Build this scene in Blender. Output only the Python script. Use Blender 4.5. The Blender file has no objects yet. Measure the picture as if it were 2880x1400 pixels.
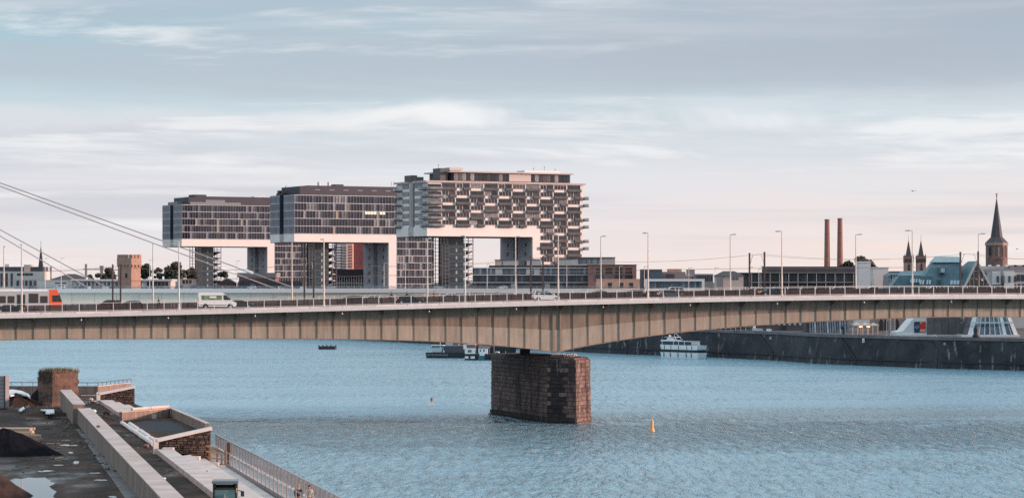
import bpy, math, random
import numpy as np
from mathutils import Vector, Matrix
R = math.radians
rnd = random.Random(7)
scene = bpy.context.scene
col = scene.collection

# ------------------------------------------------------------------ camera, sky, sun, exposure
FPX, HY, CH = 7200.0, 787.0, 24.0          # focal length in picture pixels, horizon row, eye height over the water
cam_data = bpy.data.cameras.new('camera')
cam = bpy.data.objects.new('camera', cam_data)
col.objects.link(cam)
cam.location = (0, 0, CH)
cam.rotation_euler = (R(90), 0, 0)
cam_data.sensor_width = 36.0
cam_data.lens = 90.0
cam_data.shift_y = (HY - 700.0) / 2880.0
cam_data.clip_start = 1.0
cam_data.clip_end = 20000.0
scene.camera = cam

SUN = Vector((0.985, -0.075, 0.17)).normalized()

world = bpy.data.worlds.new('World')
scene.world = world
world.use_nodes = True
wn, wl = world.node_tree.nodes, world.node_tree.links
wn.clear()

def W(kind, **kw):
    n = wn.new(kind)
    for k, v in kw.items():
        setattr(n, k, v)
    return n

def wmath(op, a, b=None, clamp=False):
    n = W('ShaderNodeMath', operation=op, use_clamp=clamp)
    for i, x in enumerate((a, b)):
        if x is None:
            continue
        if isinstance(x, (int, float)):
            n.inputs[i].default_value = x
        else:
            wl.new(x, n.inputs[i])
    return n.outputs[0]

def wmap(x, a, b, c=0.0, d=1.0, smooth=True):
    n = W('ShaderNodeMapRange', interpolation_type='SMOOTHSTEP' if smooth else 'LINEAR')
    wl.new(x, n.inputs['Value'])
    for k, v in (('From Min', a), ('From Max', b), ('To Min', c), ('To Max', d)):
        n.inputs[k].default_value = v
    return n.outputs[0]

def wmix(f, a, b, blend='MIX'):
    n = W('ShaderNodeMix', data_type='RGBA', blend_type=blend)
    for i, x in ((0, f), (6, a), (7, b)):
        if isinstance(x, (int, float)):
            n.inputs[i].default_value = x
        elif isinstance(x, tuple):
            n.inputs[i].default_value = (*x, 1)
        else:
            wl.new(x, n.inputs[i])
    return n.outputs[2]

tc = W('ShaderNodeTexCoord')
sep = W('ShaderNodeSeparateXYZ')
wl.new(tc.outputs['Generated'], sep.inputs[0])
dx, dy, dz = sep.outputs
az = wmath('ABSOLUTE', dz)
ramp = W('ShaderNodeValToRGB')
wl.new(wmath('MULTIPLY', az, 2.0, True), ramp.inputs[0])
cr = ramp.color_ramp
stops = [(0.0, (.87, .77, .755)), (.035, (.85, .775, .795)), (.075, (.77, .765, .82)), (.125, (.60, .69, .76)),
         (.205, (.335, .545, .645)), (.45, (.58, .84, .98)), (1.0, (.82, 1.08, 1.22))]
while len(cr.elements) < len(stops):
    cr.elements.new(.5)
for e, (p, c) in zip(cr.elements, stops):
    e.position = p
    e.color = (*c, 1)
sky = ramp.outputs[0]
def wnoise(scale, vec, detail=5, rough=.55, dist=0.0, off=(0, 0, 0)):
    m = W('ShaderNodeMapping')
    m.inputs['Scale'].default_value = vec
    m.inputs['Location'].default_value = off
    wl.new(tc.outputs['Generated'], m.inputs[0])
    n = W('ShaderNodeTexNoise')
    n.inputs['Scale'].default_value = scale
    n.inputs['Detail'].default_value = detail
    n.inputs['Roughness'].default_value = rough
    n.inputs['Distortion'].default_value = dist
    wl.new(m.outputs[0], n.inputs['Vector'])
    return n.outputs['Fac']
# pale evening glow towards the side where the sun stands
glow = wmath('MULTIPLY', wmap(dx, -.02, .2), wmap(az, .0, .055, 1, 0))
sky = wmix(wmath('MULTIPLY', glow, .8), sky, (.96, .78, .70))
# broad grey cloud decks, long and flat, their undersides uneven
warp = wmath('MULTIPLY', wmath('SUBTRACT', wnoise(1.0, (5.0, 5.0, 20), 7, .58, .2, (2.3, 6.1, .9)), .5), .045)
zw = wmath('ADD', az, warp)
deck = wmap(wnoise(1.0, (3.2, 3.2, 26), 7, .56, .3, (3.1, .4, 1.7)), .41, .60)
deck = wmath('MULTIPLY', deck, wmap(zw, .03, .08))
sky = wmix(wmath('MULTIPLY', deck, .62), sky, (.47, .52, .605))
# light layers between them
lite = wmap(wnoise(1.0, (2.8, 2.8, 36), 7, .58, .35, (7.7, 2.2, .3)), .44, .64)
sky = wmix(wmath('MULTIPLY', lite, .55), sky, (.76, .79, .84))
# thin lilac layers lower down
low = wmap(wnoise(1.0, (2.6, 2.6, 64), 7, .55, .3, (5.2, 3.3, 4.1)), .40, .60)
low = wmath('MULTIPLY', low, wmath('MULTIPLY', wmap(zw, .006, .03), wmap(zw, .056, .068, 1, 0)))
sky = wmix(wmath('MULTIPLY', low, .72), sky, (.585, .60, .675))
# a mauve bank, heavier on the sunny side, with a torn lower edge
bank = wmath('MULTIPLY', wmap(zw, .066, .088), wmap(dx, -.12, .16, .15, 1))
bank = wmath('MULTIPLY', bank, wmap(az, .18, .45, 1, .3))
sky = wmix(wmath('MULTIPLY', bank, .66), sky, (.43, .455, .545))
far_bank = wmath('MULTIPLY', wmap(zw, .085, .125), wmap(dx, .10, .30))
far_bank = wmath('MULTIPLY', far_bank, wmap(az, .15, .4, 1, 0))
sky = wmix(wmath('MULTIPLY', far_bank, .7), sky, (.27, .275, .36))
# pale torn openings below it and scattered elsewhere
low_gap = wmath('MULTIPLY', wmap(wmath('ABSOLUTE', wmath('SUBTRACT', zw, .0605)), .0005, .0065, 1, 0), wmap(wnoise(1.0, (3.5, 3.5, 6), 6, .6, .3, (4.4, 1.3, 8.0)), .41, .52))
low_gap = wmath('MULTIPLY', low_gap, wmap(dx, -.13, -.02, .3, 1))
strk = wmap(wnoise(1.0, (5.0, 5.0, 60), 7, .62, .35, (1.2, 5.5, 2.9)), .54, .68)
strk = wmath('MULTIPLY', wmath('MULTIPLY', strk, wmath('SUBTRACT', 1.0, wmath('MULTIPLY', bank, .85))), wmap(az, .15, .5, 1, .25))
gaps = wmath('MAXIMUM', low_gap, wmath('MULTIPLY', strk, .75))
sky = wmix(wmath('MULTIPLY', gaps, .85), sky, (.94, .935, .95))
nish = W('ShaderNodeTexSky', sky_type='NISHITA', sun_disc=False)
nish.sun_elevation = math.asin(SUN.z)
nish.sun_rotation = math.atan2(SUN.x, SUN.y)
clear = wmix(1.0, nish.outputs[0], (.09, .09, .09), 'MULTIPLY')
sky = wmix(.12, sky, clear)
bg = W('ShaderNodeBackground')
bg.inputs['Strength'].default_value = 1.0
wl.new(sky, bg.inputs['Color'])
wo = W('ShaderNodeOutputWorld')
wl.new(bg.outputs[0], wo.inputs['Surface'])

sun_data = bpy.data.lights.new('sun', 'SUN')
sun_data.energy = 5.0
sun_data.angle = R(3.5)
sun_data.color = (1.0, .64, .50)
sun = bpy.data.objects.new('sun', sun_data)
col.objects.link(sun)
sun.rotation_euler = (-SUN).to_track_quat('-Z', 'Y').to_euler()

scene.view_settings.view_transform = 'Standard'
scene.view_settings.look = 'None'
scene.view_settings.gamma = 1.0
scene.view_settings.use_curve_mapping = False
scene.view_settings.exposure = 0.15
scene.render.engine = 'CYCLES'
scene.cycles.max_bounces = 6
scene.cycles.diffuse_bounces = 3
scene.cycles.glossy_bounces = 3
scene.cycles.caustics_reflective = False
scene.cycles.caustics_refractive = False
scene.cycles.use_denoising = False

# ------------------------------------------------------------------ helpers
def U(px, py, Y):
    "world point at distance Y that a picture pixel looks at (2880 x 1400 grid)"
    return Vector(((px - 1440) / FPX * Y, Y, CH - (py - HY) / FPX * Y))

def G(px, py, z):
    "world point on the level z"
    return U(px, py, (CH - z) * FPX / (py - HY))

MATS = {}
def mat(name, c=(.5, .5, .5), rough=.7, metal=0.0, nscale=0.0, namt=.25, bump=0.0, bscale=None, vary=0.0, spec=.5,
        emit=None, estr=0.0, c2=None, stretch=(1, 1, 1), coat=0.0, streak=0.0):
    if name in MATS:
        return MATS[name]
    m = bpy.data.materials.new(name)
    m.use_nodes = True
    nt = m.node_tree
    N, L = nt.nodes, nt.links
    p = N['Principled BSDF']
    p.inputs['Roughness'].default_value = rough
    p.inputs['Metallic'].default_value = metal
    p.inputs['Specular IOR Level'].default_value = spec
    p.inputs['Coat Weight'].default_value = coat
    p.inputs['Base Color'].default_value = (*c, 1)
    if emit:
        p.inputs['Emission Color'].default_value = (*emit, 1)
        p.inputs['Emission Strength'].default_value = estr
    out = None
    if nscale or vary or streak:
        rgb = N.new('ShaderNodeRGB')
        rgb.outputs[0].default_value = (*c, 1)
        out = rgb.outputs[0]
        t = N.new('ShaderNodeTexCoord')
        def noise(scale, st, detail=6):
            mp = N.new('ShaderNodeMapping')
            mp.inputs['Scale'].default_value = st
            L.new(t.outputs['Object'], mp.inputs[0])
            n = N.new('ShaderNodeTexNoise')
            n.inputs['Scale'].default_value = scale
            n.inputs['Detail'].default_value = detail
            n.inputs['Roughness'].default_value = .62
            L.new(mp.outputs[0], n.inputs['Vector'])
            return n.outputs['Fac']
        def mixc(f, a, b, blend='MIX'):
            x = N.new('ShaderNodeMix')
            x.data_type = 'RGBA'
            x.blend_type = blend
            for i, v in ((0, f), (6, a), (7, b)):
                if isinstance(v, (int, float)):
                    x.inputs[i].default_value = v
                elif isinstance(v, tuple):
                    x.inputs[i].default_value = (*v, 1)
                else:
                    L.new(v, x.inputs[i])
            return x.outputs[2]
        def rng(v, a, b, lo, hi):
            r = N.new('ShaderNodeMapRange')
            L.new(v, r.inputs[0])
            for i, q in enumerate((a, b, lo, hi)):
                r.inputs[i + 1].default_value = q
            return r.outputs[0]
        if nscale:
            f = noise(nscale, stretch)
            if c2:
                out = mixc(rng(f, .40, .62, 0, 1), out, c2)
            else:
                k = rng(f, .25, .75, 1 - namt, 1 + namt)
                out = mixc(1.0, out, k, 'MULTIPLY')
            if bump:
                f2 = noise(bscale or nscale * 3, stretch)
                b = N.new('ShaderNodeBump')
                b.inputs['Strength'].default_value = 1.0
                b.inputs['Distance'].default_value = bump
                L.new(f2, b.inputs['Height'])
                L.new(b.outputs[0], p.inputs['Normal'])
        if streak:      # rain streaks: noise long in z
            f = noise(1.0, (1.7, 1.7, .16))
            out = mixc(1.0, out, rng(f, .35, .7, 1.0, 1 - streak), 'MULTIPLY')
        if vary:
            oi = N.new('ShaderNodeObjectInfo')
            out = mixc(1.0, out, rng(oi.outputs['Random'], 0, 1, 1 - vary, 1 + vary), 'MULTIPLY')
        L.new(out, p.inputs['Base Color'])
    MATS[name] = m
    return m

def glass(name, dark=(.02, .025, .035), pale=(.25, .26, .29), share=.3, rough=.12, mid=None):
    "window pane whose room behind is dark or curtained, differing pane by pane"
    if name in MATS:
        return MATS[name]
    m = bpy.data.materials.new(name)
    m.use_nodes = True
    N, L = m.node_tree.nodes, m.node_tree.links
    p = N['Principled BSDF']
    p.inputs['Roughness'].default_value = rough
    oi = N.new('ShaderNodeObjectInfo')
    r = N.new('ShaderNodeValToRGB')
    L.new(oi.outputs['Random'], r.inputs[0])
    mid = mid or tuple((a + b) * .35 for a, b in zip(dark, pale))
    e = r.color_ramp.elements
    e[0].position, e[0].color = 0, (*dark, 1)
    e[1].position, e[1].color = 1, (*pale, 1)
    x = r.color_ramp.elements.new(1 - share)
    x.color = (*tuple(d * 1.6 for d in dark), 1)
    x = r.color_ramp.elements.new(min(.99, 1 - share * .5))
    x.color = (*mid, 1)
    t = N.new('ShaderNodeTexCoord')
    n = N.new('ShaderNodeTexNoise')
    n.inputs['Scale'].default_value = .8
    L.new(t.outputs['Object'], n.inputs['Vector'])
    k = N.new('ShaderNodeMapRange')
    L.new(n.outputs['Fac'], k.inputs[0])
    for i, q in enumerate((.3, .7, .6, 1.4)):
        k.inputs[i + 1].default_value = q
    mx = N.new('ShaderNodeMix')
    mx.data_type = 'RGBA'
    mx.blend_type = 'MULTIPLY'
    mx.inputs[0].default_value = 1
    L.new(r.outputs[0], mx.inputs[6])
    L.new(k.outputs[0], mx.inputs[7])
    L.new(mx.outputs[2], p.inputs['Base Color'])
    MATS[name] = m
    return m

class MB:
    "collects simple solids and links them as one mesh object"
    def __init__(s):
        s.v, s.f = [], []
    def add(s, vs, fs):
        o = len(s.v)
        s.v += [tuple(x) for x in vs]
        s.f += [tuple(i + o for i in q) for q in fs]
        return s
    def box(s, x0, x1, y0, y1, z0, z1):
        return s.add([(x0, y0, z0), (x1, y0, z0), (x1, y1, z0), (x0, y1, z0), (x0, y0, z1), (x1, y0, z1), (x1, y1, z1), (x0, y1, z1)],
                     [(3, 2, 1, 0), (4, 5, 6, 7), (0, 1, 5, 4), (1, 2, 6, 5), (2, 3, 7, 6), (3, 0, 4, 7)])
    def hexa(s, b, t):
        "eight corners: four below, four above, counter-clockwise from above"
        return s.add(list(b) + list(t), [(3, 2, 1, 0), (4, 5, 6, 7), (0, 1, 5, 4), (1, 2, 6, 5), (2, 3, 7, 6), (3, 0, 4, 7)])
    def prism(s, poly, z0, z1, top=None):
        "poly: plan points counter-clockwise; top: other plan points at z1"
        n = len(poly)
        top = top or poly
        vs = [(x, y, z0) for x, y in poly] + [(x, y, z1) for x, y in top]
        fs = [tuple(range(n - 1, -1, -1)), tuple(range(n, 2 * n))]
        fs += [(i, (i + 1) % n, n + (i + 1) % n, n + i) for i in range(n)]
        return s.add(vs, fs)
    def slab(s, prof, y0, y1, taper=0.0, zref=None):
        "prof: (x, z) outline counter-clockwise seen from -y, extruded along y; taper narrows towards the top"
        n = len(prof)
        zs = [z for x, z in prof]
        lo, hi = min(zs), max(zs)
        def k(z):
            return taper * (z - lo) / max(hi - lo, 1e-6)
        vs = [(x, y0 + k(z), z) for x, z in prof] + [(x, y1 - k(z), z) for x, z in prof]
        fs = [tuple(range(n)), tuple(range(2 * n - 1, n - 1, -1))]
        fs += [((i + 1) % n, i, n + i, n + (i + 1) % n) for i in range(n)]
        return s.add(vs, fs)
    def tube(s, p0, p1, r0, r1=None, n=8, cap=True):
        p0, p1 = Vector(p0), Vector(p1)
        r1 = r0 if r1 is None else r1
        d = (p1 - p0).normalized()
        a = d.orthogonal().normalized()
        b = d.cross(a)
        vs = []
        for p, r in ((p0, r0), (p1, r1)):
            for i in range(n):
                w = 2 * math.pi * i / n
                vs.append(p + a * (r * math.cos(w)) + b * (r * math.sin(w)))
        fs = [(i, (i + 1) % n, n + (i + 1) % n, n + i) for i in range(n)]
        if cap:
            fs += [tuple(range(n - 1, -1, -1)), tuple(range(n, 2 * n))]
        return s.add(vs, fs)
    def bar(s, p0, p1, w, h):
        "square bar from p0 to p1, w wide (level), h high"
        p0, p1 = Vector(p0), Vector(p1)
        d = (p1 - p0).normalized()
        side = d.cross(Vector((0, 0, 1)))
        side = side.normalized() if side.length > 1e-4 else Vector((1, 0, 0))
        up = side.cross(d)
        a, b = side * (w / 2), up * (h / 2)
        return s.add([p0 - a - b, p0 + a - b, p0 + a + b, p0 - a + b, p1 - a - b, p1 + a - b, p1 + a + b, p1 - a + b],
                     [(0, 1, 2, 3), (7, 6, 5, 4), (1, 0, 4, 5), (2, 1, 5, 6), (3, 2, 6, 7), (0, 3, 7, 4)])
    def lathe(s, prof, n=12, c=(0, 0)):
        "prof: (r, z) from the bottom up, round a vertical axis"
        vs, m = [], len(prof)
        for r, z in prof:
            for i in range(n):
                w = 2 * math.pi * i / n
                vs.append((c[0] + r * math.cos(w), c[1] + r * math.sin(w), z))
        fs = [(j * n + i, j * n + (i + 1) % n, (j + 1) * n + (i + 1) % n, (j + 1) * n + i) for j in range(m - 1) for i in range(n)]
        fs += [tuple(range(n - 1, -1, -1)), tuple(range((m - 1) * n, m * n))]
        return s.add(vs, fs)
    def ball(s, c, rx, ry, rz, n=8, m=5):
        prof = [(max(.02, math.sin(math.pi * j / m)), -math.cos(math.pi * j / m)) for j in range(m + 1)]
        vs = []
        for r, z in prof:
            for i in range(n):
                w = 2 * math.pi * i / n
                vs.append((c[0] + rx * r * math.cos(w), c[1] + ry * r * math.sin(w), c[2] + rz * z))
        fs = [(j * n + i, j * n + (i + 1) % n, (j + 1) * n + (i + 1) % n, (j + 1) * n + i) for j in range(m) for i in range(n)]
        return s.add(vs, fs)
    def mesh(s, name, material, smooth=False):
        me = bpy.data.meshes.new(name)
        me.from_pydata(s.v, [], s.f)
        me.materials.append(material)
        if smooth:
            me.polygons.foreach_set('use_smooth', [True] * len(me.polygons))
        me.update()
        return me
    def build(s, name, material, parent=None, loc=(0, 0, 0), rz=0.0, smooth=False, **kw):
        return put(name, s.mesh(name, material, smooth), parent, loc, rz, **kw)

def put(name, me, parent=None, loc=(0, 0, 0), rz=0.0, label=None, cat=None, group=None, kind=None):
    o = bpy.data.objects.new(name, me)
    col.objects.link(o)
    o.parent = parent
    o.location = loc
    if rz:
        o.rotation_euler = (0, 0, rz)
    for k, v in (('label', label), ('category', cat), ('group', group), ('kind', kind)):
        if v:
            o[k] = v
    return o

def thing(name, label, cat, loc=(0, 0, 0), rz=0.0, group=None):
    return put(name, None, None, loc, rz, label, cat, group)

def copy_thing(root, loc, rz=0.0, label=None):
    "a copy of a thing with copies of its parts and sub-parts"
    def cp(o, parent):
        c = o.copy()
        col.objects.link(c)
        c.parent = parent
        for ch in o.children:
            cp(ch, c)
        return c
    r = cp(root, None)
    r.location = loc
    r.rotation_euler = (0, 0, rz)
    if label:
        r['label'] = label
    return r

def pieces(name, bms, material, parent, loc=(0, 0, 0)):
    for b in bms:
        b.build(name, material, parent, loc)

# ------------------------------------------------------------------ materials
M_ = dict(
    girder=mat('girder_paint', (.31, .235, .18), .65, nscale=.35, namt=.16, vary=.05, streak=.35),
    girder_dark=mat('stiffener_dark', (.19, .13, .09), .65),  # stiffeners and bottom plate, darker than the webs
    concrete=mat('light_concrete', (.62, .59, .58), .85, nscale=.6, namt=.16, streak=.15),
    concrete_w=mat('white_concrete', (.74, .72, .71), .8, nscale=.8, namt=.10),
    concrete_d=mat('weathered_concrete', (.33, .30, .29), .9, nscale=.7, namt=.3, streak=.3),
    asphalt=mat('asphalt', (.055, .055, .06), .9, nscale=1.2, namt=.25),
    steel=mat('grey_steel', (.45, .46, .47), .45, .3),
    pale_steel=mat('pale_steel', (.68, .65, .62), .5, nscale=.8, namt=.12),
    rail_dark=mat('brown_infill', (.055, .042, .045), .8),
    black=mat('black_paint', (.02, .02, .025), .6),
    dark_steel=mat('dark_steel', (.05, .045, .05), .6),
    white=mat('white_paint', (.78, .78, .78), .5),
    rubber=mat('rubber', (.018, .018, .02), .8),
    carglass=mat('car_glass', (.02, .025, .03), .08),
    chrome=mat('wheel_rim', (.5, .5, .52), .35, .8),
    red_lamp=mat('red_lamp', (.6, .05, .03), .3, emit=(1, .12, .05), estr=1.2),
    head_lamp=mat('head_lamp', (.8, .8, .78), .2),
    kwhite=mat('white_cladding', (.76, .72, .70), .6, nscale=.15, namt=.05),
    kgrey=mat('grey_cladding', (.40, .40, .44), .7, nscale=.2, namt=.12),
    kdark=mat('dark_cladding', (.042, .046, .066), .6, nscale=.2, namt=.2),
    slate=mat('slate', (.06, .06, .07), .7, nscale=.4, namt=.25),
)
# ------------------------------------------------------------------ river and banks
def water_material():
    m = bpy.data.materials.new('river_water')
    m.use_nodes = True
    N, L = m.node_tree.nodes, m.node_tree.links
    p = N['Principled BSDF']
    p.inputs['Base Color'].default_value = (.245, .435, .535, 1)
    p.inputs['Roughness'].default_value = .23
    p.inputs['IOR'].default_value = 1.33
    g = N.new('ShaderNodeNewGeometry')
    def noise(scale, st, detail, rough=.6, dist=0.0):
        mp = N.new('ShaderNodeMapping')
        mp.inputs['Scale'].default_value = st
        L.new(g.outputs['Position'], mp.inputs[0])
        n = N.new('ShaderNodeTexNoise')
        n.inputs['Scale'].default_value = scale
        n.inputs['Detail'].default_value = detail
        n.inputs['Roughness'].default_value = rough
        n.inputs['Distortion'].default_value = dist
        L.new(mp.outputs[0], n.inputs['Vector'])
        return n.outputs['Fac']
    def mth(op, a, b):
        n = N.new('ShaderNodeMath')
        n.operation = op
        for i, x in enumerate((a, b)):
            if isinstance(x, (int, float)):
                n.inputs[i].default_value = x
            else:
                L.new(x, n.inputs[i])
        return n.outputs[0]
    small = noise(.40, (1, 1, 1), 4, .55)
    rip = noise(1.0, (.62, .16, 1), 4, .58, .5)
    large = noise(.14, (1, 1.6, 1), 2, .45, .5)
    gust = noise(.016, (1, 2.2, 1), 4, .6)
    edge = noise(.05, (1, 1, 1), 4, .6)
    sx = N.new('ShaderNodeSeparateXYZ')
    L.new(g.outputs['Position'], sx.inputs[0])
    def rng(v, a, b, lo, hi):
        r = N.new('ShaderNodeMapRange')
        r.interpolation_type = 'SMOOTHSTEP'
        L.new(v, r.inputs[0])
        for i, q in enumerate((a, b, lo, hi)):
            r.inputs[i + 1].default_value = q
        return r.outputs[0]
    # rougher water in the wake below the bridge, calmer above it
    yy = mth('ADD', mth('ADD', sx.outputs[1], mth('MULTIPLY', sx.outputs[0], .06)), mth('MULTIPLY', mth('SUBTRACT', edge, .5), 80))
    chop = mth('MULTIPLY', rng(yy, 412, 446, 1, 0), rng(yy, 345, 418, .07, 1))
    amp = mth('ADD', rng(gust, .38, .62, .6, 4.5), mth('MULTIPLY', chop, 36.0))
    h = mth('ADD', mth('ADD', mth('MULTIPLY', small, .5), mth('MULTIPLY', large, .5)), mth('MULTIPLY', mth('POWER', rip, 3.0), 13.0))
    h = mth('MULTIPLY', h, amp)
    b = N.new('ShaderNodeBump')
    b.inputs['Strength'].default_value = 1.0
    b.inputs['Distance'].default_value = .06
    L.new(h, b.inputs['Height'])
    L.new(b.outputs[0], p.inputs['Normal'])
    return m

MB().add([(-2500, -200, 0), (2500, -200, 0), (2500, 9000, 0), (-2500, 9000, 0)], [(0, 1, 2, 3)]).build('river', water_material(), kind='structure')

quay = [(190, 600), (136, 678), (116, 695), (88, 735), (81, 762), (62.5, 797), (39, 826), (30, 841), (-55, 1016), (-150, 1180), (-245, 1300), (-340, 1500), (-620, 1760), (-1500, 1900)]
QZ = 8.2
m_land = mat('paved_land', (.075, .072, .075), .9, nscale=.05, namt=.3)
vs = [(x, y, QZ) for x, y in quay] + [(-9000, 2600, QZ), (-9000, 15000, QZ), (9000, 15000, QZ), (9000, 600, QZ)]
MB().add(vs, [tuple(range(len(vs)))[::-1]]).build('ground', m_land, kind='structure')
# east side of the river far away, beyond the left edge of the picture
MB().prism([(-2400, 500), (-420, 500), (-420, 1150), (-560, 1500), (-2400, 1700)], -1, 7.5).build('terrain', m_land, kind='structure')

def quay_stone():
    "dark wet masonry with courses, pale lime runs and patches"
    m = bpy.data.materials.new('quay_masonry')
    m.use_nodes = True
    N, L = m.node_tree.nodes, m.node_tree.links
    p = N['Principled BSDF']
    p.inputs['Roughness'].default_value = .85
    g = N.new('ShaderNodeNewGeometry')
    def noise(scale, st, detail, off=0.0):
        mp = N.new('ShaderNodeMapping')
        mp.inputs['Scale'].default_value = st
        mp.inputs['Location'].default_value = (off, off, off)
        L.new(g.outputs['Position'], mp.inputs[0])
        n = N.new('ShaderNodeTexNoise')
        n.inputs['Scale'].default_value = scale
        n.inputs['Detail'].default_value = detail
        n.inputs['Roughness'].default_value = .65
        L.new(mp.outputs[0], n.inputs['Vector'])
        return n.outputs['Fac']
    def rng(v, a, b):
        r = N.new('ShaderNodeMapRange')
        r.interpolation_type = 'SMOOTHSTEP'
        L.new(v, r.inputs[0])
        r.inputs[1].default_value, r.inputs[2].default_value = a, b
        return r.outputs[0]
    def mix(f, a, b):
        x = N.new('ShaderNodeMix')
        x.data_type = 'RGBA'
        for i, v in ((0, f), (6, a), (7, b)):
            if isinstance(v, tuple):
                x.inputs[i].default_value = (*v, 1)
            else:
                L.new(v, x.inputs[i])
        return x.outputs[2]
    c = mix(rng(noise(.12, (1, 1, 1), 6), .38, .62), (.016, .018, .025), (.040, .040, .048))
    c = mix(rng(noise(.9, (1, 1, 1.6), 4, 5.0), .55, .75), c, (.075, .068, .072))
    c = mix(rng(noise(.55, (1, 1, .22), 6, 17.0), .585, .66), c, (.20, .18, .18))
    L.new(c, p.inputs['Base Color'])
    b = N.new('ShaderNodeBump')
    b.inputs['Distance'].default_value = .12
    L.new(noise(1.2, (1, 1, 2.2), 4, 3.0), b.inputs['Height'])
    L.new(b.outputs[0], p.inputs['Normal'])
    return m
m_quay = quay_stone()
qw = thing('quay_wall', 'long dark masonry quay wall below the museum promenade', 'wall')
mb = MB()
for (x0, y0), (x1, y1) in zip(quay[:-2], quay[1:-1]):
    d = Vector((y1 - y0, x0 - x1)).normalized()     # away from the river
    d = d if d.x > 0 else -d
    b = 1.2
    mb.hexa([(x0 - d.x * b, y0 - d.y * b, -1), (x0 + d.x * 2, y0 + d.y * 2, -1), (x1 + d.x * 2, y1 + d.y * 2, -1), (x1 - d.x * b, y1 - d.y * b, -1)],
            [(x0 - .02 * d.x, y0, QZ - .5), (x0 + d.x * 2, y0 + d.y * 2, QZ - .5), (x1 + d.x * 2, y1 + d.y * 2, QZ - .5), (x1 - .02 * d.x, y1, QZ - .5)])
mb.build('masonry', m_quay, qw)
m_cope = mat('coping_stone', (.14, .128, .135), .85, nscale=.8, namt=.25, vary=.15)
def along(poly, a, b, step):
    "points every step metres on a plan polyline"
    out = []
    for (x0, y0), (x1, y1) in zip(poly[:-1], poly[1:]):
        d = Vector((x1 - x0, y1 - y0))
        n = max(1, round(d.length / step))
        out += [((x0 + d.x * i / n, y0 + d.y * i / n), (x0 + d.x * (i + 1) / n, y0 + d.y * (i + 1) / n)) for i in range(n)]
    return out
for (p, q) in along(quay[:9], 0, 0, 4.0):
    d = Vector((q[1] - p[1], p[0] - q[0])).normalized()
    d = d if d.x > 0 else -d
    MB().hexa([(p[0] - .25 * d.x, p[1] - .25 * d.y, QZ - .5), (p[0] + 1.5 * d.x, p[1] + 1.5 * d.y, QZ - .5), (q[0] + 1.5 * d.x, q[1] + 1.5 * d.y, QZ - .5), (q[0] - .25 * d.x, q[1] - .25 * d.y, QZ - .5)][::-1],
              [(p[0] - .25 * d.x, p[1] - .25 * d.y, QZ + .35), (p[0] + 1.5 * d.x, p[1] + 1.5 * d.y, QZ + .35), (q[0] + 1.5 * d.x, q[1] + 1.5 * d.y, QZ + .35), (q[0] - .25 * d.x, q[1] - .25 * d.y, QZ + .35)][::-1]).build('coping_stone', m_cope, qw)
# ledge near the water and the diagonal stair slots
def qpt(px, up=0.0, out=0.0):
    "point on the quay face seen at picture column px"
    t = (px - 1440) / FPX
    for (x0, y0), (x1, y1) in zip(quay[:-1], quay[1:]):
        k = (t * y0 - x0) / ((x1 - x0) - t * (y1 - y0))
        if -1e-6 <= k <= 1 + 1e-6:
            d = Vector((y1 - y0, x0 - x1)).normalized()
            d = d if d.x > 0 else -d
            bat = 1.2 * (1 - up / (QZ - .5)) * .92
            return Vector((x0 + k * (x1 - x0) - d.x * (out + bat), y0 + k * (y1 - y0) - d.y * (out + bat), up))
for a, b, h0, h1 in ((2365, 2412, 7.6, 2.0), (2618, 2672, 7.6, 1.6), (1748, 1770, 7.0, 3.0), (2140, 2180, 7.2, 2.4)):
    MB().bar(qpt(a, h0, .06), qpt(b, h1, .06), .5, .62).build('stair_slot', M_['black'], qw)
    MB().bar(qpt(b, h1, .06), qpt(b + 1, .4, .06), .45, .5).build('stair_slot', M_['black'], qw)
mb = MB()
for a in range(1640, 2860, 60):
    mb.bar(qpt(a, 1.75, .10), qpt(a + 60, 1.75, .10), .35, .32)
mb.build('ledge', M_['black'], qw)
MB().bar(qpt(2427, 7.0, .1), qpt(2432.5, 7.0, .1), .08, 1.15).build('sign_plate', M_['white'], qw)
MB().bar(qpt(2429, 6.9, .17), qpt(2430.5, 6.9, .17), .04, .6).build('sign_mark', M_['black'], qw)
MB().bar(qpt(2655, 6.7, .1), qpt(2661, 6.7, .1), .08, .75).build('sign_plate', mat('ochre_plate', (.38, .27, .18), .7), qw)
MB().bar(qpt(2166, 6.6, .1), qpt(2172, 6.6, .1), .08, .8).build('sign_plate', mat('pink_plate', (.45, .28, .25), .7), qw)

# ------------------------------------------------------------------ the road bridge
TH = math.atan(.23)
cT, sT = math.cos(TH), math.sin(TH)
BY0 = 425.0
def s_at(px, d=0.0):
    t = (px - 1440) / FPX
    return (t * (BY0 + d * cT) + d * sT) / (cT - t * sT)
def bridge_pt(s, d, z=0.0):
    return Vector((s * cT - d * sT, BY0 + s * sT + d * cT, z))
fx = [0, 240, 470, 540, 780, 1020, 1300, 1560, 1800, 2060, 2300, 2600, 2880]
fy = [895, 890.5, 886, 884, 878.5, 872, 865, 858.5, 853, 847.8, 843.5, 841.2, 840.3]
ss = np.array([s_at(x) for x in fx])
zz = np.array([CH - (y - HY) / FPX * bridge_pt(s, 0).y for s, y in zip(ss, fy)])
pf = np.polyfit(ss, zz, 4)
def zdeck(s):       # underside of the edge beam
    s = max(-92.0, min(99.0, s))
    return float(np.polyval(pf, s))
ZT = .84            # deck top over that
OV = 3.3            # girder face behind the edge beam
gxl = [(0, 955), (240, 952.5), (480, 951), (750, 951.3), (1020, 953.5), (1180, 957.5), (1300, 963), (1400, 970), (1460, 976), (1565, 989.5)]
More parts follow.
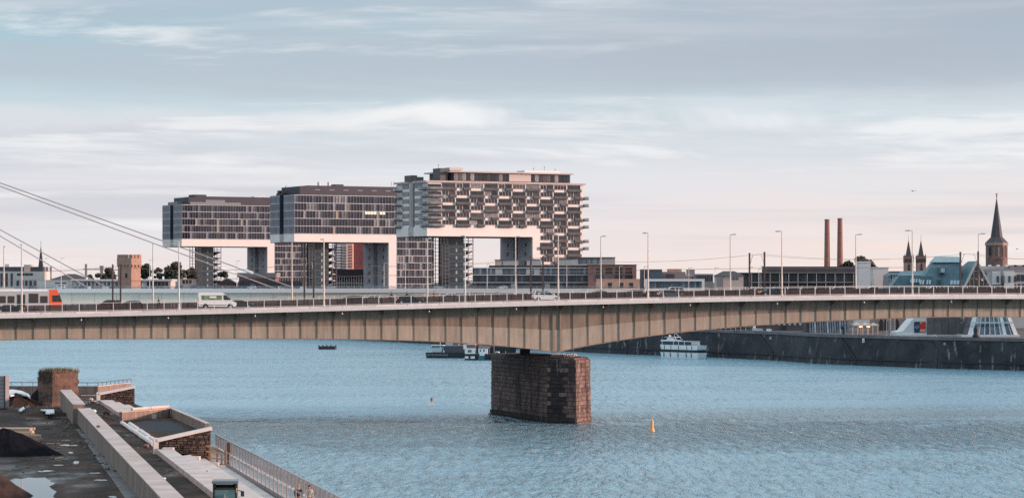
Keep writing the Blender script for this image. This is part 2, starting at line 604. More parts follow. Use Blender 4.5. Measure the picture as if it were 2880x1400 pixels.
gxr = [(1565, 989.5), (1640, 973), (1700, 961), (1800, 947.5), (1900, 935.5), (2050, 921), (2200, 908.5), (2300, 902), (2450, 895.5), (2640, 891.5), (2880, 891)]
def fit(pts, deg):
    s = np.array([s_at(x, OV) for x, y in pts])
    z = np.array([CH - (y - HY) / FPX * bridge_pt(q, OV).y for q, (x, y) in zip(s, pts)])
    return np.polyfit(s, z, deg)
pl, pr = fit(gxl, 4), fit(gxr, 4)
SP = s_at(1566, OV)
def zbot(s):
    s = max(-92.0, min(99.0, s))
    return float(np.polyval(pl if s <= SP else pr, s))
br = thing('road_bridge', 'long tan steel girder road bridge crossing the river on a stone pier', 'bridge', (0, BY0, 0), TH)
SS = [SP - .62, SP + .62]
while SS[0] > -106:
    SS.insert(0, SS[0] - (2.15 if len(SS) == 2 else 2.7))
k = 0
while SS[-1] < 114:
    SS.append(SS[-1] + (2.15 if k == 0 else 2.7))
    k += 1
WID = 31.0
m_gl = mat('girder_paint_lower', (.47, .38, .30), .65, nscale=.35, namt=.14, vary=.06, streak=.3)  # lower plates, lighter in tone than the upper ones
for a, b in zip(SS[:-1], SS[1:]):
    # web panel: an upper plate and a lower one lapped over it
    za, zb, ta, tb = zbot(a), zbot(b), zdeck(a), zdeck(b)
    y = OV + rnd.uniform(0, .03)
    ma, mb_ = za + (ta - za) * .46, zb + (tb - zb) * .46
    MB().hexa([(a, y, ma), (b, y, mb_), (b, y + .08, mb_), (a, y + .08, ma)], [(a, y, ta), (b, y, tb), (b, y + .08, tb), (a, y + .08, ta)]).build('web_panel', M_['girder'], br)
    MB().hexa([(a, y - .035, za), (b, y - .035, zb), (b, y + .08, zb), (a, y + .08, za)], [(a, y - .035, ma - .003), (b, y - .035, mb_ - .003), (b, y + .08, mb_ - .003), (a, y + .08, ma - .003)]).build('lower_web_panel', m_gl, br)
for i, a in enumerate(SS):
    big = abs(a - SP) < 1
    third = (i - SS.index(min(SS, key=lambda q: abs(q - SP)))) % 3 == 0
    dp = .12
    mb = MB().box(a - .028, a + .028, OV - dp, OV + .02, zbot(a) + .02, zdeck(a) - .01)
    if big:
        mb.box(a - .16, a + .16, OV - dp - .04, OV - dp, zbot(a) + .02, zdeck(a) - .01)
    if third or big:        # bracket that carries the cantilevered deck
        z = zdeck(a)
        mb.add([(a - .06, OV, z - 1.0), (a + .06, OV, z - 1.0), (a - .06, OV, z - .01), (a + .06, OV, z - .01), (a - .06, .25, z - .01), (a + .06, .25, z - .01), (a - .06, .25, z - .22), (a + .06, .25, z - .22)],
               [(0, 2, 4, 6), (1, 7, 5, 3), (0, 6, 7, 1), (6, 4, 5, 7)])
    mb.build('stiffener', M_['girder_dark'] if not big else M_['girder'], br)
def ribbon(name, y0, y1, z0f, z1f, m, parent=br, lo=-106.0, hi=114.0, n=82):
    mb = MB()
    vs = []
    for i in range(n + 1):
        s = lo + (hi - lo) * i / n
        vs += [(s, y0, z0f(s)), (s, y1, z0f(s)), (s, y1, z1f(s)), (s, y0, z1f(s))]
    fs = [(3, 2, 1, 0), tuple(4 * n + q for q in range(4))]
    for i in range(n):
        o, p = 4 * i, 4 * i + 4
        for j in range(4):
            fs.append((o + j, o + (j + 1) % 4, p + (j + 1) % 4, p + j))
    return mb.add(vs, fs).build(name, m, parent)
nn = 164
ribbon('lower_flange', OV - .32, OV + .3, lambda s: zbot(s) - .10, lambda s: zbot(s) - .005, M_['girder'], n=nn)
ribbon('bottom_plate', OV + .32, WID - OV, lambda s: zbot(s) - .06, lambda s: zbot(s) + .06, M_['girder_dark'], n=nn)
ribbon('far_web', WID - OV - .1, WID - OV, lambda s: zbot(s) + .08, lambda s: zdeck(s) - .01, M_['girder'], n=nn)
m_fascia = mat('fascia_paint', (.70, .665, .65), .7, nscale=.25, namt=.10, streak=.12)
ribbon('edge_beam', 0, .5, lambda s: zdeck(s), lambda s: zdeck(s) + .56, m_fascia)
ribbon('deck_slab', .5, WID - .5, lambda s: zdeck(s) + .05, lambda s: zdeck(s) + ZT - .12, M_['asphalt'])
ribbon('far_edge_beam', WID - .5, WID, lambda s: zdeck(s), lambda s: zdeck(s) + .56, m_fascia)
m_kerb = mat('kerb_stone', (.66, .58, .55), .8, nscale=.5, namt=.2, vary=.12)
a = -104.0
while a < 112:        # coping blocks on the edge
    L_ = 2.7 * 2
    MB().hexa([(a + .03, .28, zdeck(a) + .56), (a + L_ - .03, .28, zdeck(a + L_) + .56), (a + L_ - .03, .9, zdeck(a + L_) + .56), (a + .03, .9, zdeck(a) + .56)],
              [(a + .03, .28, zdeck(a) + ZT), (a + L_ - .03, .28, zdeck(a + L_) + ZT), (a + L_ - .03, .9, zdeck(a + L_) + ZT), (a + .03, .9, zdeck(a) + ZT)]).build('coping_block', m_kerb, br)
    a += L_
ribbon('footway', .9, 3.6, lambda s: zdeck(s) + ZT - .119, lambda s: zdeck(s) + ZT, M_['concrete_d'])
ribbon('far_footway', WID - 3.6, WID - .5, lambda s: zdeck(s) + ZT - .119, lambda s: zdeck(s) + ZT, M_['concrete_d'])
ribbon('track_bed', 12.6, 18.4, lambda s: zdeck(s) + ZT - .116, lambda s: zdeck(s) + ZT + .02, mat('ballast', (.16, .15, .15), .95, nscale=3, namt=.3))
m_mark = mat('road_marking', (.7, .7, .68), .7)
a = -100.0
while a < 110:
    for y in (7.7, 23.3):
        MB().hexa([(a, y, zdeck(a) + ZT - .116), (a + 4, y, zdeck(a + 4) + ZT - .116), (a + 4, y + .12, zdeck(a + 4) + ZT - .116), (a, y + .12, zdeck(a) + ZT - .116)],
                  [(a, y, zdeck(a) + ZT - .112), (a + 4, y, zdeck(a + 4) + ZT - .112), (a + 4, y + .12, zdeck(a + 4) + ZT - .112), (a, y + .12, zdeck(a) + ZT - .112)]).build('lane_marking', m_mark, br)
    a += 12
for i, px in enumerate(range(-60, 2960, 245)):       # small lanterns hung under the edge
    s = s_at(px + 41 + 3)
    MB().tube((s, .6, zdeck(s)), (s, .6, zdeck(s) - .35), .03, n=6).lathe([(.05, zdeck(s) - .62), (.13, zdeck(s) - .55), (.13, zdeck(s) - .4), (.05, zdeck(s) - .35)], 8, (s, .6)).build('underdeck_lantern', M_['pale_steel'], br)

# railings: one thing on each edge
def railing(name, label, y, full):
    rl = thing(name, label, 'railing', (0, BY0, 0), TH)
    s0 = s_at(30) - 2.7 * 8
    n = 80
    zt = lambda s: zdeck(s) + ZT
    post = MB().box(-.055, .055, -.06, .06, 0, 1.36).mesh('railing_post', M_['pale_steel'])
    for i in range(n):
        s = s0 + 2.7 * i
        put('railing_post', post, rl, (s, y, zt(s)))
        if i < n - 1:
            e = s + 2.7
            MB().bar((s, y, zt(s) + 1.33), (e, y, zt(e) + 1.33), .09, .07).build('top_rail', M_['pale_steel'], rl)
            for hh in (.14,) if full else (.14, .75):
                MB().bar((s, y, zt(s) + hh), (e, y, zt(e) + hh), .05, .05).build('lower_rail', M_['pale_steel'], rl)
            if full:
                pass
    return rl
railing('bridge_railing', 'pale post railing along the near edge of the girder bridge', .58, True)
tf = thing('track_fence', 'dark brown bar fence between the near lanes and the tram track', 'fence', (0, BY0, 0), TH)
s = -105.0
while s < 112:
    e = s + 2.5
    zt = lambda q: zdeck(q) + ZT - .12
    mb = MB().bar((s, 11.0, zt(s) + 1.08), (e, 11.0, zt(e) + 1.08), .06, .06).bar((s, 11.0, zt(s) + .12), (e, 11.0, zt(e) + .12), .06, .06)
    for j in range(17):
        q = s + 2.5 * j / 17
        mb.box(q, q + .125, 10.97, 11.03, zt(q) + .1, zt(q) + 1.08)
    mb.build('bar_panel', M_['rail_dark'], tf)
    MB().box(s - .05, s + .05, 10.94, 11.06, zt(s), zt(s) + 1.15).build('post', M_['rail_dark'], tf)
    s = e
railing('bridge_railing', 'thin pale railing along the far edge of the girder bridge', WID - .6, False)

# the stone pier
pier = thing('bridge_pier', 'dark brown stone block pier standing in the river under the girder', 'pier')
A_, B_, C_, D_ = Vector((6.0, 430.5)), Vector((-3.6, 458.5)), Vector((10.6, 428.0)), Vector((13.2, 434.5))
E_ = D_ + (B_ - A_)
plan = [A_, C_, D_, E_, B_]
cen = sum(plan, Vector((0, 0))) / 5
PZ = 10.6
def grow(pl_, d):
    return [tuple(q + (q - cen).normalized() * d) for q in pl_]
MB().prism(grow(plan, -.02), -1, PZ - .02).build('core', mat('mortar', (.05, .036, .034), .95, nscale=1, namt=.3), pier)
def stone_mat(name, a, b, lime):
    "pier stone: brown blocks, each its own tone, with black runs and pale lime trails across them"
    m = bpy.data.materials.new(name)
    m.use_nodes = True
    N, L = m.node_tree.nodes, m.node_tree.links
    p = N['Principled BSDF']
    p.inputs['Roughness'].default_value = .9
    g = N.new('ShaderNodeNewGeometry')
    def noise(scale, st, detail, off=0.0):
        mp = N.new('ShaderNodeMapping')
        mp.inputs['Scale'].default_value = st
        mp.inputs['Location'].default_value = (off, off, off)
        L.new(g.outputs['Position'], mp.inputs[0])
        n = N.new('ShaderNodeTexNoise')
        n.inputs['Scale'].default_value = scale
        n.inputs['Detail'].default_value = detail
        n.inputs['Roughness'].default_value = .65
        L.new(mp.outputs[0], n.inputs['Vector'])
        return n.outputs['Fac']
    def rng(v, a, b, lo=0.0, hi=1.0):
        r = N.new('ShaderNodeMapRange')
        r.interpolation_type = 'SMOOTHSTEP'
        L.new(v, r.inputs[0])
        for i, q in enumerate((a, b, lo, hi)):
            r.inputs[i + 1].default_value = q
        return r.outputs[0]
    def mix(f, a, b, blend='MIX'):
        x = N.new('ShaderNodeMix')
        x.data_type = 'RGBA'
        x.blend_type = blend
        for i, v in ((0, f), (6, a), (7, b)):
            if isinstance(v, (int, float)):
                x.inputs[i].default_value = v
            elif isinstance(v, tuple):
                x.inputs[i].default_value = (*v, 1)
            else:
                L.new(v, x.inputs[i])
        return x.outputs[2]
    c = mix(rng(noise(1.3, (1, 1, 1), 7), .36, .64), b, a)
    oi = N.new('ShaderNodeObjectInfo')
    c = mix(1.0, c, rng(oi.outputs['Random'], 0, 1, .72, 1.25), 'MULTIPLY')
    c = mix(rng(noise(.42, (1, 1, .22), 5, 9.0), .48, .62, 0, .75), c, (.020, .016, .018))
    if lime:
        c = mix(rng(noise(.75, (1, 1, .16), 6, 23.0), .60, .68, 0, .85), c, (.36, .27, .23))
    L.new(c, p.inputs['Base Color'])
    bm = N.new('ShaderNodeBump')
    bm.inputs['Distance'].default_value = .08
    L.new(noise(2.4, (1, 1, 1), 6, 2.0), bm.inputs['Height'])
    L.new(bm.outputs[0], p.inputs['Normal'])
    return m
m_stone = stone_mat('pier_stone', (.235, .140, .122), (.125, .078, .072), False)
m_stone_d = stone_mat('pier_stone_wet', (.045, .034, .034), (.022, .018, .020), True)
m_stone_l = stone_mat('pier_stone_limed', (.23, .15, .125), (.09, .062, .056), True)
rest = MB()
nblock = 0
courses = 16
zc = [-.4 + (c + (rnd.uniform(-.16, .16) if 0 < c < courses else 0)) * (PZ + .4) / courses for c in range(courses + 1)]
for fi, (p, q) in enumerate(zip(plan, plan[1:] + plan[:1])):
    d = q - p
    ln = d.length
    d = d / ln
    nrm = Vector((d.y, -d.x))
    for c in range(courses):
        z0, z1 = zc[c], zc[c + 1]
        bl = 2.3 if fi in (2, 3, 4) else 1.55
        n = max(1, round(ln / bl))
        cuts = [0] + [(i + (.5 if c % 2 else 0) + rnd.uniform(-.3, .3)) * ln / n for i in range(1 if not c % 2 else 0, n)] + [ln]
        flare = .22 + .10 * (1 - z0 / PZ) + (.35 if c == 0 else 0) + (.12 if c == 1 else 0)
        for a, b in zip(cuts[:-1], cuts[1:]):
            o = flare + rnd.uniform(-.035, .035) - .14
            ea = o * .45 if a == 0 else 0
            eb_ = o * .45 if b == ln else 0
            a, b = a - ea, b + eb_
            P = lambda u, k, z: (p.x + d.x * u + nrm.x * k, p.y + d.y * u + nrm.y * k, z)
            g = .012
            e = .03
            ck = [P(a + g, -.6, z0 + g), P(b - g, -.6, z0 + g), P(b - g, o, z0 + g + e), P(a + g, o, z0 + g + e)]
            tk = [P(a + g, -.6, z1 - g), P(b - g, -.6, z1 - g), P(b - g, o, z1 - g - e), P(a + g, o, z1 - g - e)]
            seen = fi in (0, 1, 4)
            if fi == 0:
                m = m_stone_d if .1 < (a + b) / 2 / ln < .62 else m_stone
            elif fi == 1:
                m = m_stone_l
            else:
                m = m_stone
            if c <= 1 and fi != 1:
                m = m_stone_d
            tgt = MB() if seen and nblock < 300 else rest
            tgt.hexa([ck[3], ck[2], ck[1], ck[0]], [tk[3], tk[2], tk[1], tk[0]])
            if tgt is not rest:
                tgt.build('stone_block', m, pier)
                nblock += 1
rest.build('stone_courses', m_stone, pier, kind='stuff')
MB().prism(grow(plan, -.15), PZ, PZ + .35, grow(plan, -.7)).build('cap_stone', m_stone, pier)
bp = bridge_pt(SP, OV + .5)
zb = zbot(SP) - .1
MB().box(bp.x - .9, bp.x + .9, bp.y - .5, bp.y + 1.0, PZ + .35, zb - .35).build('bearing', M_['dark_steel'], pier)
MB().box(bp.x - .7, bp.x + .7, bp.y - .45, bp.y + .9, zb - .34, zb).build('bearing_shoe', M_['pale_steel'], pier)
bq = bridge_pt(SP, WID - OV - 1)
MB().box(bq.x - .9, bq.x + .9, bq.y - .7, bq.y + .7, PZ + .35, zb).build('bearing', M_['dark_steel'], pier)
# ------------------------------------------------------------------ three crane-shaped houses
KA = R(28)
KZ = 10.0
BEAM0, BEAM1, ROOF = 34.8, 39.3, 60.8
g_office = glass('office_glass', (.016, .021, .034), (.30, .31, .34), .46, .07, (.075, .085, .11))
g_end = glass('end_glass', (.07, .095, .125), (.14, .18, .23), .5, .2)
m_lit = mat('lit_room', (.26, .22, .17), .4, emit=(1.0, .80, .58), estr=.085)
m_lit2 = mat('lit_strip', (.6, .5, .35), .4, emit=(1.0, .86, .62), estr=.6)
m_mull = mat('mullion', (.24, .25, .30), .5)
m_edge = mat('floor_edge', (.62, .58, .58), .6)
notch = [(0, 0), (57, 0), (57, 34), (0, 34), (0, 20.6), (2.6, 20.6), (2.6, 14.6), (0, 14.6)]

def crane_house(label, x, y, apart, front_pitch, n_lit=0):
    k = thing('crane_house', label, 'building', (x, y, KZ), KA, 'inverted L buildings on the far quay')
    # supporting beam band of the arm
    MB().prism([(0, 0), (62, 0), (62, 34), (0, 34), (0, 20.6), (2.6, 20.6), (2.6, 14.6), (0, 14.6)], BEAM0, BEAM1).build('arm_beam', M_['kwhite'], k)
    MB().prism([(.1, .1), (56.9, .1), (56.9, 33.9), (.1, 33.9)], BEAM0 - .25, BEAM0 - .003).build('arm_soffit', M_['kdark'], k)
    # portal leg: white front, grey inner flank with a slot, windows
    MB().box(57, 62, 0, 1.2, 0, BEAM0 - .003).build('portal_front', M_['kwhite'], k)
    lg = MB().prism([(57.1, 1.203), (62, 1.203), (62, 34), (57.1, 34), (57.1, 20.5), (59.5, 20.5), (59.5, 15), (57.1, 15)], 0, BEAM0 - .26).build('portal_leg', M_['kgrey'], k)
    win = MB().box(-.12, .02, -1.35, 1.35, 0, 1.7).mesh('window', M_['kdark'])
    pane = MB().box(-.16, -.125, -.1, 1.1, .2, 1.5).mesh('pane', mat('pale_pane', (.20, .21, .25), .2))
    for i in range(7):
        for v in (8.2, 26.6):
            w = put('window', win, k, (57.09, v, 30.2 - i * 4.4))
            put('pane', pane, w)
    # stair tower below the arm
    stair(k)
    if apart:
        apartment_body(k)
    else:
        office_body(k, front_pitch, n_lit)
    return k

def stair(k):
    MB().box(17.4, 24.8, 11, 23, 0, BEAM0 - .26).build('stair_core', mat('stair_glass', (.035, .06, .08), .15, nscale=.3, namt=.4), k)
    st = mat('stair_frame', (.10, .11, .125), .5)
    lite = mat('stair_landing', (.45, .46, .48), .6)
    band = MB().box(17.3, 24.9, 10.95, 23.05, 0, .22).mesh('core_band', st)
    strip = MB().box(20.7, 21.6, 10.9, 10.99, .9, 2.5).mesh('core_window', mat('core_window', (.34, .37, .39), .2))
    z = 1.5
    while z < 33:
        put('core_band', band, k, (0, 0, z))
        put('core_window', strip, k, (0, 0, z + .2))
        z += 3.55
    for u0, u1 in ((13.6, 17.2), (25.0, 30.2)):
        mb = MB()
        for u in (u0, (u0 + u1) / 2, u1):
            for v in (11, 22):
                mb.box(u - .14, u + .14, v, v + .3, 0, BEAM0 - .3)
        z = .8
        while z < 34:
            mb.box(u0, u1, 11, 11.22, z, z + .22)
            mb.box(u0, u1, 22, 22.22, z, z + .22)
            z += 1.775
        mb.build('stair_frame', st, k)
    fl = MB().hexa([(25.3, 12, 0), (25.9, 12, 0), (25.9, 21, 0), (25.3, 21, 0)], [(29.5, 12, 1.7), (29.9, 12, 1.7), (29.9, 21, 1.7), (29.5, 21, 1.7)]).mesh('stair_flight', M_['kdark'])
    ld = MB().box(27.6, 29.9, 11.4, 21.8, 0, .95).mesh('stair_landing', lite)
    z = .8
    while z < 32:
        put('stair_flight', fl, k, (0, 0, z))
        put('stair_landing', ld, k, (0, 0, z + 1.6))
        z += 3.55

def office_body(k, pitch, n_lit):
    MB().prism([(.35, .35), (85, .35), (85, 34), (.35, 34), (.35, 20.6), (2.9, 20.6), (2.9, 14.6), (.35, 14.6)], BEAM1 + .003, ROOF - .4).build('wall', M_['kdark'], k)
    MB().box(62.01, 85, .35, 34, 0, BEAM1).build('tower_wall', M_['kdark'], k)
    MB().prism([(0, 0), (85.1, 0), (85.1, 34.1), (0, 34.1), (0, 20.6), (2.6, 20.6), (2.6, 14.6), (0, 14.6)], ROOF - .4, ROOF).build('roof', M_['kdark'], k)
    fh = (ROOF - .4 - BEAM1) / 5
    n1 = round(85 / 1.77)
    cw = 85 / n1
    pane = MB().box(.05, cw - .05, .16, .34, .12, fh - .12).mesh('window_pane', g_office)
    lit = MB().box(.05, cw - .05, .16, .34, .12, fh - .12).mesh('window_pane', m_lit)
    lit2 = MB().box(.05, cw - .05, .14, .34, fh * .62, fh - .12).mesh('lit_strip', m_lit2)
    spots = {(2, 5), (2, 13), (1, 13), (2, 22), (2, 33)} if n_lit == 1 else {(2, 14), (3, 17), (1, 28), (0, 13)}
    for r in range(5):
        for c in range(n1):
            put('window_pane', lit if (r, c) in spots else pane, k, (c * cw, 0, BEAM1 + r * fh))
    if n_lit == 2:
        for c in (24, 25, 26, 27, 29, 30):
            put('lit_strip', lit2, k, (c * cw, -.02, BEAM1 + 2 * fh))
    # tower panes below the arm
    m2 = round(23 / 1.77)
    cw2 = 23 / m2
    h2 = BEAM1 / 10
    pane2 = MB().box(.05, cw2 - .05, .16, .34, .12, h2 - .12).mesh('window_pane', g_office)
    for r in range(4, 10) if n_lit == 1 else range(10):
        for c in range(m2):
            put('window_pane', pane2, k, (62 + c * cw2, 0, r * h2))
    # fins and floor edges
    mb = MB()
    for c in range(n1 + 1):
        mb.box(c * cw - .07, c * cw + .07, -.12, .15, BEAM1, ROOF - .4)
    for c in range(m2 + 1):
        mb.box(62 + c * cw2 - .07, 62 + c * cw2 + .07, -.12, .15, 0, BEAM1)
    mb.build('facade_fins', m_mull, k, kind='stuff')
    for r in range(6):
        z = BEAM1 + r * fh
        MB().box(0, 85, -.16, .3, z - .14, z + .14).build('floor_edge', m_edge, k)
    for r in range(1, 10):
        MB().box(62, 85, -.16, .3, r * h2 - .14, r * h2 + .14).build('floor_edge', m_edge, k)
    # river end: two wings of louvred glass
    for v0, v1 in ((0, 14.6), (20.6, 34)):
        nv = 8
        w = (v1 - v0) / nv
        pe = MB().hexa([(.0, .04, .1), (.33, .04, .1), (.33, w - .04, .1), (-.22, w - .04, .1)], [(.0, .04, fh - .1), (.33, .04, fh - .1), (.33, w - .04, fh - .1), (-.22, w - .04, fh - .1)]).mesh('end_pane', g_end)
        for r in range(5):
            for c in range(nv):
                put('end_pane', pe, k, (0, v0 + c * w, BEAM1 + r * fh))
        MB().box(-.1, 0, v0, v1, BEAM0, BEAM1).build('end_band', M_['kwhite'], k)
    for r in range(6):
        z = BEAM1 + r * fh
        MB().box(-.22, .1, 0, 14.6, z - .12, z + .12).build('floor_edge', m_edge, k)
        MB().box(-.22, .1, 20.6, 34, z - .12, z + .12).build('floor_edge', m_edge, k)
    MB().box(2.4, 2.89, 14.7, 20.5, BEAM1, ROOF - .5).build('slot_glass', mat('slot_glass', (.03, .045, .06), .15), k)
    # penthouse
    u0 = 6 if n_lit == 1 else 5
    MB().box(u0, 84, 4, 30, ROOF + .003, ROOF + 4.6).build('penthouse', M_['kdark'], k)
    MB().box(u0 + 6, 84, 6, 28, ROOF + 4.603, ROOF + 5.2).build('penthouse_roof', M_['kdark'], k)
    if n_lit == 1:
        gp = MB().box(0, 2.0, 0, .06, 0, 1.4).mesh('glass_screen', mat('screen_glass', (.25, .27, .29), .15))
        for i in range(16):
            put('glass_screen', gp, k, (6 + i * 2.1, 1.2, ROOF))
        MB().box(17, 30, 3.7, 3.99, ROOF + .5, ROOF + 3.0).build('penthouse_window', mat('pale_window', (.22, .25, .27), .15), k)
        MB().box(12, 20, 10, 20, ROOF + 4.6, ROOF + 6.4).build('rooftop_unit', M_['kdark'], k)
        MB().box(52, 60, 10, 14, ROOF + 5.2, ROOF + 6.0).build('rooftop_unit', M_['pale_steel'], k)
        MB().box(2, 9, 14, 30, ROOF, ROOF + 1.9).build('rooftop_unit', M_['concrete_d'], k)
    else:
        for u in (19, 25):
            MB().lathe([(.9, ROOF + 5.2), (.9, ROOF + 7.4)], 10, (u, 10)).build('vent_stack', M_['pale_steel'], k)
        MB().box(28, 33, 8, 14, ROOF + 5.2, ROOF + 6.2).build('rooftop_unit', M_['kdark'], k)
        MB().box(68, 73, 8, 14, ROOF + 5.2, ROOF + 6.4).build('rooftop_unit', M_['pale_steel'], k)
        MB().box(75, 78, 8, 14, ROOF + 5.2, ROOF + 7.6).build('rooftop_unit', M_['pale_steel'], k)
        for u in (62, 63.5):
            MB().tube((u, 8, ROOF + 5), (u + .7, 8, ROOF + 8.5), .09, n=5).build('mast', M_['dark_steel'], k)
        # window-cleaning davit at the river end
        MB().box(1, 3.5, 18, 28, ROOF + .1, ROOF + 1.2).box(1.4, 2.8, 24.5, 27.5, ROOF + 1.2, ROOF + 2.8).build('davit_base', M_['black'], k)
        MB().tube((2, 20, ROOF + 1), (2, 19, ROOF + 3.8), .2, n=6).tube((2, 19, ROOF + 3.8), (2, 15.5, ROOF + 5.2), .16, n=6).build('davit_arm', M_['dark_steel'], k)
        wl_ = MB().box(-.02, .05, 0, .8, 0, .4).mesh('penthouse_vent', m_mull)
        for i in range(8):
            put('penthouse_vent', MB().box(0, 3, -.04, 0, 0, .5).mesh('penthouse_vent', m_mull) if i == 0 else bpy.data.meshes['penthouse_vent.001'], k, (14 + i * 8.6, 3.99, ROOF + 2.6))

def apartment_body(k):
    fh = (ROOF - .5 - BEAM1) / 6
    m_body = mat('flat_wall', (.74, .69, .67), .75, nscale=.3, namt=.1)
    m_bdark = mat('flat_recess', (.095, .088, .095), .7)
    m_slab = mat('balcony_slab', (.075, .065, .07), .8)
    m_frame = mat('window_surround', (.52, .45, .44), .7)
    g_flat = glass('flat_glass', (.025, .028, .036), (.30, .30, .31), .32, .12, (.09, .088, .095))
    g_bal = mat('balustrade_glass', (.10, .10, .112), .15, nscale=.4, namt=.3)
    g_bal_e = mat('balustrade_glass_pale', (.19, .215, .24), .15, nscale=.4, namt=.2)
    MB().prism([(.5, 0), (85, 0), (85, 34), (.5, 34), (.5, 20.6), (3, 20.6), (3, 14.6), (.5, 14.6)], BEAM1 + .003, ROOF - .5).build('wall', m_body, k)
    MB().box(62.01, 85, 0, 34, 0, BEAM1).build('tower_wall', m_body, k)
    MB().prism([(-1.0, -.7), (86.2, -.7), (86.2, 34.8), (-1.0, 34.8), (-1.0, 20.6), (2.4, 20.6), (2.4, 14.6), (-1.0, 14.6)], ROOF - .5, ROOF + .35).build('roof', mat('roof_edge', (.47, .40, .39), .7), k)
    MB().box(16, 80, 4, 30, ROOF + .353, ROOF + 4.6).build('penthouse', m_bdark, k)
    MB().prism([(13.5, 2.2), (81, 2.2), (81, 31), (13.5, 31)], ROOF + 4.603, ROOF + 5.25).build('penthouse_roof', mat('roof_edge', (.47, .40, .39), .7), k)
    pw = MB().box(.08, 2.1, 3.78, 3.98, ROOF + .9, ROOF + 4.3).mesh('penthouse_window', g_flat)
    for i in range(29):
        put('penthouse_window', pw, k, (16.2 + 2.2 * i, 0, 0))
    MB().box(46, 58, 3.6, 3.77, ROOF + .8, ROOF + 4.5).build('penthouse_screen', m_frame, k)
    MB().box(10, 14, 6, 14, ROOF + .7, ROOF + 6.6).build('rooftop_unit', m_bdark, k)
    MB().box(15, 22, 6, 12, ROOF + 5.6, ROOF + 7.0).build('rooftop_unit', m_frame, k)
    MB().box(58, 78, 10, 18, ROOF + 5.6, ROOF + 6.6).build('rooftop_unit', M_['concrete_w'], k)
    MB().box(2, 6, 16, 20, ROOF + .7, ROOF + 2.6).box(2.5, 5.5, 22, 30, ROOF + .7, ROOF + 3.6).build('rooftop_unit', m_bdark, k)
    for u, h in ((12, 2.2), (64, 1.6), (70, 2.4), (76, 1.4)):
        MB().tube((u, 12, ROOF + 5), (u, 12, ROOF + 6 + h), .09, n=5).lathe([(.05, ROOF + 6 + h), (.3, ROOF + 6.2 + h), (.05, ROOF + 6.5 + h)], 6, (u, 12)).build('mast', m_bdark, k)
    mw = 7.6
    # window with its frame: one broad (two sashes each side), one narrow
    def window(w):
        fr = MB()
        n = max(2, round(w / 1.7))
        for i in range(n + 1):
            x = w * i / n
            fr.box(max(0, x - .07), min(w, x + .07), -.16, 0, 0, 2.0)
        fr.box(0, w, -.16, 0, -.14, 0).box(0, w, -.16, 0, 2.0, 2.14)
        return fr.mesh('window', m_frame), MB().box(.07, w - .07, -.08, -.01, 0, 2.0).mesh('pane', g_flat)
    wbig, wsml, wwide = window(6.6), window(3.1), None
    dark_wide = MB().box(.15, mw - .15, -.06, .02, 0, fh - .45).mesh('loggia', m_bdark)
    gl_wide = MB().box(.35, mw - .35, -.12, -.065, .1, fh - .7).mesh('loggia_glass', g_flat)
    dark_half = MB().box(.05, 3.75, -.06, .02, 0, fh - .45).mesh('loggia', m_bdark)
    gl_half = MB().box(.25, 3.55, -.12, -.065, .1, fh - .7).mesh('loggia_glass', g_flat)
    def balcony(w, d=1.15):
        return (MB().box(0, w, -d, 0, -.32, 0).mesh('balcony', m_slab),
                MB().box(.05, w - .05, -d + .02, -d + .1, .06, 1.1).box(.05, .13, -d + .1, -.1, .06, 1.1).box(w - .13, w - .05, -d + .1, -.1, .06, 1.1).mesh('balustrade', g_bal))
    bw, bh = balcony(mw), balcony(3.9)
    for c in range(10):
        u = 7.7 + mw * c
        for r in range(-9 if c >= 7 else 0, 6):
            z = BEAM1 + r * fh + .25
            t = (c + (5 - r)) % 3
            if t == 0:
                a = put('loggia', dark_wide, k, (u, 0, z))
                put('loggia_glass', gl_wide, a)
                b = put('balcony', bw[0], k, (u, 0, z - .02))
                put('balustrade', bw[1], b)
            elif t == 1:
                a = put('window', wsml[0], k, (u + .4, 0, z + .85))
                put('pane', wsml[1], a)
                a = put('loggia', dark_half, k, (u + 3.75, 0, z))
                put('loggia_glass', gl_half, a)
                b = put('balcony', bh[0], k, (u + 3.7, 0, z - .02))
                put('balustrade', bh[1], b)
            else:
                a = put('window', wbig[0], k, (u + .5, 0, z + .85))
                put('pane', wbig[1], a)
    # balconies wrapping the landward end of the tower
    be = (MB().box(0, 2.4, -1.7, 9, -.42, 0).mesh('balcony', m_slab), MB().box(2.3, 2.36, -1.6, 8.9, .06, 1.1).box(.05, 2.3, -1.66, -1.58, .06, 1.1).mesh('balustrade', g_bal_e))
    for r in range(-9, 6):
        if r % 3 != 2:
            b = put('balcony', be[0], k, (85.0, 0, BEAM1 + r * fh + .23))
            put('balustrade', be[1], b)
    # river corner: rounded balconies on both wings, ribbon windows between
    def corner(v0, v1, first):
        prof = []
        if first:
            prof = [(7.6, -1.7), (7.6, .02), (.48, .02), (.48, 6.0), (-1.7, 6.0), (-2.0, 3.5), (-1.6, .6), (-.5, -.9), (1.4, -1.6)]
        else:
            prof = [(.48, v0), (.48, v1), (4, v1), (4, v1 + 1.6), (0, v1 + 1.5), (-1.4, v1 + .4), (-1.9, v1 - 2), (-1.7, v0)]
            prof = prof[::-1]
        inner = [(x * .97 if x > 0 else x + .06, y) for x, y in prof]
        mb = MB().prism(prof[::-1] if first else prof, -.42, 0)
        rail = MB()
        pts = prof[4:] + [prof[0]] if first else [(-1.7, v0), (-1.9, v1 - 2), (-1.4, v1 + .4), (0, v1 + 1.5), (4, v1 + 1.6)]
        for p, q in zip(pts[:-1], pts[1:]):
            rail.bar((p[0], p[1], .6), (q[0], q[1], .6), .06, 1.05)
        return mb.mesh('balcony', m_slab), rail.mesh('balustrade', g_bal_e)
    c1, c2 = corner(0, 6, True), corner(28, 34, False)
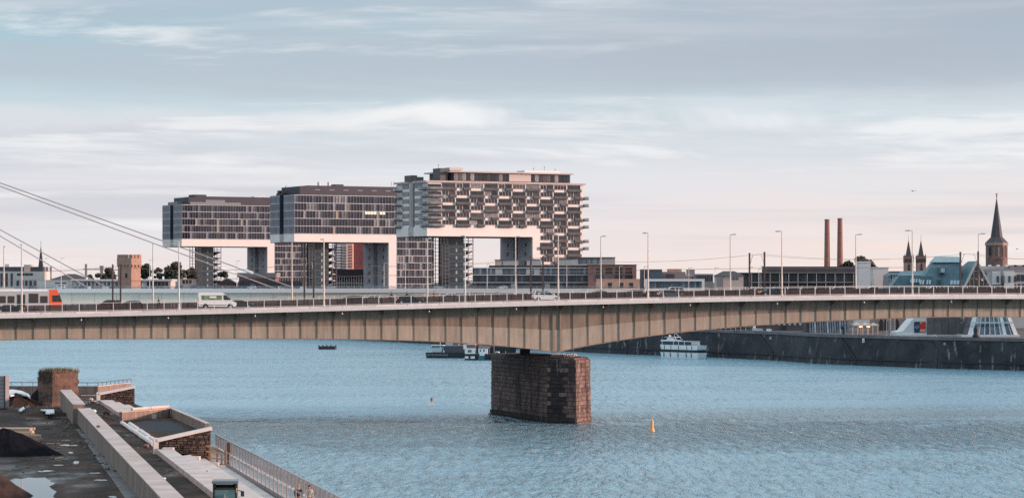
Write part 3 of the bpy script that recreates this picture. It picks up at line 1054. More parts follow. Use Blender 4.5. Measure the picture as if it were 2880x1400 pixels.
    eb = MB().box(.36, .5, 6.1, 14.4, 0, 1.9).mesh('ribbon_window', m_bdark)
    ebp = MB().box(.30, .355, .1, 1.25, .15, 1.75).mesh('pane', mat('pale_pane', (.20, .21, .25), .2))
    eb2 = MB().box(.36, .5, 20.8, 28, 0, 1.9).mesh('ribbon_window', m_bdark)
    cg = MB().box(.5, 7.5, -.08, .02, 0, 2.5).mesh('loggia', m_bdark)
    cgp = MB().box(.7, 7.3, -.14, -.085, .1, 2.3).mesh('loggia_glass', g_flat)
    for r in range(6):
        z = BEAM1 + r * fh + .25
        b = put('balcony', c1[0], k, (0 if r % 2 else .9, 0, z - .02))
        put('balustrade', c1[1], b)
        b = put('balcony', c2[0], k, (0 if r % 2 else .6, 0, z - .02))
        put('balustrade', c2[1], b)
        a = put('loggia', cg, k, (0, 0, z))
        put('loggia_glass', cgp, a)
        for o, v in ((eb, 6.1), (eb2, 20.8)):
            a = put('ribbon_window', o, k, (0, 0, z + .8))
            for i in range(6 if v < 10 else 5):
                put('pane', ebp, a, (0, v + .1 + 1.36 * i, 0))
    MB().box(2.8, 2.99, 14.7, 20.5, BEAM1, ROOF - .6).build('slot_glass', mat('slot_glass', (.03, .045, .06), .15), k)

crane_house('dark glazed crane-shaped house farthest left, beside the round crenellated tower side', -204.0, 1582.0, False, 1.77, 1)['label'] = 'dark glazed inverted-L house with a glass roof screen, leftmost of the three'
crane_house('middle of the three inverted-L houses, glazed with pale floor bands and lit offices', -119.0, 1400.0, False, 1.77, 2)
crane_house('tallest inverted-L house with staggered balconies all over its long front', -40.3, 1214.0, True, 1.77)
# ------------------------------------------------------------------ town behind the river
def root_at(name, label, cat, px, Y, rz=0.0, group=None, z=QZ):
    return thing(name, label, cat, (U(px, 0, Y).x, Y, z), rz, group)

class Blk:
    "a building laid out from its picture columns and rows at a real distance"
    def __init__(s, name, label, px0, px1, ytop, Y, depth, m, cat='building', group=None, ybot=None, base=QZ):
        s.px0, s.Y, s.base = px0, Y, base
        s.r = root_at(name, label, cat, px0, Y, 0, group, base)
        s.w, s.d = s.X(px1), depth
        s.box('wall', px0, px1, ytop, ybot, 0, depth, m)
    def X(s, px):
        return (px - s.px0) / FPX * s.Y
    def Z(s, py):
        return 0.0 if py is None else CH - (py - HY) / FPX * s.Y - s.base
    def box(s, name, a, b, yt, yb, d0, d1, m, parent=None, label=None):
        return MB().box(s.X(a), s.X(b), d0, d1, s.Z(yb), s.Z(yt)).build(name, m, parent or s.r, label=label)
    def windows(s, a, b, yt, yb, n, frac, m, name='window', frame=None, d=.12):
        w = (s.X(b) - s.X(a)) / n
        g = w * (1 - frac) / 2
        h = s.Z(yt) - s.Z(yb)
        me = MB().box(g, w - g, -d, .05, 0, h).mesh(name, m)
        fm = None
        if frame:
            fm = MB().box(g - .12, g, -d - .1, 0, -.1, h + .1).box(w - g, w - g + .12, -d - .1, 0, -.1, h + .1).box(g, w - g, -d - .1, 0, -.1, 0).box(g, w - g, -d - .1, 0, h, h + .1).mesh('window_frame', frame)
        for i in range(n):
            o = put(name, me, s.r, (s.X(a) + i * w, 0, s.Z(yb)))
            if fm:
                put('window_frame', fm, o)
    def hip(s, a, b, ye, yr, m, d0=None, d1=None, inset=None, name='roof'):
        x0, x1 = s.X(a), s.X(b)
        d0, d1 = (-.6 if d0 is None else d0), (s.d + .6 if d1 is None else d1)
        i = inset if inset is not None else (x1 - x0) * .3
        j = (d1 - d0) * .42
        MB().prism([(x0, d0), (x1, d0), (x1, d1), (x0, d1)], s.Z(ye), s.Z(yr), [(x0 + i, d0 + j), (x1 - i, d0 + j), (x1 - i, d1 - j), (x0 + i, d1 - j)]).build(name, m, s.r)

g_dark = glass('dark_window', (.02, .024, .032), (.12, .13, .15), .4, .15)
g_blue = glass('blue_window', (.05, .075, .10), (.26, .33, .39), .5, .15)
m_pink = mat('pink_render', (.62, .49, .44), .85, nscale=.3, namt=.12)
m_cream = mat('cream_render', (.62, .57, .54), .85, nscale=.3, namt=.12)
m_brick = mat('brown_brick', (.23, .13, .115), .9, nscale=.8, namt=.2)
m_brick_o = mat('orange_brick', (.50, .30, .23), .9, nscale=.6, namt=.2)
m_sand = mat('sandstone', (.34, .25, .22), .9, nscale=.5, namt=.25)
m_dgrey = mat('charcoal_wall', (.075, .078, .09), .8, nscale=.3, namt=.2)
m_mgrey = mat('mid_grey_wall', (.24, .235, .25), .8, nscale=.3, namt=.2)
m_lgrey = mat('pale_grey_wall', (.50, .49, .49), .8, nscale=.3, namt=.12)
m_teal = mat('patina_copper', (.10, .20, .245), .55, nscale=.5, namt=.25, streak=.25)
m_tealp = mat('pale_patina', (.30, .45, .50), .5, nscale=.4, namt=.15)

# far left: pale house, slim spire, market hall, crenellated tower
b = Blk('pale_house', 'pale pink flat-roofed house with a dark roof storey at the left edge', -70, 122, 763, 1480, 22, m_cream)
b.box('roof_storey', -70, 118, 750, 763, 2, 20, m_dgrey)
b.box('stair_block', 66, 84, 744, 763, 1, 12, m_pink)
b.windows(47, 93, 768, 775, 4, .9, g_dark)
b.windows(-60, 40, 768, 806, 7, .45, g_dark)
b.box('roof_unit', 8, 20, 742, 750, 6, 10, M_['white'])
b = Blk('low_white_house', 'low white flat box house behind the tram', 105, 190, 787, 1440, 16, mat('white_render', (.74, .69, .66), .8, nscale=.3, namt=.08))
b.windows(153, 188, 794, 797, 2, .85, g_dark)
b = Blk('grey_row_house', 'small grey house in front of the pale pink house', 40, 106, 785, 1445, 14, m_lgrey)
b.windows(44, 104, 789, 804, 5, .6, g_dark)
b = Blk('dark_roofed_shed', 'long shed with a dark pitched roof behind the market hall', 138, 245, 787, 1560, 24, m_dgrey)
b.hip(136, 248, 787, 770, M_['slate'], inset=10)
t = root_at('church_spire', 'needle-thin dark church spire behind the pale house', 'church', 115, 1700)
MB().box(-1.6, 1.6, -1.6, 1.6, 0, 22).build('tower', m_brick, t)
MB().prism([(-1.7, -1.7), (1.7, -1.7), (1.7, 1.7), (-1.7, 1.7)], 22.003, U(0, 690, 1700).z - QZ, [(-.05, -.05), (.05, -.05), (.05, .05), (-.05, .05)]).build('spire', M_['slate'], t)
MB().tube((0, 0, U(0, 691, 1700).z - QZ), (0, 0, U(0, 678, 1700).z - QZ), .12, n=5).build('finial', M_['dark_steel'], t)
b = Blk('market_hall', 'long low glazed hall with a white roof edge under the crenellated tower', 205, 480, 790, 1400, 20, m_lgrey)
b.box('roof', 200, 484, 785, 790, -.8, 21, M_['white'])
b.windows(212, 400, 792, 804, 17, .8, g_blue, frame=M_['white'])
b.windows(412, 474, 792, 804, 6, .85, g_dark)
b.windows(205, 480, 807, 813, 22, .6, g_dark)
for px, h in ((236, 780), (268, 781), (322, 776), (412, 778), (452, 777)):
    b.box('chimney', px, px + 4, h, 785, 6, 8, M_['white'])
b = Blk('pink_low_house', 'low pink flat house beside the leftmost inverted-L house', 480, 542, 784, 1440, 16, m_pink)
b.windows(512, 540, 787, 797, 3, .7, g_dark)
m_towr = mat('red_sandstone', (.40, .245, .195), .9, nscale=.5, namt=.2)
tw = root_at('stone_tower', 'crenellated octagonal stone tower lit orange on one flank', 'tower', 364, 1345)
oc = [(-6.9, -3.2), (-3.2, -6.9), (3.2, -6.9), (6.9, -3.2), (6.9, 3.2), (3.2, 6.9), (-3.2, 6.9), (-6.9, 3.2)]
oc = [(x * .98 , y) for x, y in oc]
top = U(0, 726, 1345).z - QZ
MB().prism([(-5.95, -1.1), (1.75, -5.0), (5.95, -.55), (2.6, 5.0), (-3.2, 5.0)], 0, top - 3.6).build('shaft', m_towr, tw)
MB().prism([(-6.4, -1.3), (1.9, -5.5), (6.4, -.65), (2.8, 5.5), (-3.5, 5.5)], top - 3.6, top).build('parapet', m_towr, tw)
pts = [(-6.4, -1.3), (1.9, -5.5), (6.4, -.65), (2.8, 5.5), (-3.5, 5.5)]
for p, q in zip(pts, pts[1:] + pts[:1]):
    p, q = Vector(p), Vector(q)
    n = max(3, round((q - p).length / 1.9))
    for i in range(n):
        a = p + (q - p) * ((i + .18) / n)
        c = p + (q - p) * ((i + .82) / n)
        inn = -((a + c) / 2).normalized() * .9
        MB().hexa([(a.x, a.y, top), (c.x, c.y, top), (c.x + inn.x, c.y + inn.y, top), (a.x + inn.x, a.y + inn.y, top)],
                  [(a.x, a.y, top + 1.9), (c.x, c.y, top + 1.9), (c.x + inn.x, c.y + inn.y, top + 1.9), (a.x + inn.x, a.y + inn.y, top + 1.9)]).build('merlon', m_towr, tw)
    for i in range(n):
        a = p + (q - p) * ((i + .25) / n)
        c = p + (q - p) * ((i + .6) / n)
        MB().bar((a.x * 1.005, a.y * 1.005, top - 4.1), (c.x * 1.005, c.y * 1.005, top - 4.1), .5, .9).build('corbel', m_towr, tw)
for u, z in ((.62, top - 9), (.35, top - 16)):
    p = Vector((-5.95, -1.1)).lerp(Vector((1.75, -5.0)), u)
    MB().bar((p.x - .45, p.y - .05, z), (p.x + .45, p.y - .5, z), .3, 2.2).build('arrow_window', M_['black'], tw)
for i, (px, yt) in enumerate(((60, 0), )):
    pass
# building crane and pale works far away
cr_ = root_at('tower_crane', 'pale tower crane far off between spire and stone tower', 'crane', 242, 2400)
zc = U(0, 757, 2400).z - QZ
MB().bar((0, 0, 0), (0, 0, zc + 5), 2.0, 2.0).build('mast', mat('hazed_steel', (.36, .30, .31), .8), cr_)  # distance haze is put into this pale steel colour
MB().bar((-3, 0, zc), (30, 0, zc - .5), .9, .9).build('jib', MATS['hazed_steel'], cr_)
MB().box(20, 25, -1, 1, zc - 2.5, zc).build('counterweight', MATS['hazed_steel'], cr_)
for px, yt, w, lab in ((286, 747, 8, 'hazy square chimney far beyond the crane'), (143, 750, 4, 'hazy thin chimney right of the needle spire')):
    c = root_at('far_chimney', lab, 'chimney', px, 2600)
    h = U(0, yt, 2600).z - QZ
    MB().box(-w / 5, w / 5, -1, 1, 0, h).build('shaft', MATS['hazed_steel'], c)
    MB().box(-w / 4, w / 4, -1.3, 1.3, h - 3, h).build('cap', MATS['hazed_steel'], c)

# between the legs of the crane houses
b = Blk('gabled_house', 'small dark gabled brick house left of the long dark shed', 612, 662, 797, 1300, 10, m_brick)
x0, x1 = b.X(610), b.X(664)
MB().add([(x0, -.5, b.Z(797)), (x1, -.5, b.Z(797)), (x1, 10.5, b.Z(797)), (x0, 10.5, b.Z(797)), ((x0 + x1) / 2, -.5, b.Z(782)), ((x0 + x1) / 2, 10.5, b.Z(782))],
         [(0, 1, 4), (2, 3, 5), (1, 2, 5, 4), (3, 0, 4, 5), (3, 2, 1, 0)]).build('roof', M_['slate'], b.r)
b.windows(630, 645, 790, 796, 2, .5, g_dark)
b = Blk('dark_long_shed', 'long dark metal shed under the leftmost inverted-L house', 670, 850, 790, 1290, 26, m_dgrey)
b.box('roof', 668, 775, 767, 780, -1.5, 27, m_mgrey)
b.box('upper_wall', 672, 772, 780, 790, 0, 26, m_brick)
b.windows(672, 850, 796, 806, 12, .6, g_dark)
b = Blk('balcony_block', 'far white apartment block with stacked balconies seen through the middle arch', 938, 975, 680, 2100, 20, mat('far_grey', (.32, .30, .33), .8))
for i in range(9):
    y = 690 + i * 7.6
    b.box('balcony', 946 + (i % 2), 957, y, y + 4.2, -2.2, 0, M_['white'])
    b.box('balcony', 962, 975, y + 2, y + 5, -2.2, 0, m_lgrey)
    b.windows(940, 974, y + 4.6, y + 7, 4, .6, g_dark)
b = Blk('pink_slab_tower', 'far pink slab tower beside the white balcony block', 975, 992, 678, 2110, 18, mat('salmon_render', (.66, .42, .36), .85))
for i in range(8):
    b.windows(977, 990, 692 + i * 8, 695 + i * 8, 3, .65, g_dark)
b = Blk('red_slab_tower', 'far dark red slab tower seen through the middle arch', 992, 1024, 676, 2120, 18, mat('maroon_render', (.26, .10, .11), .85))
for i in range(12):
    b.windows(993, 1023, 683 + i * 6, 686 + i * 6, 8, .4, g_dark)
b = Blk('dark_bridge_hall', 'dark flat hall on white posts inside the middle arch', 930, 1028, 757, 1470, 18, m_dgrey, ybot=777, base=QZ)
for i in range(14):
    px = 933 + i * 6.8
    b.box('post', px, px + 2, 777, None, 1, 2.2, M_['white'])
b.box('back_wall', 930, 1028, 777, None, 8, 9, m_dgrey)
b.box('cross_beam', 930, 1028, 795, 797, .9, 1.2, M_['white'])

# low glazed terrace right of the tallest crane house, with roof pavilions
b = Blk('glazed_terrace', 'three-storey dark glazed terrace with thin white floor lines', 1330, 1657, 752, 1150, 18, m_dgrey)
for y0, y1 in ((754, 771), (775, 792), (796, 815)):
    b.windows(1333, 1655, y0, y1, 44, .88, g_blue if y0 == 754 else g_dark)
for y in (753, 773, 794):
    b.box('floor_edge', 1329, 1657, y - .8, y + .9, -1.3, -.15, m_edge)
for px, a, c in ((1393, 756, 771), (1480, 756, 771), (1502, 756, 772), (1437, 797, 815), (1532, 797, 815)):
    b.box('panel', px, px + 20 - (px % 7), a, c, -.3, -.14, m_lgrey)
b.box('roof_garden', 1375, 1655, 746, 752, 1, 16, mat('planting', (.06, .055, .05), .95, nscale=1, namt=.5))
for a, c, yt in ((1392, 1410, 731), (1415, 1458, 731), (1482, 1524, 730), (1572, 1626, 728)):
    b.box('roof_pavilion', a, c, yt, 748, 5, 14, m_lgrey if a != 1392 else m_pink)
    b.box('pavilion_roof', a - 2, c + 2, yt - 1.5, yt, 4.6, 14.4, m_dgrey)
b.windows(1630, 1630.1, 730, 731, 1, .5, g_dark)
b = Blk('blue_penthouse', 'blue glazed roof pavilion behind the brick loft house', 1594, 1730, 724.5, 1175, 12, m_lgrey)
b.windows(1626, 1686, 727, 741, 14, .85, g_blue)
b.box('roof', 1592, 1731, 723, 724.5, -.8, 12.5, m_dgrey)
b = Blk('brick_loft_house', 'brown brick loft house with square openings beside the glazed terrace', 1655, 1790, 745, 1140, 16, m_brick)
b.box('roof', 1652, 1792, 743.5, 745, -.5, 16.4, m_brick)
b.windows(1671, 1782, 752, 771, 4, .78, g_dark, frame=m_brick_o)
b.windows(1671, 1782, 773, 790, 4, .78, g_dark)
b = Blk('orange_brick_wing', 'low orange brick wing in front of the brown loft house', 1678, 1812, 784, 1125, 9, m_brick_o)
for px in (1710, 1742, 1770):
    b.box('doorway', px, px + 11, 795, 809, -.1, .05, M_['black'])
b = Blk('charcoal_hall', 'charcoal box hall above the white-framed pavilion', 1805, 1862, 757, 1080, 16, m_dgrey)
b.box('blue_panel', 1828, 1862, 764, 784, -.2, 0, mat('blue_cladding', (.08, .12, .16), .5))
b = Blk('brown_box_house', 'brown-grey box house with one dark panel beside the charcoal hall', 1862, 1928, 764, 1085, 16, mat('brown_render', (.30, .24, .245), .85, nscale=.3, namt=.1))
b.box('upper_storey', 1881, 1918, 756, 764, 2, 12, m_brick_o)
b.box('dark_panel', 1873, 1897, 770, 781, -.15, 0, m_dgrey)
b = Blk('white_framed_pavilion', 'long glazed pavilion inside a white frame behind the white estate car', 1815, 1980, 785, 1000, 14, m_dgrey)
b.box('frame_top', 1813, 1981, 784, 791, -1.2, -.02, M_['white'])
b.box('frame_side', 1813, 1825, 791, 818, -1.2, -.02, M_['white'])
b.box('frame_side', 1973, 1981, 791, 818, -1.2, -.02, M_['white'])
b.box('frame_sill', 1825, 1973, 811, 818, -1.2, -.02, M_['white'])
b.windows(1826, 1972, 792, 810.5, 22, .9, g_blue)
b = Blk('small_pink_house', 'tiny pink house with roof dish left of the hip-roofed house', 1926, 1956, 771, 1100, 10, m_pink)
b.windows(1932, 1952, 778, 784, 2, .45, g_dark)
b.box('roof_block', 1934, 1955, 758, 771, 2, 9, m_mgrey)
b = Blk('dark_glazed_house', 'dark glazed flat house between the tiny pink house and hip roof', 1956, 2006, 770, 1090, 14, m_mgrey)
b.windows(1958, 2004, 774, 790, 8, .7, g_dark)
b = Blk('hip_roofed_house', 'pink stone house with a dark hipped roof and five slit windows', 2016, 2091, 776, 950, 12, m_pink)
b.hip(2011, 2096, 776, 762, M_['slate'], inset=3.6)
b.box('grey_bay', 2015, 2033, 778, 812, -.5, 0, m_mgrey)  # bay in grey, unlike the pink walls
b.windows(2056, 2078, 780, 787, 5, .45, M_['black'])
b = Blk('long_dark_depot', 'long dark depot with a colonnaded upper floor below the twin chimneys', 2088, 2412, 768, 1010, 26, m_dgrey)
b.box('roof', 2160, 2412, 749, 766, 3, 25, M_['slate'])
b.box('eaves', 2084, 2414, 766, 768, -2.2, 26, m_mgrey)
b.windows(2112, 2410, 771, 791, 38, .8, g_dark)
b.windows(2112, 2410, 797, 812, 38, .8, g_dark)
for px in range(2112, 2412, 26):
    b.box('column', px, px + 1.6, 768, 812, -2.0, -1.6, m_lgrey)
b.box('balcony_edge', 2108, 2412, 792, 795, -2.1, -.13, m_mgrey)

# twin brick chimneys
for px, yt, wb, wt, lab in ((2326, 620, 8.8, 6.6, 'left of the two tall red brick chimneys'), (2362.5, 617, 9.2, 6.8, 'right of the two tall red brick chimneys')):
    c = root_at('brick_chimney', lab, 'chimney', px, 1900, 0, 'tall brick chimneys')
    h = U(0, yt, 1900).z - QZ
    k = 1900 / FPX
    MB().lathe([(wb * k, 0), (wb * k * .97, h * .3), (wt * k, h)], 14).build('shaft', mat('chimney_brick', (.30, .145, .125), .9, nscale=.4, namt=.2), c)
    for j in range(5):
        z = h * (.35 + .12 * j)
        r = (wb + (wt - wb) * (z / h)) * k + .06
        MB().lathe([(r, z), (r, z + .5)], 14).build('band', m_brick, c)
    MB().lathe([(wt * k + .12, h), (wt * k + .12, h + .9)], 14).build('rim', m_brick, c)

# slanted white stair towers, patina roofs, glazed gable
def leaning(px0, px1, y0, yb, tx0, tx1, lab, m, Y):
    r = root_at('slanted_tower', lab, 'tower', px0, Y)
    X = lambda q: (q - px0) / FPX * Y
    h = U(0, y0, Y).z - QZ
    MB().prism([(X(px0), 0), (X(px1), 0), (X(px1), 8), (X(px0), 8)], 0, h, [(X(tx0), 1.0), (X(tx1), 1.0), (X(tx1), 8), (X(tx0), 8)]).build('wall', m, r)
    MB().prism([(X(tx0) - .2, .8), (X(tx1) + .2, .8), (X(tx1) + .2, 8.2), (X(tx0) - .2, 8.2)], h, h + .4).build('coping', M_['white'], r)
    w = MB().box(X((px0 + px1) / 2) - .2, X((px0 + px1) / 2) + .2, .4, .9, h * .5, h * .5 + 1.4).build('slit_window', M_['black'], r)
leaning(2408, 2450, 738, 815, 2418, 2450, 'tall pale slanted tower in front of the chimney trees', mat('pale_blue_plaster', (.60, .62, .63), .7, nscale=.4, namt=.06), 900)
leaning(2470, 2502, 754, 815, 2456, 2500, 'shorter pinkish leaning tower that widens upward', mat('rosy_plaster', (.72, .63, .60), .7, nscale=.4, namt=.06), 880)
b = Blk('patina_annex', 'low blue-green roofed annex below the twin church towers', 2500, 2640, 790, 860, 14, m_mgrey)
b.hip(2500, 2640, 775, 762, m_teal, inset=1.5)
b.box('upper_wall', 2500, 2640, 775, 790, .5, 13, m_mgrey)
b.box('frame', 2499, 2528, 763, 768, -1.2, -.3, m_teal)
b.windows(2503, 2526, 772, 788, 3, .8, g_blue, frame=M_['white'])
t = root_at('patina_roof_house', 'steep blue-green metal roofed house with a glazed gable', 'building', 2500, 800)
kx = lambda q: (q - 2500) / FPX * 800
kz = lambda q: U(0, q, 800).z - QZ
# left sloping wing, main mansard, right gable
def gableslab(name, prof, d0, d1, m, taper=0):
    MB().slab([(kx(a), kz(c)) for a, c in prof], d0, d1, taper).build(name, m, t)
gableslab('low_roof', [(2503, 815), (2622, 815), (2622, 776), (2532, 776)], 2, 9, m_teal)
gableslab('main_roof', [(2580, 815), (2700, 815), (2712, 735), (2672, 735), (2632, 735)], 1, 14, m_teal, 4.5)
gableslab('roof_cap', [(2630, 737), (2714, 737), (2704, 721), (2644, 721)], 4.5, 11, m_tealp, 1.0)
gx0, gx1, ga = 2702, 2786, 2742
MB().add([(kx(gx0 - 3), -3.5, kz(815)), (kx(ga), -3.5, kz(734)), (kx(ga), 12, kz(734)), (kx(2640), 12, kz(815)), (kx(gx1), -3.5, kz(815)), (kx(gx1), 12, kz(815))],
         [(0, 1, 2, 3), (1, 4, 5, 2), (3, 2, 5), (0, 3, 5, 4)]).build('gable_roof', m_teal, t)
gl = MB().add([(kx(gx0 + 4), -3.3, kz(815)), (kx(gx1 - 5), -3.3, kz(815)), (kx(ga), -3.3, kz(741)), (kx(gx0 + 4), -3.1, kz(815)), (kx(gx1 - 5), -3.1, kz(815)), (kx(ga), -3.1, kz(741))],
              [(0, 1, 2), (5, 4, 3), (0, 3, 4, 1), (1, 4, 5, 2), (2, 5, 3, 0)]).build('gable_glass', mat('brown_gable_glass', (.07, .05, .05), .15), t)
MB().bar((kx(gx0), -3.7, kz(816)), (kx(ga), -3.7, kz(735)), .5, .6).bar((kx(gx1), -3.7, kz(816)), (kx(ga), -3.7, kz(735)), .5, .6).build('gable_frame', m_lgrey, t)
fr = MB()
for q in (2722, 2733, 2748, 2760, 2770):
    yq = 741 + 74 * (abs(q - ga) / 40.0)
    fr.bar((kx(q), -3.45, kz(815)), (kx(q), -3.45, kz(min(814, yq))), .14, .14)
fr.bar((kx(2717), -3.45, kz(783)), (kx(2766), -3.45, kz(783)), .14, .18)
fr.bar((kx(2731), -3.45, kz(762)), (kx(2753), -3.45, kz(762)), .14, .16)
fr.build('gable_mullions', m_lgrey, t)
MB().ball((kx(2744), -3.3, kz(785)), .25, .12, .2).ball((kx(2757), -3.3, kz(787)), .25, .12, .2).build('lit_lamp', m_lit2, t)
sk = mat('skylight_glass', (.42, .48, .52), .12)
def skylight(a, c, yt, yb, d, lean=.5):
    MB().add([(kx(a), d, kz(yb)), (kx(c), d, kz(yb)), (kx(c + (yb - yt) * lean * .5), d + .9, kz(yt)), (kx(a + (yb - yt) * lean * .5), d + .9, kz(yt)),
              (kx(a), d + .3, kz(yb)), (kx(c), d + .3, kz(yb)), (kx(c + (yb - yt) * lean * .5), d + 1.2, kz(yt)), (kx(a + (yb - yt) * lean * .5), d + 1.2, kz(yt))],
             [(0, 1, 2, 3), (7, 6, 5, 4), (0, 4, 5, 1), (1, 5, 6, 2), (2, 6, 7, 3), (3, 7, 4, 0)]).build('skylight', sk, t)
for a in (2561, 2569, 2576, 2584):
    skylight(a, a + 4.5, 784, 794, .75)
for a in (2587, 2594, 2606, 2613):
    skylight(a, a + 5, 787, 799, .6)
skylight(2680, 2687, 788, 799, -.9); skylight(2689, 2696, 788, 799, -.9); skylight(2671, 2678, 788, 799, -.7)
MB().box(kx(2645), kx(2662), 1.4, 6, kz(768), kz(752)).build('dormer', m_teal, t)
MB().box(kx(2648), kx(2659), 1.2, 1.39, kz(766), kz(754)).build('dormer_window', sk, t)
MB().box(kx(2637), kx(2648), .2, 4, kz(801), kz(786)).build('dormer', m_teal, t)
MB().box(kx(2639), kx(2645), 0, .19, kz(800), kz(788)).build('dormer_window', m_dgrey, t)
# churches
for px, lab in ((2555, 'left of the two small twin-spired church towers'), (2590, 'right of the two small twin-spired church towers')):
    c = root_at('twin_church_tower', lab, 'tower', px, 1850, 0, 'twin church towers')
    k = 1850 / FPX
    Z = lambda q: U(0, q, 1850).z - QZ
    MB().box(-12.2 * k, 12.2 * k, -3, 3, 0, Z(738)).build('shaft', m_sand, c)
    MB().box(-12.8 * k, 12.8 * k, -3.2, 3.2, Z(738) + .003, Z(719)).build('belfry', mat('belfry_stone', (.19, .125, .115), .9, nscale=.5, namt=.2), c)
    for i in range(7):
        MB().box((-11 + i * 3.4) * k, (-9.4 + i * 3.4) * k, -3.3, -3.1, Z(737), Z(728)).build('louvre', M_['black'], c)
    for sx in (-11.6, 11.6):
        MB().lathe([(.35, Z(719)), (.35, Z(717)), (.02, Z(713))], 6, (sx * k, -2.7)).build('pinnacle', m_sand, c)
    MB().prism([(-7 * k, -1.8), (7 * k, -1.8), (7 * k, 1.8), (-7 * k, 1.8)], Z(718.9), Z(676), [(-.1, -.1), (.1, -.1), (.1, .1), (-.1, .1)]).build('spire', M_['slate'], c)
    MB().tube((0, 0, Z(677)), (0, 0, Z(662)), .1, n=5).build('finial', M_['dark_steel'], c)
    MB().slab([(-3.4 * k, Z(760)), (3.4 * k, Z(760)), (3.4 * k, Z(750)), (1.8 * k, Z(743)), (0, Z(740)), (-1.8 * k, Z(743)), (-3.4 * k, Z(750))], -3.06, -2.9).build('arched_window', M_['black'], c)
c = root_at('great_church_tower', 'broad church tower with a tall flared dark spire at the right', 'tower', 2803, 1650)
k = 1650 / FPX
Z = lambda q: U(0, q, 1650).z - QZ
def octo(w):
    return [(w * k * math.cos(R(22.5 + 45 * i)), w * k * math.sin(R(22.5 + 45 * i))) for i in range(8)]
MB().prism(octo(31), 0, Z(684)).build('shaft', mat('tower_stone', (.19, .125, .112), .9, nscale=.35, namt=.25), c)
MB().prism(octo(33), Z(690), Z(682.5)).build('eaves', m_sand, c)
MB().prism(octo(32.5), Z(682.4), Z(667), octo(17)).build('spire_skirt', M_['slate'], c)
MB().prism(octo(17), Z(666.9), Z(556), octo(.6)).build('spire', M_['slate'], c)
MB().tube((0, 0, Z(557)), (0, 0, Z(543)), .2, n=5).bar((-4 * k, 0, Z(546.5)), (4 * k, 0, Z(546.5)), .35, .35).ball((0, 0, Z(552)), .5, .5, .5).build('cross', M_['dark_steel'], c)
for i, a in enumerate((-22, -11, 0, 11, 22)):
    y = -math.sqrt(max(.1, 31 ** 2 - a ** 2)) * k * .95
    MB().slab([((a - 2.6) * k, Z(722)), ((a + 2.6) * k, Z(722)), ((a + 2.6) * k, Z(698)), (a * k, Z(693)), ((a - 2.6) * k, Z(698))], y - .25, y + 1.4).build('blind_arch', M_['black'] if a in (-22, 11) else m_sand, c)
MB().tube((11 * k, -28.4 * k, Z(729)), (11 * k, -30.2 * k, Z(729)), 5 * k, n=16).build('clock_face', mat('clock_dial', (.42, .30, .25), .6), c)
MB().tube((11 * k, -30.3 * k, Z(729)), (11 * k, -30.5 * k, Z(729)), 3.2 * k, n=12).build('clock_centre', m_brick, c)
# white terraces at the right edge
b = Blk('white_terraces', 'stepped white modern apartments at the right edge behind the railing', 2782, 2960, 766, 840, 16, m_lgrey)
b.box('upper_storey', 2765, 2960, 757, 766, 4, 15, m_mgrey)
b.box('roof_terrace', 2770, 2850, 748, 757, 8, 14, m_lgrey)
b.box('roof_terrace', 2850, 2960, 745, 757, 6, 14, mat('brown_render', (.30, .24, .245), .85))
b.box('bay', 2790, 2812, 763, 800, -1.2, 0, M_['concrete_w'])
b.box('bay', 2822, 2850, 762, 812, -1.6, 0, M_['concrete_w'])
b.windows(2796, 2860, 776, 793, 4, .35, g_dark, d=1.8)
b.windows(2858, 2930, 772, 790, 6, .85, g_dark)
b.windows(2790, 2930, 798, 812, 12, .5, g_dark)
for i in range(6):
    b.box('parapet_post', 2790 + i * 24, 2798 + i * 24, 744, 749, 6, 7, M_['white'])

# promenade below the girder: glass house, awning, arcades, museum prow, glass hall
b = Blk('dark_store_house', 'low dark store house under the bridge left of the sloped glass house', 2118, 2262, 902, 800, 10, m_dgrey)
b.windows(2124, 2258, 908, 914, 9, .45, m_lgrey)
b.box('door', 2200, 2212, 916, 936, -.1, 0, M_['black'])
b.box('roof', 2114, 2266, 899, 902, -.5, 10.5, M_['slate'])
b = Blk('dark_boundary_wall', 'long low dark wall behind the quay railing', 1935, 2110, 918, 815, 2, mat('soot_wall', (.03, .032, .038), .9, nscale=.4, namt=.4))
b.box('coping', 1933, 2112, 917, 918, -.2, 2.2, m_mgrey)
b = Blk('sloped_glass_house', 'low sloping glass house under the bridge left of the awning', 2268, 2386, 893, 770, 10, m_dgrey)
for i in range(16):
    px = 2272 + i * 7
    MB().add([(b.X(px + 1), -4.0, b.Z(937)), (b.X(px + 5.6), -4.0, b.Z(937)), (b.X(px + 7.6), -.3, b.Z(896)), (b.X(px + 3), -.3, b.Z(896)),
              (b.X(px + 1), -3.9, b.Z(937)), (b.X(px + 5.6), -3.9, b.Z(937)), (b.X(px + 7.6), -.2, b.Z(896)), (b.X(px + 3), -.2, b.Z(896))],
             [(0, 1, 2, 3), (7, 6, 5, 4), (0, 4, 5, 1), (1, 5, 6, 2), (2, 6, 7, 3), (3, 7, 4, 0)]).build('glass_pane', g_blue, b.r)
t = root_at('restaurant_awning', 'pale restaurant awning on posts with glowing heaters below the bridge', 'awning', 2398, 742)
X = lambda q: (q - 2398) / FPX * 742
Z = lambda q: U(0, q, 742).z - QZ
for i in range(3):
    a, c_ = 2398 + i * 24, 2398 + i * 24 + 23.5
    MB().add([(X(a), -2, Z(913)), (X(c_), -2, Z(913)), (X(c_), 4, Z(913)), (X(a), 4, Z(913)), (X((a + c_) / 2), 1, Z(905 + i * 1.2)), (X(a), -2, Z(916)), (X(c_), -2, Z(916))],
             [(0, 1, 4), (1, 2, 4), (2, 3, 4), (3, 0, 4), (5, 6, 1, 0)]).build('canopy', mat('awning_cloth', (.50, .44, .41), .9), t)
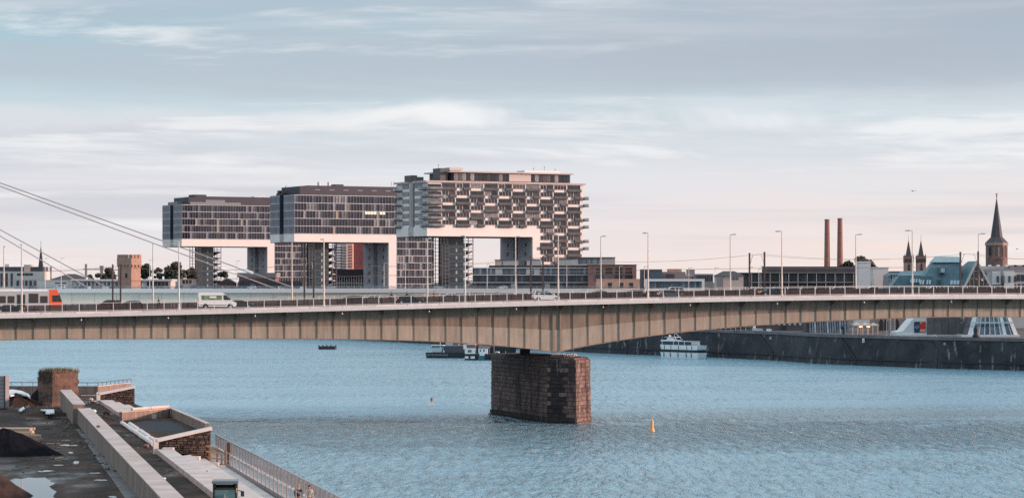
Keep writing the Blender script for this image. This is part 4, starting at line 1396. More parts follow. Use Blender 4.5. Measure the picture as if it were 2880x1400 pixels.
for i in range(6):
    px = 2396 + i * 14
    MB().tube((X(px), -1.8, 0), (X(px), -1.8, Z(914)), .09, n=6).build('post', m_pink, t)
for px in (2419, 2440):
    MB().tube((X(px), -1.2, 0), (X(px), -1.2, Z(920)), .06, n=6).build('heater_pole', m_pink, t)
    for dx in (-2.2, 2.2):
        MB().ball((X(px + dx), -1.4, Z(917.5)), .28, .2, .22).build('heater', mat('heater_glow', (.8, .3, .15), .4, emit=(1, .36, .14), estr=5.0), t)
b = Blk('arcade_house', 'old sandstone house with dark pointed arches below the bridge', 2462, 2600, 880, 775, 12, m_sand)
for px in (2478, 2492, 2523, 2547, 2568):
    w = 5.5
    MB().slab([(b.X(px - w), b.Z(928)), (b.X(px + w), b.Z(928)), (b.X(px + w), b.Z(908)), (b.X(px + w * .6), b.Z(900)), (b.X(px), b.Z(895)), (b.X(px - w * .6), b.Z(900)), (b.X(px - w), b.Z(908))], -.15, .1).build('arched_window', M_['black'], b.r)
for px in (2494, 2505, 2517):
    f = root_at('flagpole', {2494: 'thin pale flagpole before the arcade, nearest the awning', 2505: 'middle thin pale flagpole before the sandstone arcade', 2517: 'thin pale flagpole before the arcade, nearest the white prow'}[px], 'flagpole', px, 728, 0, 'flagpoles on the promenade')
    MB().tube((0, 0, .2), (0, 0, 9.0), .09, .06, n=6).build('pole', M_['pale_steel'], f)
    MB().lathe([(.25, 0), (.2, .25)], 8).build('foot', M_['pale_steel'], f)
t = root_at('museum_prow', 'white ship-like prow wall with grey clad hall on the quay', 'building', 2522, 722)
X = lambda q: (q - 2522) / FPX * 722
Z = lambda q: U(0, q, 722).z - QZ
m_white_b = mat('white_hull', (.66, .68, .69), .6, nscale=.4, namt=.06)
MB().slab([(X(2522), 0), (X(2700), 0), (X(2700), Z(860)), (X(2606), Z(860)), (X(2575), Z(888)), (X(2541), Z(930)), (X(2522), Z(934))], 0, 12).build('hull', m_white_b, t)
MB().box(X(2520), X(2712), -.8, -.004, 0, Z(941)).build('plinth', m_white_b, t)
pm = MB().box(.05, X(2522 + 20.4) - .05, -.4, -.004, .04, 1).mesh('cladding_panel', mat('grey_panel', (.115, .105, .115), .5, nscale=.5, namt=.15, vary=.15))
for i in range(5):
    for yb, yt in ((940.5, 907.5), (907, 895), (894.5, 865)):
        a = 2606 + i * 20.4
        MB().box(X(a) + .05, X(a + 20.4) - .05, -.4, -.004, Z(yb) + .04, Z(yt) - .04).build('cladding_panel', MATS['grey_panel'], t)
m_ban_b, m_ban_r = mat('banner_blue', (.01, .05, .10), .6), mat('banner_red', (.55, .035, .02), .6)
MB().box(X(2571), X(2586), -.25, -.003, Z(934.5), Z(904)).build('banner', m_ban_b, t)
MB().box(X(2586.2), X(2603), -.25, -.003, Z(934), Z(904)).build('banner', m_ban_r, t)
MB().box(X(2587.5), X(2601.8), -.28, -.252, Z(932.5), Z(925.5)).build('banner_caption', mat('banner_pale', (.62, .36, .36), .6), t)
wv = MB()
for a, y in ((2573, 919), (2575, 916.5), (2577.5, 919.5), (2580, 914), (2582.5, 918)):
    wv.bar((X(a), -.27, Z(y + 1.6)), (X(a + 2.6), -.27, Z(y - .8)), .03, .18)
wv.bar((X(2574), -.27, Z(922)), (X(2583), -.27, Z(922)), .03, .12)
wv.build('banner_picture', mat('banner_light', (.25, .45, .55), .6), t)
wv = MB()
for a in (2587.6, 2589.6, 2591.6):
    wv.box(X(a), X(a + 1.4), -.28, -.252, Z(908.6), Z(905.8))
for i in range(4):
    wv.box(X(2588.2 + i * 3.4), X(2588.2 + i * 3.4 + 2.6), -.30, -.281, Z(930), Z(928.6))
wv.build('banner_lettering', mat('banner_letters', (.8, .55, .52), .6), t)
t = root_at('glass_hall', 'flared glass hall with white ribs on the quay at the right', 'building', 2706, 712)
X = lambda q: (q - 2706) / FPX * 712
Z = lambda q: U(0, q, 712).z - QZ
MB().box(X(2706), X(2868), -.3, 12, 0, Z(941)).build('plinth', m_white_b, t)
MB().prism([(X(2716), .6), (X(2858), .6), (X(2858), 11), (X(2716), 11)], Z(940.9), Z(858), [(X(2746), 4.5), (X(2836), 4.5), (X(2836), 11), (X(2746), 11)]).build('hall', m_dgrey, t)
def strip(a0, a1, b0, b1, m, name, off=0.0):
    MB().add([(X(a0), .45 - off, Z(941)), (X(a1), .45 - off, Z(941)), (X(b1), 4.3 - off, Z(858)), (X(b0), 4.3 - off, Z(858)), (X(a0), .6 - off, Z(941)), (X(a1), .6 - off, Z(941)), (X(b1), 4.45 - off, Z(858)), (X(b0), 4.45 - off, Z(858))],
             [(0, 1, 2, 3), (7, 6, 5, 4), (0, 4, 5, 1), (1, 5, 6, 2), (2, 6, 7, 3), (3, 7, 4, 0)]).build(name, m, t)
m_rib = mat('pale_blue_rib', (.42, .55, .62), .5)
strip(2709, 2722, 2742, 2752, m_dgrey, 'dark_slope', .1)
strip(2722, 2738, 2752, 2762, m_rib, 'rib', .1)
for i in range(7):
    a0, a1 = 2739 + i * 15.2, 2739 + (i + 1) * 15.2
    b0, b1 = 2762.5 + i * 9.2, 2762.5 + (i + 1) * 9.2
    strip(a0 + 1, a1 - 1, b0 + .7, b1 - .7, g_blue, 'glass_pane')
    strip(a1 - 1, a1 + 1, b1 - .7, b1 + .7, m_rib, 'rib', .15)
strip(2822, 2832, 2813, 2820, m_rib, 'rib', .2)
strip(2852, 2864, 2828, 2836, M_['concrete_w'], 'rib', .25)
MB().bar((X(2730), .9, Z(907)), (X(2850), .9, Z(907)), .3, .35).build('cross_rail', m_rib, t)
p = qpt(2733, QZ + .35)
st = thing('wrapped_statue', 'dark shrouded pointed statue on the quay edge before the glass hall', 'statue', (p.x + 1.2, p.y + .5, QZ + .35))
MB().lathe([(.95, 0), (1.0, .5), (.62, 1.0), (.72, 1.8), (.7, 2.4), (.42, 2.9), (.2, 3.3), (.03, 3.7)], 10).build('shroud', M_['black'], st, smooth=True)
p = qpt(2362, QZ + .35)
st = thing('mooring_light', 'dark round-headed mooring post on the quay edge by the sloped glass house', 'post', (p.x + 1.0, p.y + .4, QZ + .35))
MB().tube((0, 0, 0), (0, 0, 1.6), .3, .22, n=8).build('post', M_['black'], st)
MB().ball((-.3, 0, 1.9), .55, .4, .5).build('head', M_['black'], st)
p = qpt(2620, QZ + .35)
st = thing('life_ring_stand', 'small dark stand on the quay edge before the grey panels', 'stand', (p.x + .8, p.y + .3, QZ + .35))
MB().bar((-.5, 0, 0), (0, 0, .9), .15, .15).bar((.5, 0, 0), (0, 0, .9), .15, .15).build('legs', M_['pale_steel'], st)
MB().ball((0, 0, .9), .3, .2, .3).build('head', M_['black'], st)
pr_ = qpt(2098, QZ + .35)
st = thing('closed_parasol', 'closed white parasol on the quay beneath the bridge', 'parasol', (pr_.x + 2.5, pr_.y + 1.2, QZ))
MB().tube((0, 0, 0), (0, 0, 3.1), .05, n=6).build('pole', M_['pale_steel'], st)
MB().lathe([(.36, .75), (.45, 1.0), (.3, 2.2), (.05, 3.0)], 10).build('cover', M_['white'], st)
rl = thing('quay_railing', 'thin railing on the quay edge left of the closed parasol', 'railing')
mb = []
for px in range(1930, 2096, 14):
    a, c_ = qpt(px, QZ + .35, -1.6), qpt(px + 14, QZ + .35, -1.6)
    MB().tube(a, a + Vector((0, 0, 1.1)), .06, n=5).build('post', M_['steel'], rl)
    for h in (.55, 1.1):
        MB().bar(a + Vector((0, 0, h)), c_ + Vector((0, 0, h)), .06, .07).build('rail', M_['steel'], rl)
for px, w, lab in ((2106, 26, 'long pale concrete block on the quay right of the closed parasol'), (2146, 10, 'short white block on the quay behind the stair slot')):
    a, c_ = qpt(px, QZ + .36, -1.4), qpt(px + w, QZ + .36, -1.4)
    o = thing('barrier_block', lab, 'barrier', a)
    MB().bar((0, 0, .35), c_ - a + Vector((0, 0, .35)), .6, .7).build('block', m_lgrey if w > 12 else M_['white'], o)
    MB().bar((0, 0, .72), (c_ - a) + Vector((0, 0, .72)), .4, .06).build('cap', m_lgrey, o)

# ------------------------------------------------------------------ cable-stayed bridge farther up the river
FY = 1120.0
fb = thing('cable_stayed_bridge', 'pale cable-stayed bridge with a long white edge far behind the girder bridge', 'bridge', (0, FY, 0))
fz = 19.2
fxa, fxb = -330.0, 62.0
m_fg = mat('pale_green_girder', (.92, .77, .64), .7, nscale=.08, namt=.1)
MB().box(fxa, fxb, 0, 26, fz - .8, fz + .9).build('deck', mat('far_fascia', (.74, .72, .71), .7), fb)
n = 40
for i in range(n):
    a = fxa + (fxb - fxa) * i / n
    c_ = fxa + (fxb - fxa) * (i + 1) / n
    MB().box(a + .08, c_ - .08, 1.6, 1.9, fz - 5.5, fz - .803).build('web_panel', m_fg, fb)
MB().box(fxa, fxb, 1.91, 24, fz - 5.5, fz - .81).build('girder', m_fg, fb)
for x in (fxa + 8, 10):
    MB().box(x - 3, x + 3, 3, 23, -1, fz - 5.6).build('river_pier', M_['concrete_d'], fb)
pp = 1440
pyx = U(-180, 0, FY + 13).x
for y0 in (-3.0, 29.0):
    MB().bar((pyx, y0, -1), (pyx, 13 + (-.8 if y0 < 0 else .8), 78), 4.0, 3.2).build('pylon_leg', mat('pylon_green', (.30, .40, .36), .6), fb)
for (ax, ay), (bx, by), yd in (((-180, 450), (852, 818), 2.5), ((-180, 457), (790, 817), 23.5), ((-180, 548), (296, 806), 2.5), ((-180, 558), (246, 808), 23.5)):
    a, c_ = U(ax, ay, FY + 13), U(bx, by, FY + yd)
    a.y, c_.y = 13 + (-.8 if yd < 13 else .8), yd
    MB().tube(a, c_, .24, n=6).build('stay_cable', mat('cable_paint', (.40, .33, .31), .6), fb)
    if bx > 400:
        e = c_.lerp(a, .14)
        MB().tube(c_.lerp(a, .135), c_.lerp(a, .175), .6, n=8).build('cable_sleeve', M_['white'], fb)
    MB().box(c_.x - 1.2, c_.x + 1.2, yd - .6, yd + .6, fz + .9, fz + 1.9).build('cable_anchor', M_['white'], fb)
rl = thing('far_bridge_railing', 'thin grey railing along the cable-stayed bridge', 'railing', (0, FY, 0))
pm = MB().box(-.06, .06, -.06, .06, 0, 1.2).mesh('post', M_['steel'])
for i in range(110):
    x = -245 + i * 2.75
    put('post', pm, rl, (x, .5, fz + .9))
for z in (.6, 1.2):
    MB().box(-246, 58, .45, .55, fz + .9 + z, fz + .98 + z).build('rail', M_['steel'], rl)
mb = MB()
for i in range(600):
    x = -245 + i * .5
    mb.box(x, x + .18, .46, .53, fz + 1.0, fz + 2.0)
mb.build('balusters', m_mgrey, rl, kind='stuff')

# street lamps on the far bridge and its ramp
def lamp_mesh(h, arm, r=.11, m=None):
    return None
m_lampfar = mat('far_lamp_paint', (.55, .56, .56), .5)
far_lamps = [(127, 727), (172, 726), (421, 731), (666, 734), (1080, 740), (1140, 739), (1370, 742), (1594, 745), (1742, 749), (1812, 750), (1937, 754), (2011, 753), (2134, 757)]
names = ['behind the tram front', 'right of the tram front', 'right of the stone tower', 'under the leftmost inverted-L house', 'before the middle portal leg', 'by the glazed tower foot',
         'left end of the glazed terrace', 'right end of the glazed terrace', 'before the brown brick loft', 'beside the white-framed pavilion', 'right part of the white-framed pavilion', 'left of the hip-roofed house', 'before the long dark depot']
for (px, yt), nm in zip(far_lamps, names):
    Y = FY + 3 if px < 1800 else 1000 - 8
    z0 = fz + .9 if px < 1800 else QZ
    t = thing('far_street_lamp', 'slim far street lamp ' + nm, 'street lamp', (U(px, 0, Y).x, Y, z0), 0, 'slim far street lamps')
    h = U(0, yt, Y).z - z0
    MB().tube((0, 0, 0), (0, 0, h), .15, .1, n=6).build('pole', m_lampfar, t)
    MB().box(-.12, 1.5, -.15, .15, h - .06, h + .14).build('lamp_head', m_lampfar, t)

# ------------------------------------------------------------------ trees
m_bark = mat('bark', (.07, .05, .04), .9, nscale=3, namt=.3)
def leafmat(name, c):
    return mat(name, c, .7, nscale=.25, namt=.45)
m_leaf = [leafmat('leaf_dark', (.035, .042, .030)), leafmat('leaf_olive', (.048, .050, .032)), leafmat('leaf_autumn', (.065, .045, .03))]
def tree(px, ytop, wpx, Y, label, mi=0, base=QZ, n=4200):
    r = random.Random(int(px * 7 + Y))
    t = root_at('tree', label, 'tree', px, Y, 0, 'trees between the far buildings', base)
    h = U(0, ytop, Y).z - base
    w = wpx / FPX * Y / 2
    mb = MB().tube((0, 0, 0), (0, 0, h * .5), w * .07 + .15, w * .04 + .1, 7)
    clumps = []
    for i in range(15):
        a = r.uniform(0, 6.28)
        q = r.uniform(.15, .75) * w
        z = h * r.uniform(.25, .93) - w * .15
        q *= math.sqrt(max(.1, 1 - ((z / h - .5) / .52) ** 2))
        c = Vector((q * math.cos(a), q * math.sin(a), z))
        clumps.append((c, w * r.uniform(.36, .56)))
        mb.tube((0, 0, h * r.uniform(.22, .45)), c, w * .03 + .06, .04, 5)
    clumps.append((Vector((r.uniform(-.1, .1) * w, 0, h - w * .26)), w * .36))
    clumps.append((Vector((r.uniform(-.5, .5) * w, 0, h - w * .5)), w * .42))
    mb.build('trunk', m_bark, t)
    cm = MB()
    for q in range(5):
        clumps.append((Vector((r.uniform(-1, 1) * w * .95, r.uniform(-.6, .6) * w, h * r.uniform(.3, .8))), w * r.uniform(.16, .26)))
    for i in range(n):
        c, cr_ = clumps[i % len(clumps)]
        d = Vector((r.gauss(0, 1), r.gauss(0, 1), r.gauss(0, 1))).normalized() * cr_ * (r.random() ** .4)
        d.z *= .75
        p = c + d
        u = Vector((r.gauss(0, 1), r.gauss(0, 1), r.gauss(0, 1))).normalized()
        v = u.orthogonal().normalized()
        e = w * r.uniform(.07, .12) + .15
        cm.add([p - u * e, p + v * e * .6, p + u * e, p - v * e * .6], [(0, 1, 2, 3)])
    cm.build('crown', m_leaf[mi], t)
for a in ((305, 752, 62, 1520, 'dark bushy tree touching the left flank of the stone tower', 0), (412, 741, 46, 1500, 'tall dark tree touching the lit flank of the stone tower', 0),
          (444, 752, 34, 1510, 'smaller loose tree right of the stone tower', 1), (496, 737, 92, 1500, 'largest round dark tree left of the leftmost inverted-L house', 0),
          (540, 752, 40, 1530, 'half-hidden dark tree behind the leftmost stair tower', 0), (632, 761, 44, 1480, 'small dark tree above the gabled brick house', 0),
          (252, 772, 40, 1600, 'low dark tree behind the market hall, left of the stone tower', 0), (2384, 734, 84, 1060, 'tree at the foot of the right brick chimney', 1),
          (2424, 720, 88, 1060, 'taller tree behind the slanted white tower', 1), (2456, 744, 40, 1060, 'small tree between the two slanted towers', 2),
          (1335, 782, 26, 1260, 'low reddish tree left of the glazed terrace', 2)):
    tree(*a)
# ------------------------------------------------------------------ building site on the near bank
SZ, PZ8 = 9.5, 8.0
def mud():
    "wet building-site mud: brown earth, tar-dark patches, and low spots that shine with water"
    m = bpy.data.materials.new('site_mud')
    m.use_nodes = True
    N, L = m.node_tree.nodes, m.node_tree.links
    p = N['Principled BSDF']
    p.inputs['Specular IOR Level'].default_value = .22
    t = N.new('ShaderNodeNewGeometry')
    def noise(scale, st, detail, off=0.0):
        mp = N.new('ShaderNodeMapping')
        mp.inputs['Scale'].default_value = st
        mp.inputs['Location'].default_value = (off, off, 0)
        L.new(t.outputs['Position'], mp.inputs[0])
        n = N.new('ShaderNodeTexNoise')
        n.inputs['Scale'].default_value = scale
        n.inputs['Detail'].default_value = detail
        n.inputs['Roughness'].default_value = .65
        L.new(mp.outputs[0], n.inputs['Vector'])
        return n.outputs['Fac']
    def ramp(v, *st):
        r = N.new('ShaderNodeValToRGB')
        e = r.color_ramp.elements
        while len(e) < len(st):
            e.new(.5)
        for q, (pos, c) in zip(e, st):
            q.position, q.color = pos, (*c, 1)
        L.new(v, r.inputs[0])
        return r.outputs[0]
    c1 = ramp(noise(.22, (1, .6, 1), 8), (.30, (.017, .011, .010)), (.46, (.037, .023, .018)), (.58, (.076, .045, .034)), (.72, (.125, .08, .062)))
    L.new(c1, p.inputs['Base Color'])
    wet = ramp(noise(.16, (1, .5, 1), 7, 31.0), (.54, (.9, .9, .9)), (.70, (.25, .25, .25)))
    L.new(wet, p.inputs['Roughness'])
    b = N.new('ShaderNodeBump')
    b.inputs['Distance'].default_value = .10
    sc = N.new('ShaderNodeMath')
    sc.operation = 'MULTIPLY'
    L.new(noise(1.1, (1, 1, 1), 6, 7.0), sc.inputs[0])
    L.new(wet, sc.inputs[1])
    L.new(sc.outputs[0], b.inputs['Height'])
    L.new(b.outputs[0], p.inputs['Normal'])
    return m
m_mud = mud()
MB().prism([(-12.6, 140), (-28.0, 209), (-25.8, 216.5), (-29.0, 246), (-36.0, 273), (-43.4, 297), (-44.9, 303), (-50.6, 339), (-55, 341), (-160, 341), (-160, 140)], -1, SZ).build('terrain', m_mud, kind='structure')
m_prom = mat('promenade_paving', (.42, .39, .38), .85, nscale=.5, namt=.2)
MB().prism([(-1.5, 138), (-17, 198.6), (-28.7, 245), (-33, 244), (-33, 215), (-16, 138)], -1, PZ8).build('promenade', m_prom, kind='structure')
# stone slope to the river
m_rip = mat('riprap_stone', (.15, .14, .14), .9, nscale=.9, c2=(.08, .075, .078), bump=.15, bscale=2.5)
inner = [(-28.8, 246), (-22.9, 222), (-17, 198.8), (-2, 140)]
toe = [(-26.8, 318), (-18.8, 281), (-8, 232), (6, 160)]
vs, fs = [], []
NU, NV = 90, 26
rr = random.Random(3)
def rip(u, v):
    k = u * 3
    i = min(2, int(k))
    f = k - i
    a = Vector(inner[i]).lerp(Vector(inner[i + 1]), f)
    b = Vector(toe[i]).lerp(Vector(toe[i + 1]), f)
    q = a.lerp(b, v)
    return Vector((q.x, q.y, 7.2 - 7.8 * v))
for i in range(NU + 1):
    for j in range(NV + 1):
        q = rip(i / NU, j / NV)
        vs.append((q.x + rr.uniform(-.2, .2), q.y + rr.uniform(-.2, .2), q.z + rr.uniform(-.18, .18)))
fs = [(i * (NV + 1) + j, (i + 1) * (NV + 1) + j, (i + 1) * (NV + 1) + j + 1, i * (NV + 1) + j + 1) for i in range(NU) for j in range(NV)]
MB().add(vs, fs).build('shore', m_rip, kind='structure')
mb = MB()
for i in range(1500):
    v = rr.random() ** .6
    q = rip(rr.random(), v)
    e = rr.uniform(.18, .5)
    mb.ball((q.x, q.y, q.z + e * .2), e, e * rr.uniform(.7, 1.2), e * .6, 5, 3)
mb.build('rubble', m_rip, kind='stuff', label='loose grey stones on the river slope outside the promenade railing', cat='rubble')

al = Vector((-.2116, .9774))        # along the bank, away from the camera
ac = Vector((.9774, .2116))         # across, towards the river
def strip_box(p, q, w0, w1, z0, z1, gap=.02):
    "block along p-q, from w0 to w1 across"
    d = (q - p).normalized()
    n = Vector((d.y, -d.x))
    a, b = p + d * gap, q - d * gap
    return MB().hexa([(a.x + n.x * w0, a.y + n.y * w0, z0), (a.x + n.x * w1, a.y + n.y * w1, z0), (b.x + n.x * w1, b.y + n.y * w1, z0), (b.x + n.x * w0, b.y + n.y * w0, z0)],
                     [(a.x + n.x * w0, a.y + n.y * w0, z1), (a.x + n.x * w1, a.y + n.y * w1, z1), (b.x + n.x * w1, b.y + n.y * w1, z1), (b.x + n.x * w0, b.y + n.y * w0, z1)])
def line2(a, b):
    a, b = Vector(a[:2]), Vector(b[:2])
    return a, b
m_wall = mat('cast_wall', (.30, .22, .19), .9, nscale=.5, namt=.25, streak=.5)
m_cap = mat('cast_top', (.50, .425, .395), .85, nscale=.35, namt=.28, bump=.01)
def panel_wall(name, label, p, q, w, z0, z1, step, m, mcap, n_part='wall_panel'):
    t = thing(name, label, 'wall')
    n = max(1, round((q - p).length / step))
    for i in range(n):
        a, b = p.lerp(q, i / n), p.lerp(q, (i + 1) / n)
        strip_box(a, b, 0, w, z0, z1 - .08 + rnd.uniform(-.01, .01)).build(n_part, m, t)
        strip_box(a, b, -.03, w + .03, z1 - .08, z1, .01).build('top_slab', mcap, t)
    return t
LW = SZ + 1.62
a, b = line2(G(460, 1405, LW), G(217, 1146, LW))
a = a - (b - a).normalized() * 18
panel_wall('site_wall', 'long low cast concrete wall running diagonally through the building site', a, b, 1.28, SZ, LW, 4.2, m_wall, m_cap)
a, b = line2(G(205, 1135, LW + .45), G(169, 1095, LW + .45))
panel_wall('tall_site_wall', 'taller far stretch of concrete wall in front of the overgrown brick stub', a, b, 1.2, SZ, LW + .45, 4.2, m_wall, m_cap)

# bench wall with river steps, twice
BZ = 9.92
S0, S1 = line2(G(441, 1262, BZ), G(592, 1378, BZ))
S1 = S1 + (S1 - S0).normalized() * 10
bdir = (S0 - S1).normalized()
bn = Vector((bdir.y, -bdir.x))
m_bench = mat('bench_concrete', (.56, .495, .47), .8, nscale=.5, namt=.24)
st = thing('river_steps', 'broad pale concrete river steps behind the excavator cab', 'steps')
for i in range(5):
    za = BZ - .42 * i
    n = 6
    for j in range(n):
        p, q = S1.lerp(S0, j / n), S1.lerp(S0, (j + 1) / n)
        p, q = p + bn * 1.35 * i, q + bn * 1.35 * i
        strip_box(p, q, -.02, 1.34, max(PZ8 - .2, za - .42) if i else SZ - .5, za, .008).build('step', m_bench, st)
for q, w in ((.99, .9), (.955, .7), (.93, .5)):
    p = S1.lerp(S0, q) + bn * (.3 + (1 - q) * 60)
    MB().box(p.x - w / 2, p.x + w / 2, p.y - .5, p.y + .5, BZ - (1 - q) * 18, BZ + .32 - (1 - q) * 18).build('seat_block', m_bench, st)
B0, B1 = line2(G(275, 1121, BZ), G(345, 1166, BZ))
st2 = thing('bench_wall', 'short pale concrete bench row below the farther stone wall', 'wall')
for j in range(5):
    p, q = B1.lerp(B0, j / 5), B1.lerp(B0, (j + 1) / 5)
    strip_box(p, q, 0, 1.5 + .5 * (4 - j), SZ, BZ - .05 * (j % 2), .03).build('bench_block', m_bench, st2)

# stone-faced wing walls with pale caps that rise towards the river
m_rubble = [mat('rubble_stone_%s' % k, c, .95, nscale=1.5, namt=.35, bump=.05, vary=.35) for k, c in (('brown', (.115, .075, .062)), ('dark', (.072, .048, .042)))]
def wing(label, P0, s, z0a, z1a, z1b, zb, mcap):
    t = thing('stone_wing_wall', label, 'wall', (P0.x, P0.y, 0), math.atan2(ac.y, ac.x), 'stone wing walls on the river bank')
    zt = lambda u: z1a + (z1b - z1a) * u / s
    z0 = lambda u: z0a + (zb - z0a) * u / s
    MB().add([(0, .05, z0(0)), (s, .05, zb), (s, .7, zb), (0, .7, z0(0)), (0, .05, zt(0)), (s, .05, zt(s)), (s, .7, zt(s)), (0, .7, zt(0))],
             [(3, 2, 1, 0), (4, 5, 6, 7), (0, 1, 5, 4), (1, 2, 6, 5), (2, 3, 7, 6), (3, 0, 4, 7)]).build('core', m_rubble[1], t)
    r = random.Random(int(s * 100 + z1b * 10))
    z = zb
    n = 0
    while z < zt(s) - .1:
        h = r.uniform(.12, .26)
        u = r.uniform(-.3, 0)
        while u < s:
            w = r.uniform(.18, .7)
            a, b = max(.02, u), min(s - .02, u + w)
            u += w
            if b - a < .08 or z < z0((a + b) / 2) - .1 or z + h > zt(a) + .02:
                continue
            d = -r.uniform(.02, .13)
            MB().add([(a + .005, .06, z + r.uniform(-.03, .02)), (b - .005, .06, z + r.uniform(-.03, .02)), (b - .005, .06, z + h + r.uniform(-.02, .03)), (a + .005, .06, z + h + r.uniform(-.02, .03)),
                      (a + .05, d, z + .04), (b - .05, d + r.uniform(-.03, .03), z + .03), (b - .06, d, z + h - .04), (a + .04, d, z + h - .05)],
                     [(4, 5, 6, 7), (0, 1, 5, 4), (1, 2, 6, 5), (2, 3, 7, 6), (3, 0, 4, 7)]).build('stone', m_rubble[r.random() < .35], t)
            n += 1
        z += h
    MB().bar((-.1, .33, zt(0) + .12), (s + .1, .33, zt(s) + .12), 1.0, .26).build('cap_stone', mcap, t)
    MB().box(-.42, 0, -.12, .6, z0a - .4, z1a + .3).build('end_post', mcap, t)
    return t
m_capw = mat('pale_cap_stone', (.76, .68, .64), .8, nscale=1, namt=.08)
P2 = Vector(G(446, 1240, 10.55)[:2])
wing('nearer stone wing wall with a broad pale cap, above the river steps', P2, 4.35, SZ, 10.5, 11.45, 7.9, m_capw)
P1 = Vector(G(282, 1109, 10.55)[:2])
wing('farther stone wing wall with a pale cap by the water', P1, 4.0, SZ, 10.5, 11.3, 7.9, m_capw)

# bastion parapet with pipes, far parapet with rail
a, b, c = [Vector(G(x, y, SZ)[:2]) for x, y in ((343, 1183), (480, 1172), (577, 1216))]
t = panel_wall('bastion_parapet', 'brown concrete bastion parapet with lit pipes on top, front stretch', b, a, .35, SZ, SZ + .95, 2.3, m_wall, m_cap)
t2 = panel_wall('bastion_parapet', 'brown concrete bastion parapet side running to the nearer stone wing wall', c, b, .35, SZ, SZ + .95, 3.2, m_wall, m_cap)
for k, (u0, u1) in enumerate(((.05, .42), (.44, .8))):
    p, q = b.lerp(a, u0), b.lerp(a, u1)
    o = thing('drain_pipe', ('orange-lit drain pipe on the bastion parapet, river end', 'orange-lit drain pipe on the bastion parapet, landward end')[k], 'pipe')
    MB().tube((p.x, p.y - .1, SZ + 1.12), (q.x, q.y - .1, SZ + 1.12), .16, n=8).build('pipe', m_pink, o)
    MB().tube((p.x, p.y - .1, SZ + 1.12), (p.x + (q.x - p.x) * .06, p.y + (q.y - p.y) * .06 - .1, SZ + 1.12), .2, n=8).build('collar', m_pink, o)
pit = [G(x, y, SZ + .006) for x, y in ((378, 1190), (400, 1184), (480, 1183), (512, 1197), (520, 1210), (455, 1212), (400, 1207))]
MB().add(pit, [tuple(range(7))[::-1]]).build('plastic_sheet', mat('black_sheet', (.010, .011, .016), .8, nscale=1, namt=.4), label='black plastic sheet inside the bastion', cat='sheet')
p, q, r_ = Vector(G(-30, 1106, SZ)[:2]), Vector(G(275, 1107, SZ)[:2]), Vector(G(368, 1096, SZ)[:2])
fp = panel_wall('far_parapet', 'long brown parapet at the far end of the building site', q, p, .4, SZ, SZ + 1.0, 3.0, m_wall, m_cap)
fp2 = panel_wall('far_parapet', 'short angled parapet behind the farther stone wing wall', r_, q, .4, SZ, SZ + 1.0, 3.0, m_wall, m_cap)
rl = thing('parapet_rail', 'thin dark handrail on top of the far parapet', 'railing')
for u, v in ((p, q), (q, r_)):
    n = round((v - u).length / 1.4)
    for i in range(n + 1):
        w = u.lerp(v, i / n)
        MB().tube((w.x, w.y + .2, SZ + 1), (w.x, w.y + .2, SZ + 1.42), .035, n=5).build('post', M_['dark_steel'], rl)
    MB().bar((u.x, u.y + .2, SZ + 1.42), (v.x, v.y + .2, SZ + 1.42), .08, .07).build('rail', M_['dark_steel'], rl)

# overgrown brick stub
c0 = G(152, 1142, SZ)
sb = thing('brick_stub', 'overgrown square brick stub with dry grass on top', 'ruin', (c0.x, c0.y + 3, SZ), R(38))
m_oldb = mat('old_brick', (.19, .105, .08), .95, nscale=.9, c2=(.085, .06, .05), bump=.15, bscale=2.5)
vs, fs, NB = [], [], 10
rr = random.Random(11)
H_ = 3.9
ring = [(-1.7, -1.7), (0, -1.75), (1.7, -1.7), (1.75, 0), (1.7, 1.7), (0, 1.7), (-1.7, 1.7), (-1.75, 0)]
for j in range(NB + 1):
    for x, y in ring:
        k = 1 + rr.uniform(-.05, .05) + (.12 if j == 0 else 0)
        vs.append((x * k, y * k, H_ * j / NB + (rr.uniform(-.3, .2) if j == NB else 0)))
vs.append((0, 0, H_ + .15))
fs = [(j * 8 + i, j * 8 + (i + 1) % 8, (j + 1) * 8 + (i + 1) % 8, (j + 1) * 8 + i) for j in range(NB) for i in range(8)] + [(NB * 8 + i, NB * 8 + (i + 1) % 8, NB * 8 + 8) for i in range(8)]
MB().add(vs, fs).build('masonry', m_oldb, sb)
def tufts(n, x0, x1, y0, y1, zf, h0, h1, rr):
    mb = MB()
    for i in range(n):
        x, y = rr.uniform(x0, x1), rr.uniform(y0, y1)
        z = zf(x, y)
        h = rr.uniform(h0, h1)
        dx_, dy_ = rr.uniform(-.3, .3) * h, rr.uniform(-.3, .3) * h
        w = rr.uniform(.015, .05)
        a = rr.uniform(0, 6.28)
        mb.add([(x - w * math.cos(a), y - w * math.sin(a), z), (x + w * math.cos(a), y + w * math.sin(a), z), (x + dx_, y + dy_, z + h)], [(0, 1, 2)])
    return mb
tufts(1500, -1.8, 1.8, -1.8, 1.8, lambda x, y: H_ - .15, .15, .75, rr).build('dry_grass', mat('dry_grass', (.21, .16, .09), .9, nscale=1, c2=(.09, .085, .04)), sb, kind='stuff')
tufts(700, -1.9, -1.5, -1.9, 1.8, lambda x, y: rr.uniform(H_ - 1.2, H_), -.5, .3, rr).build('hanging_grass', mat('dark_grass', (.05, .045, .03), .9), sb, kind='stuff')

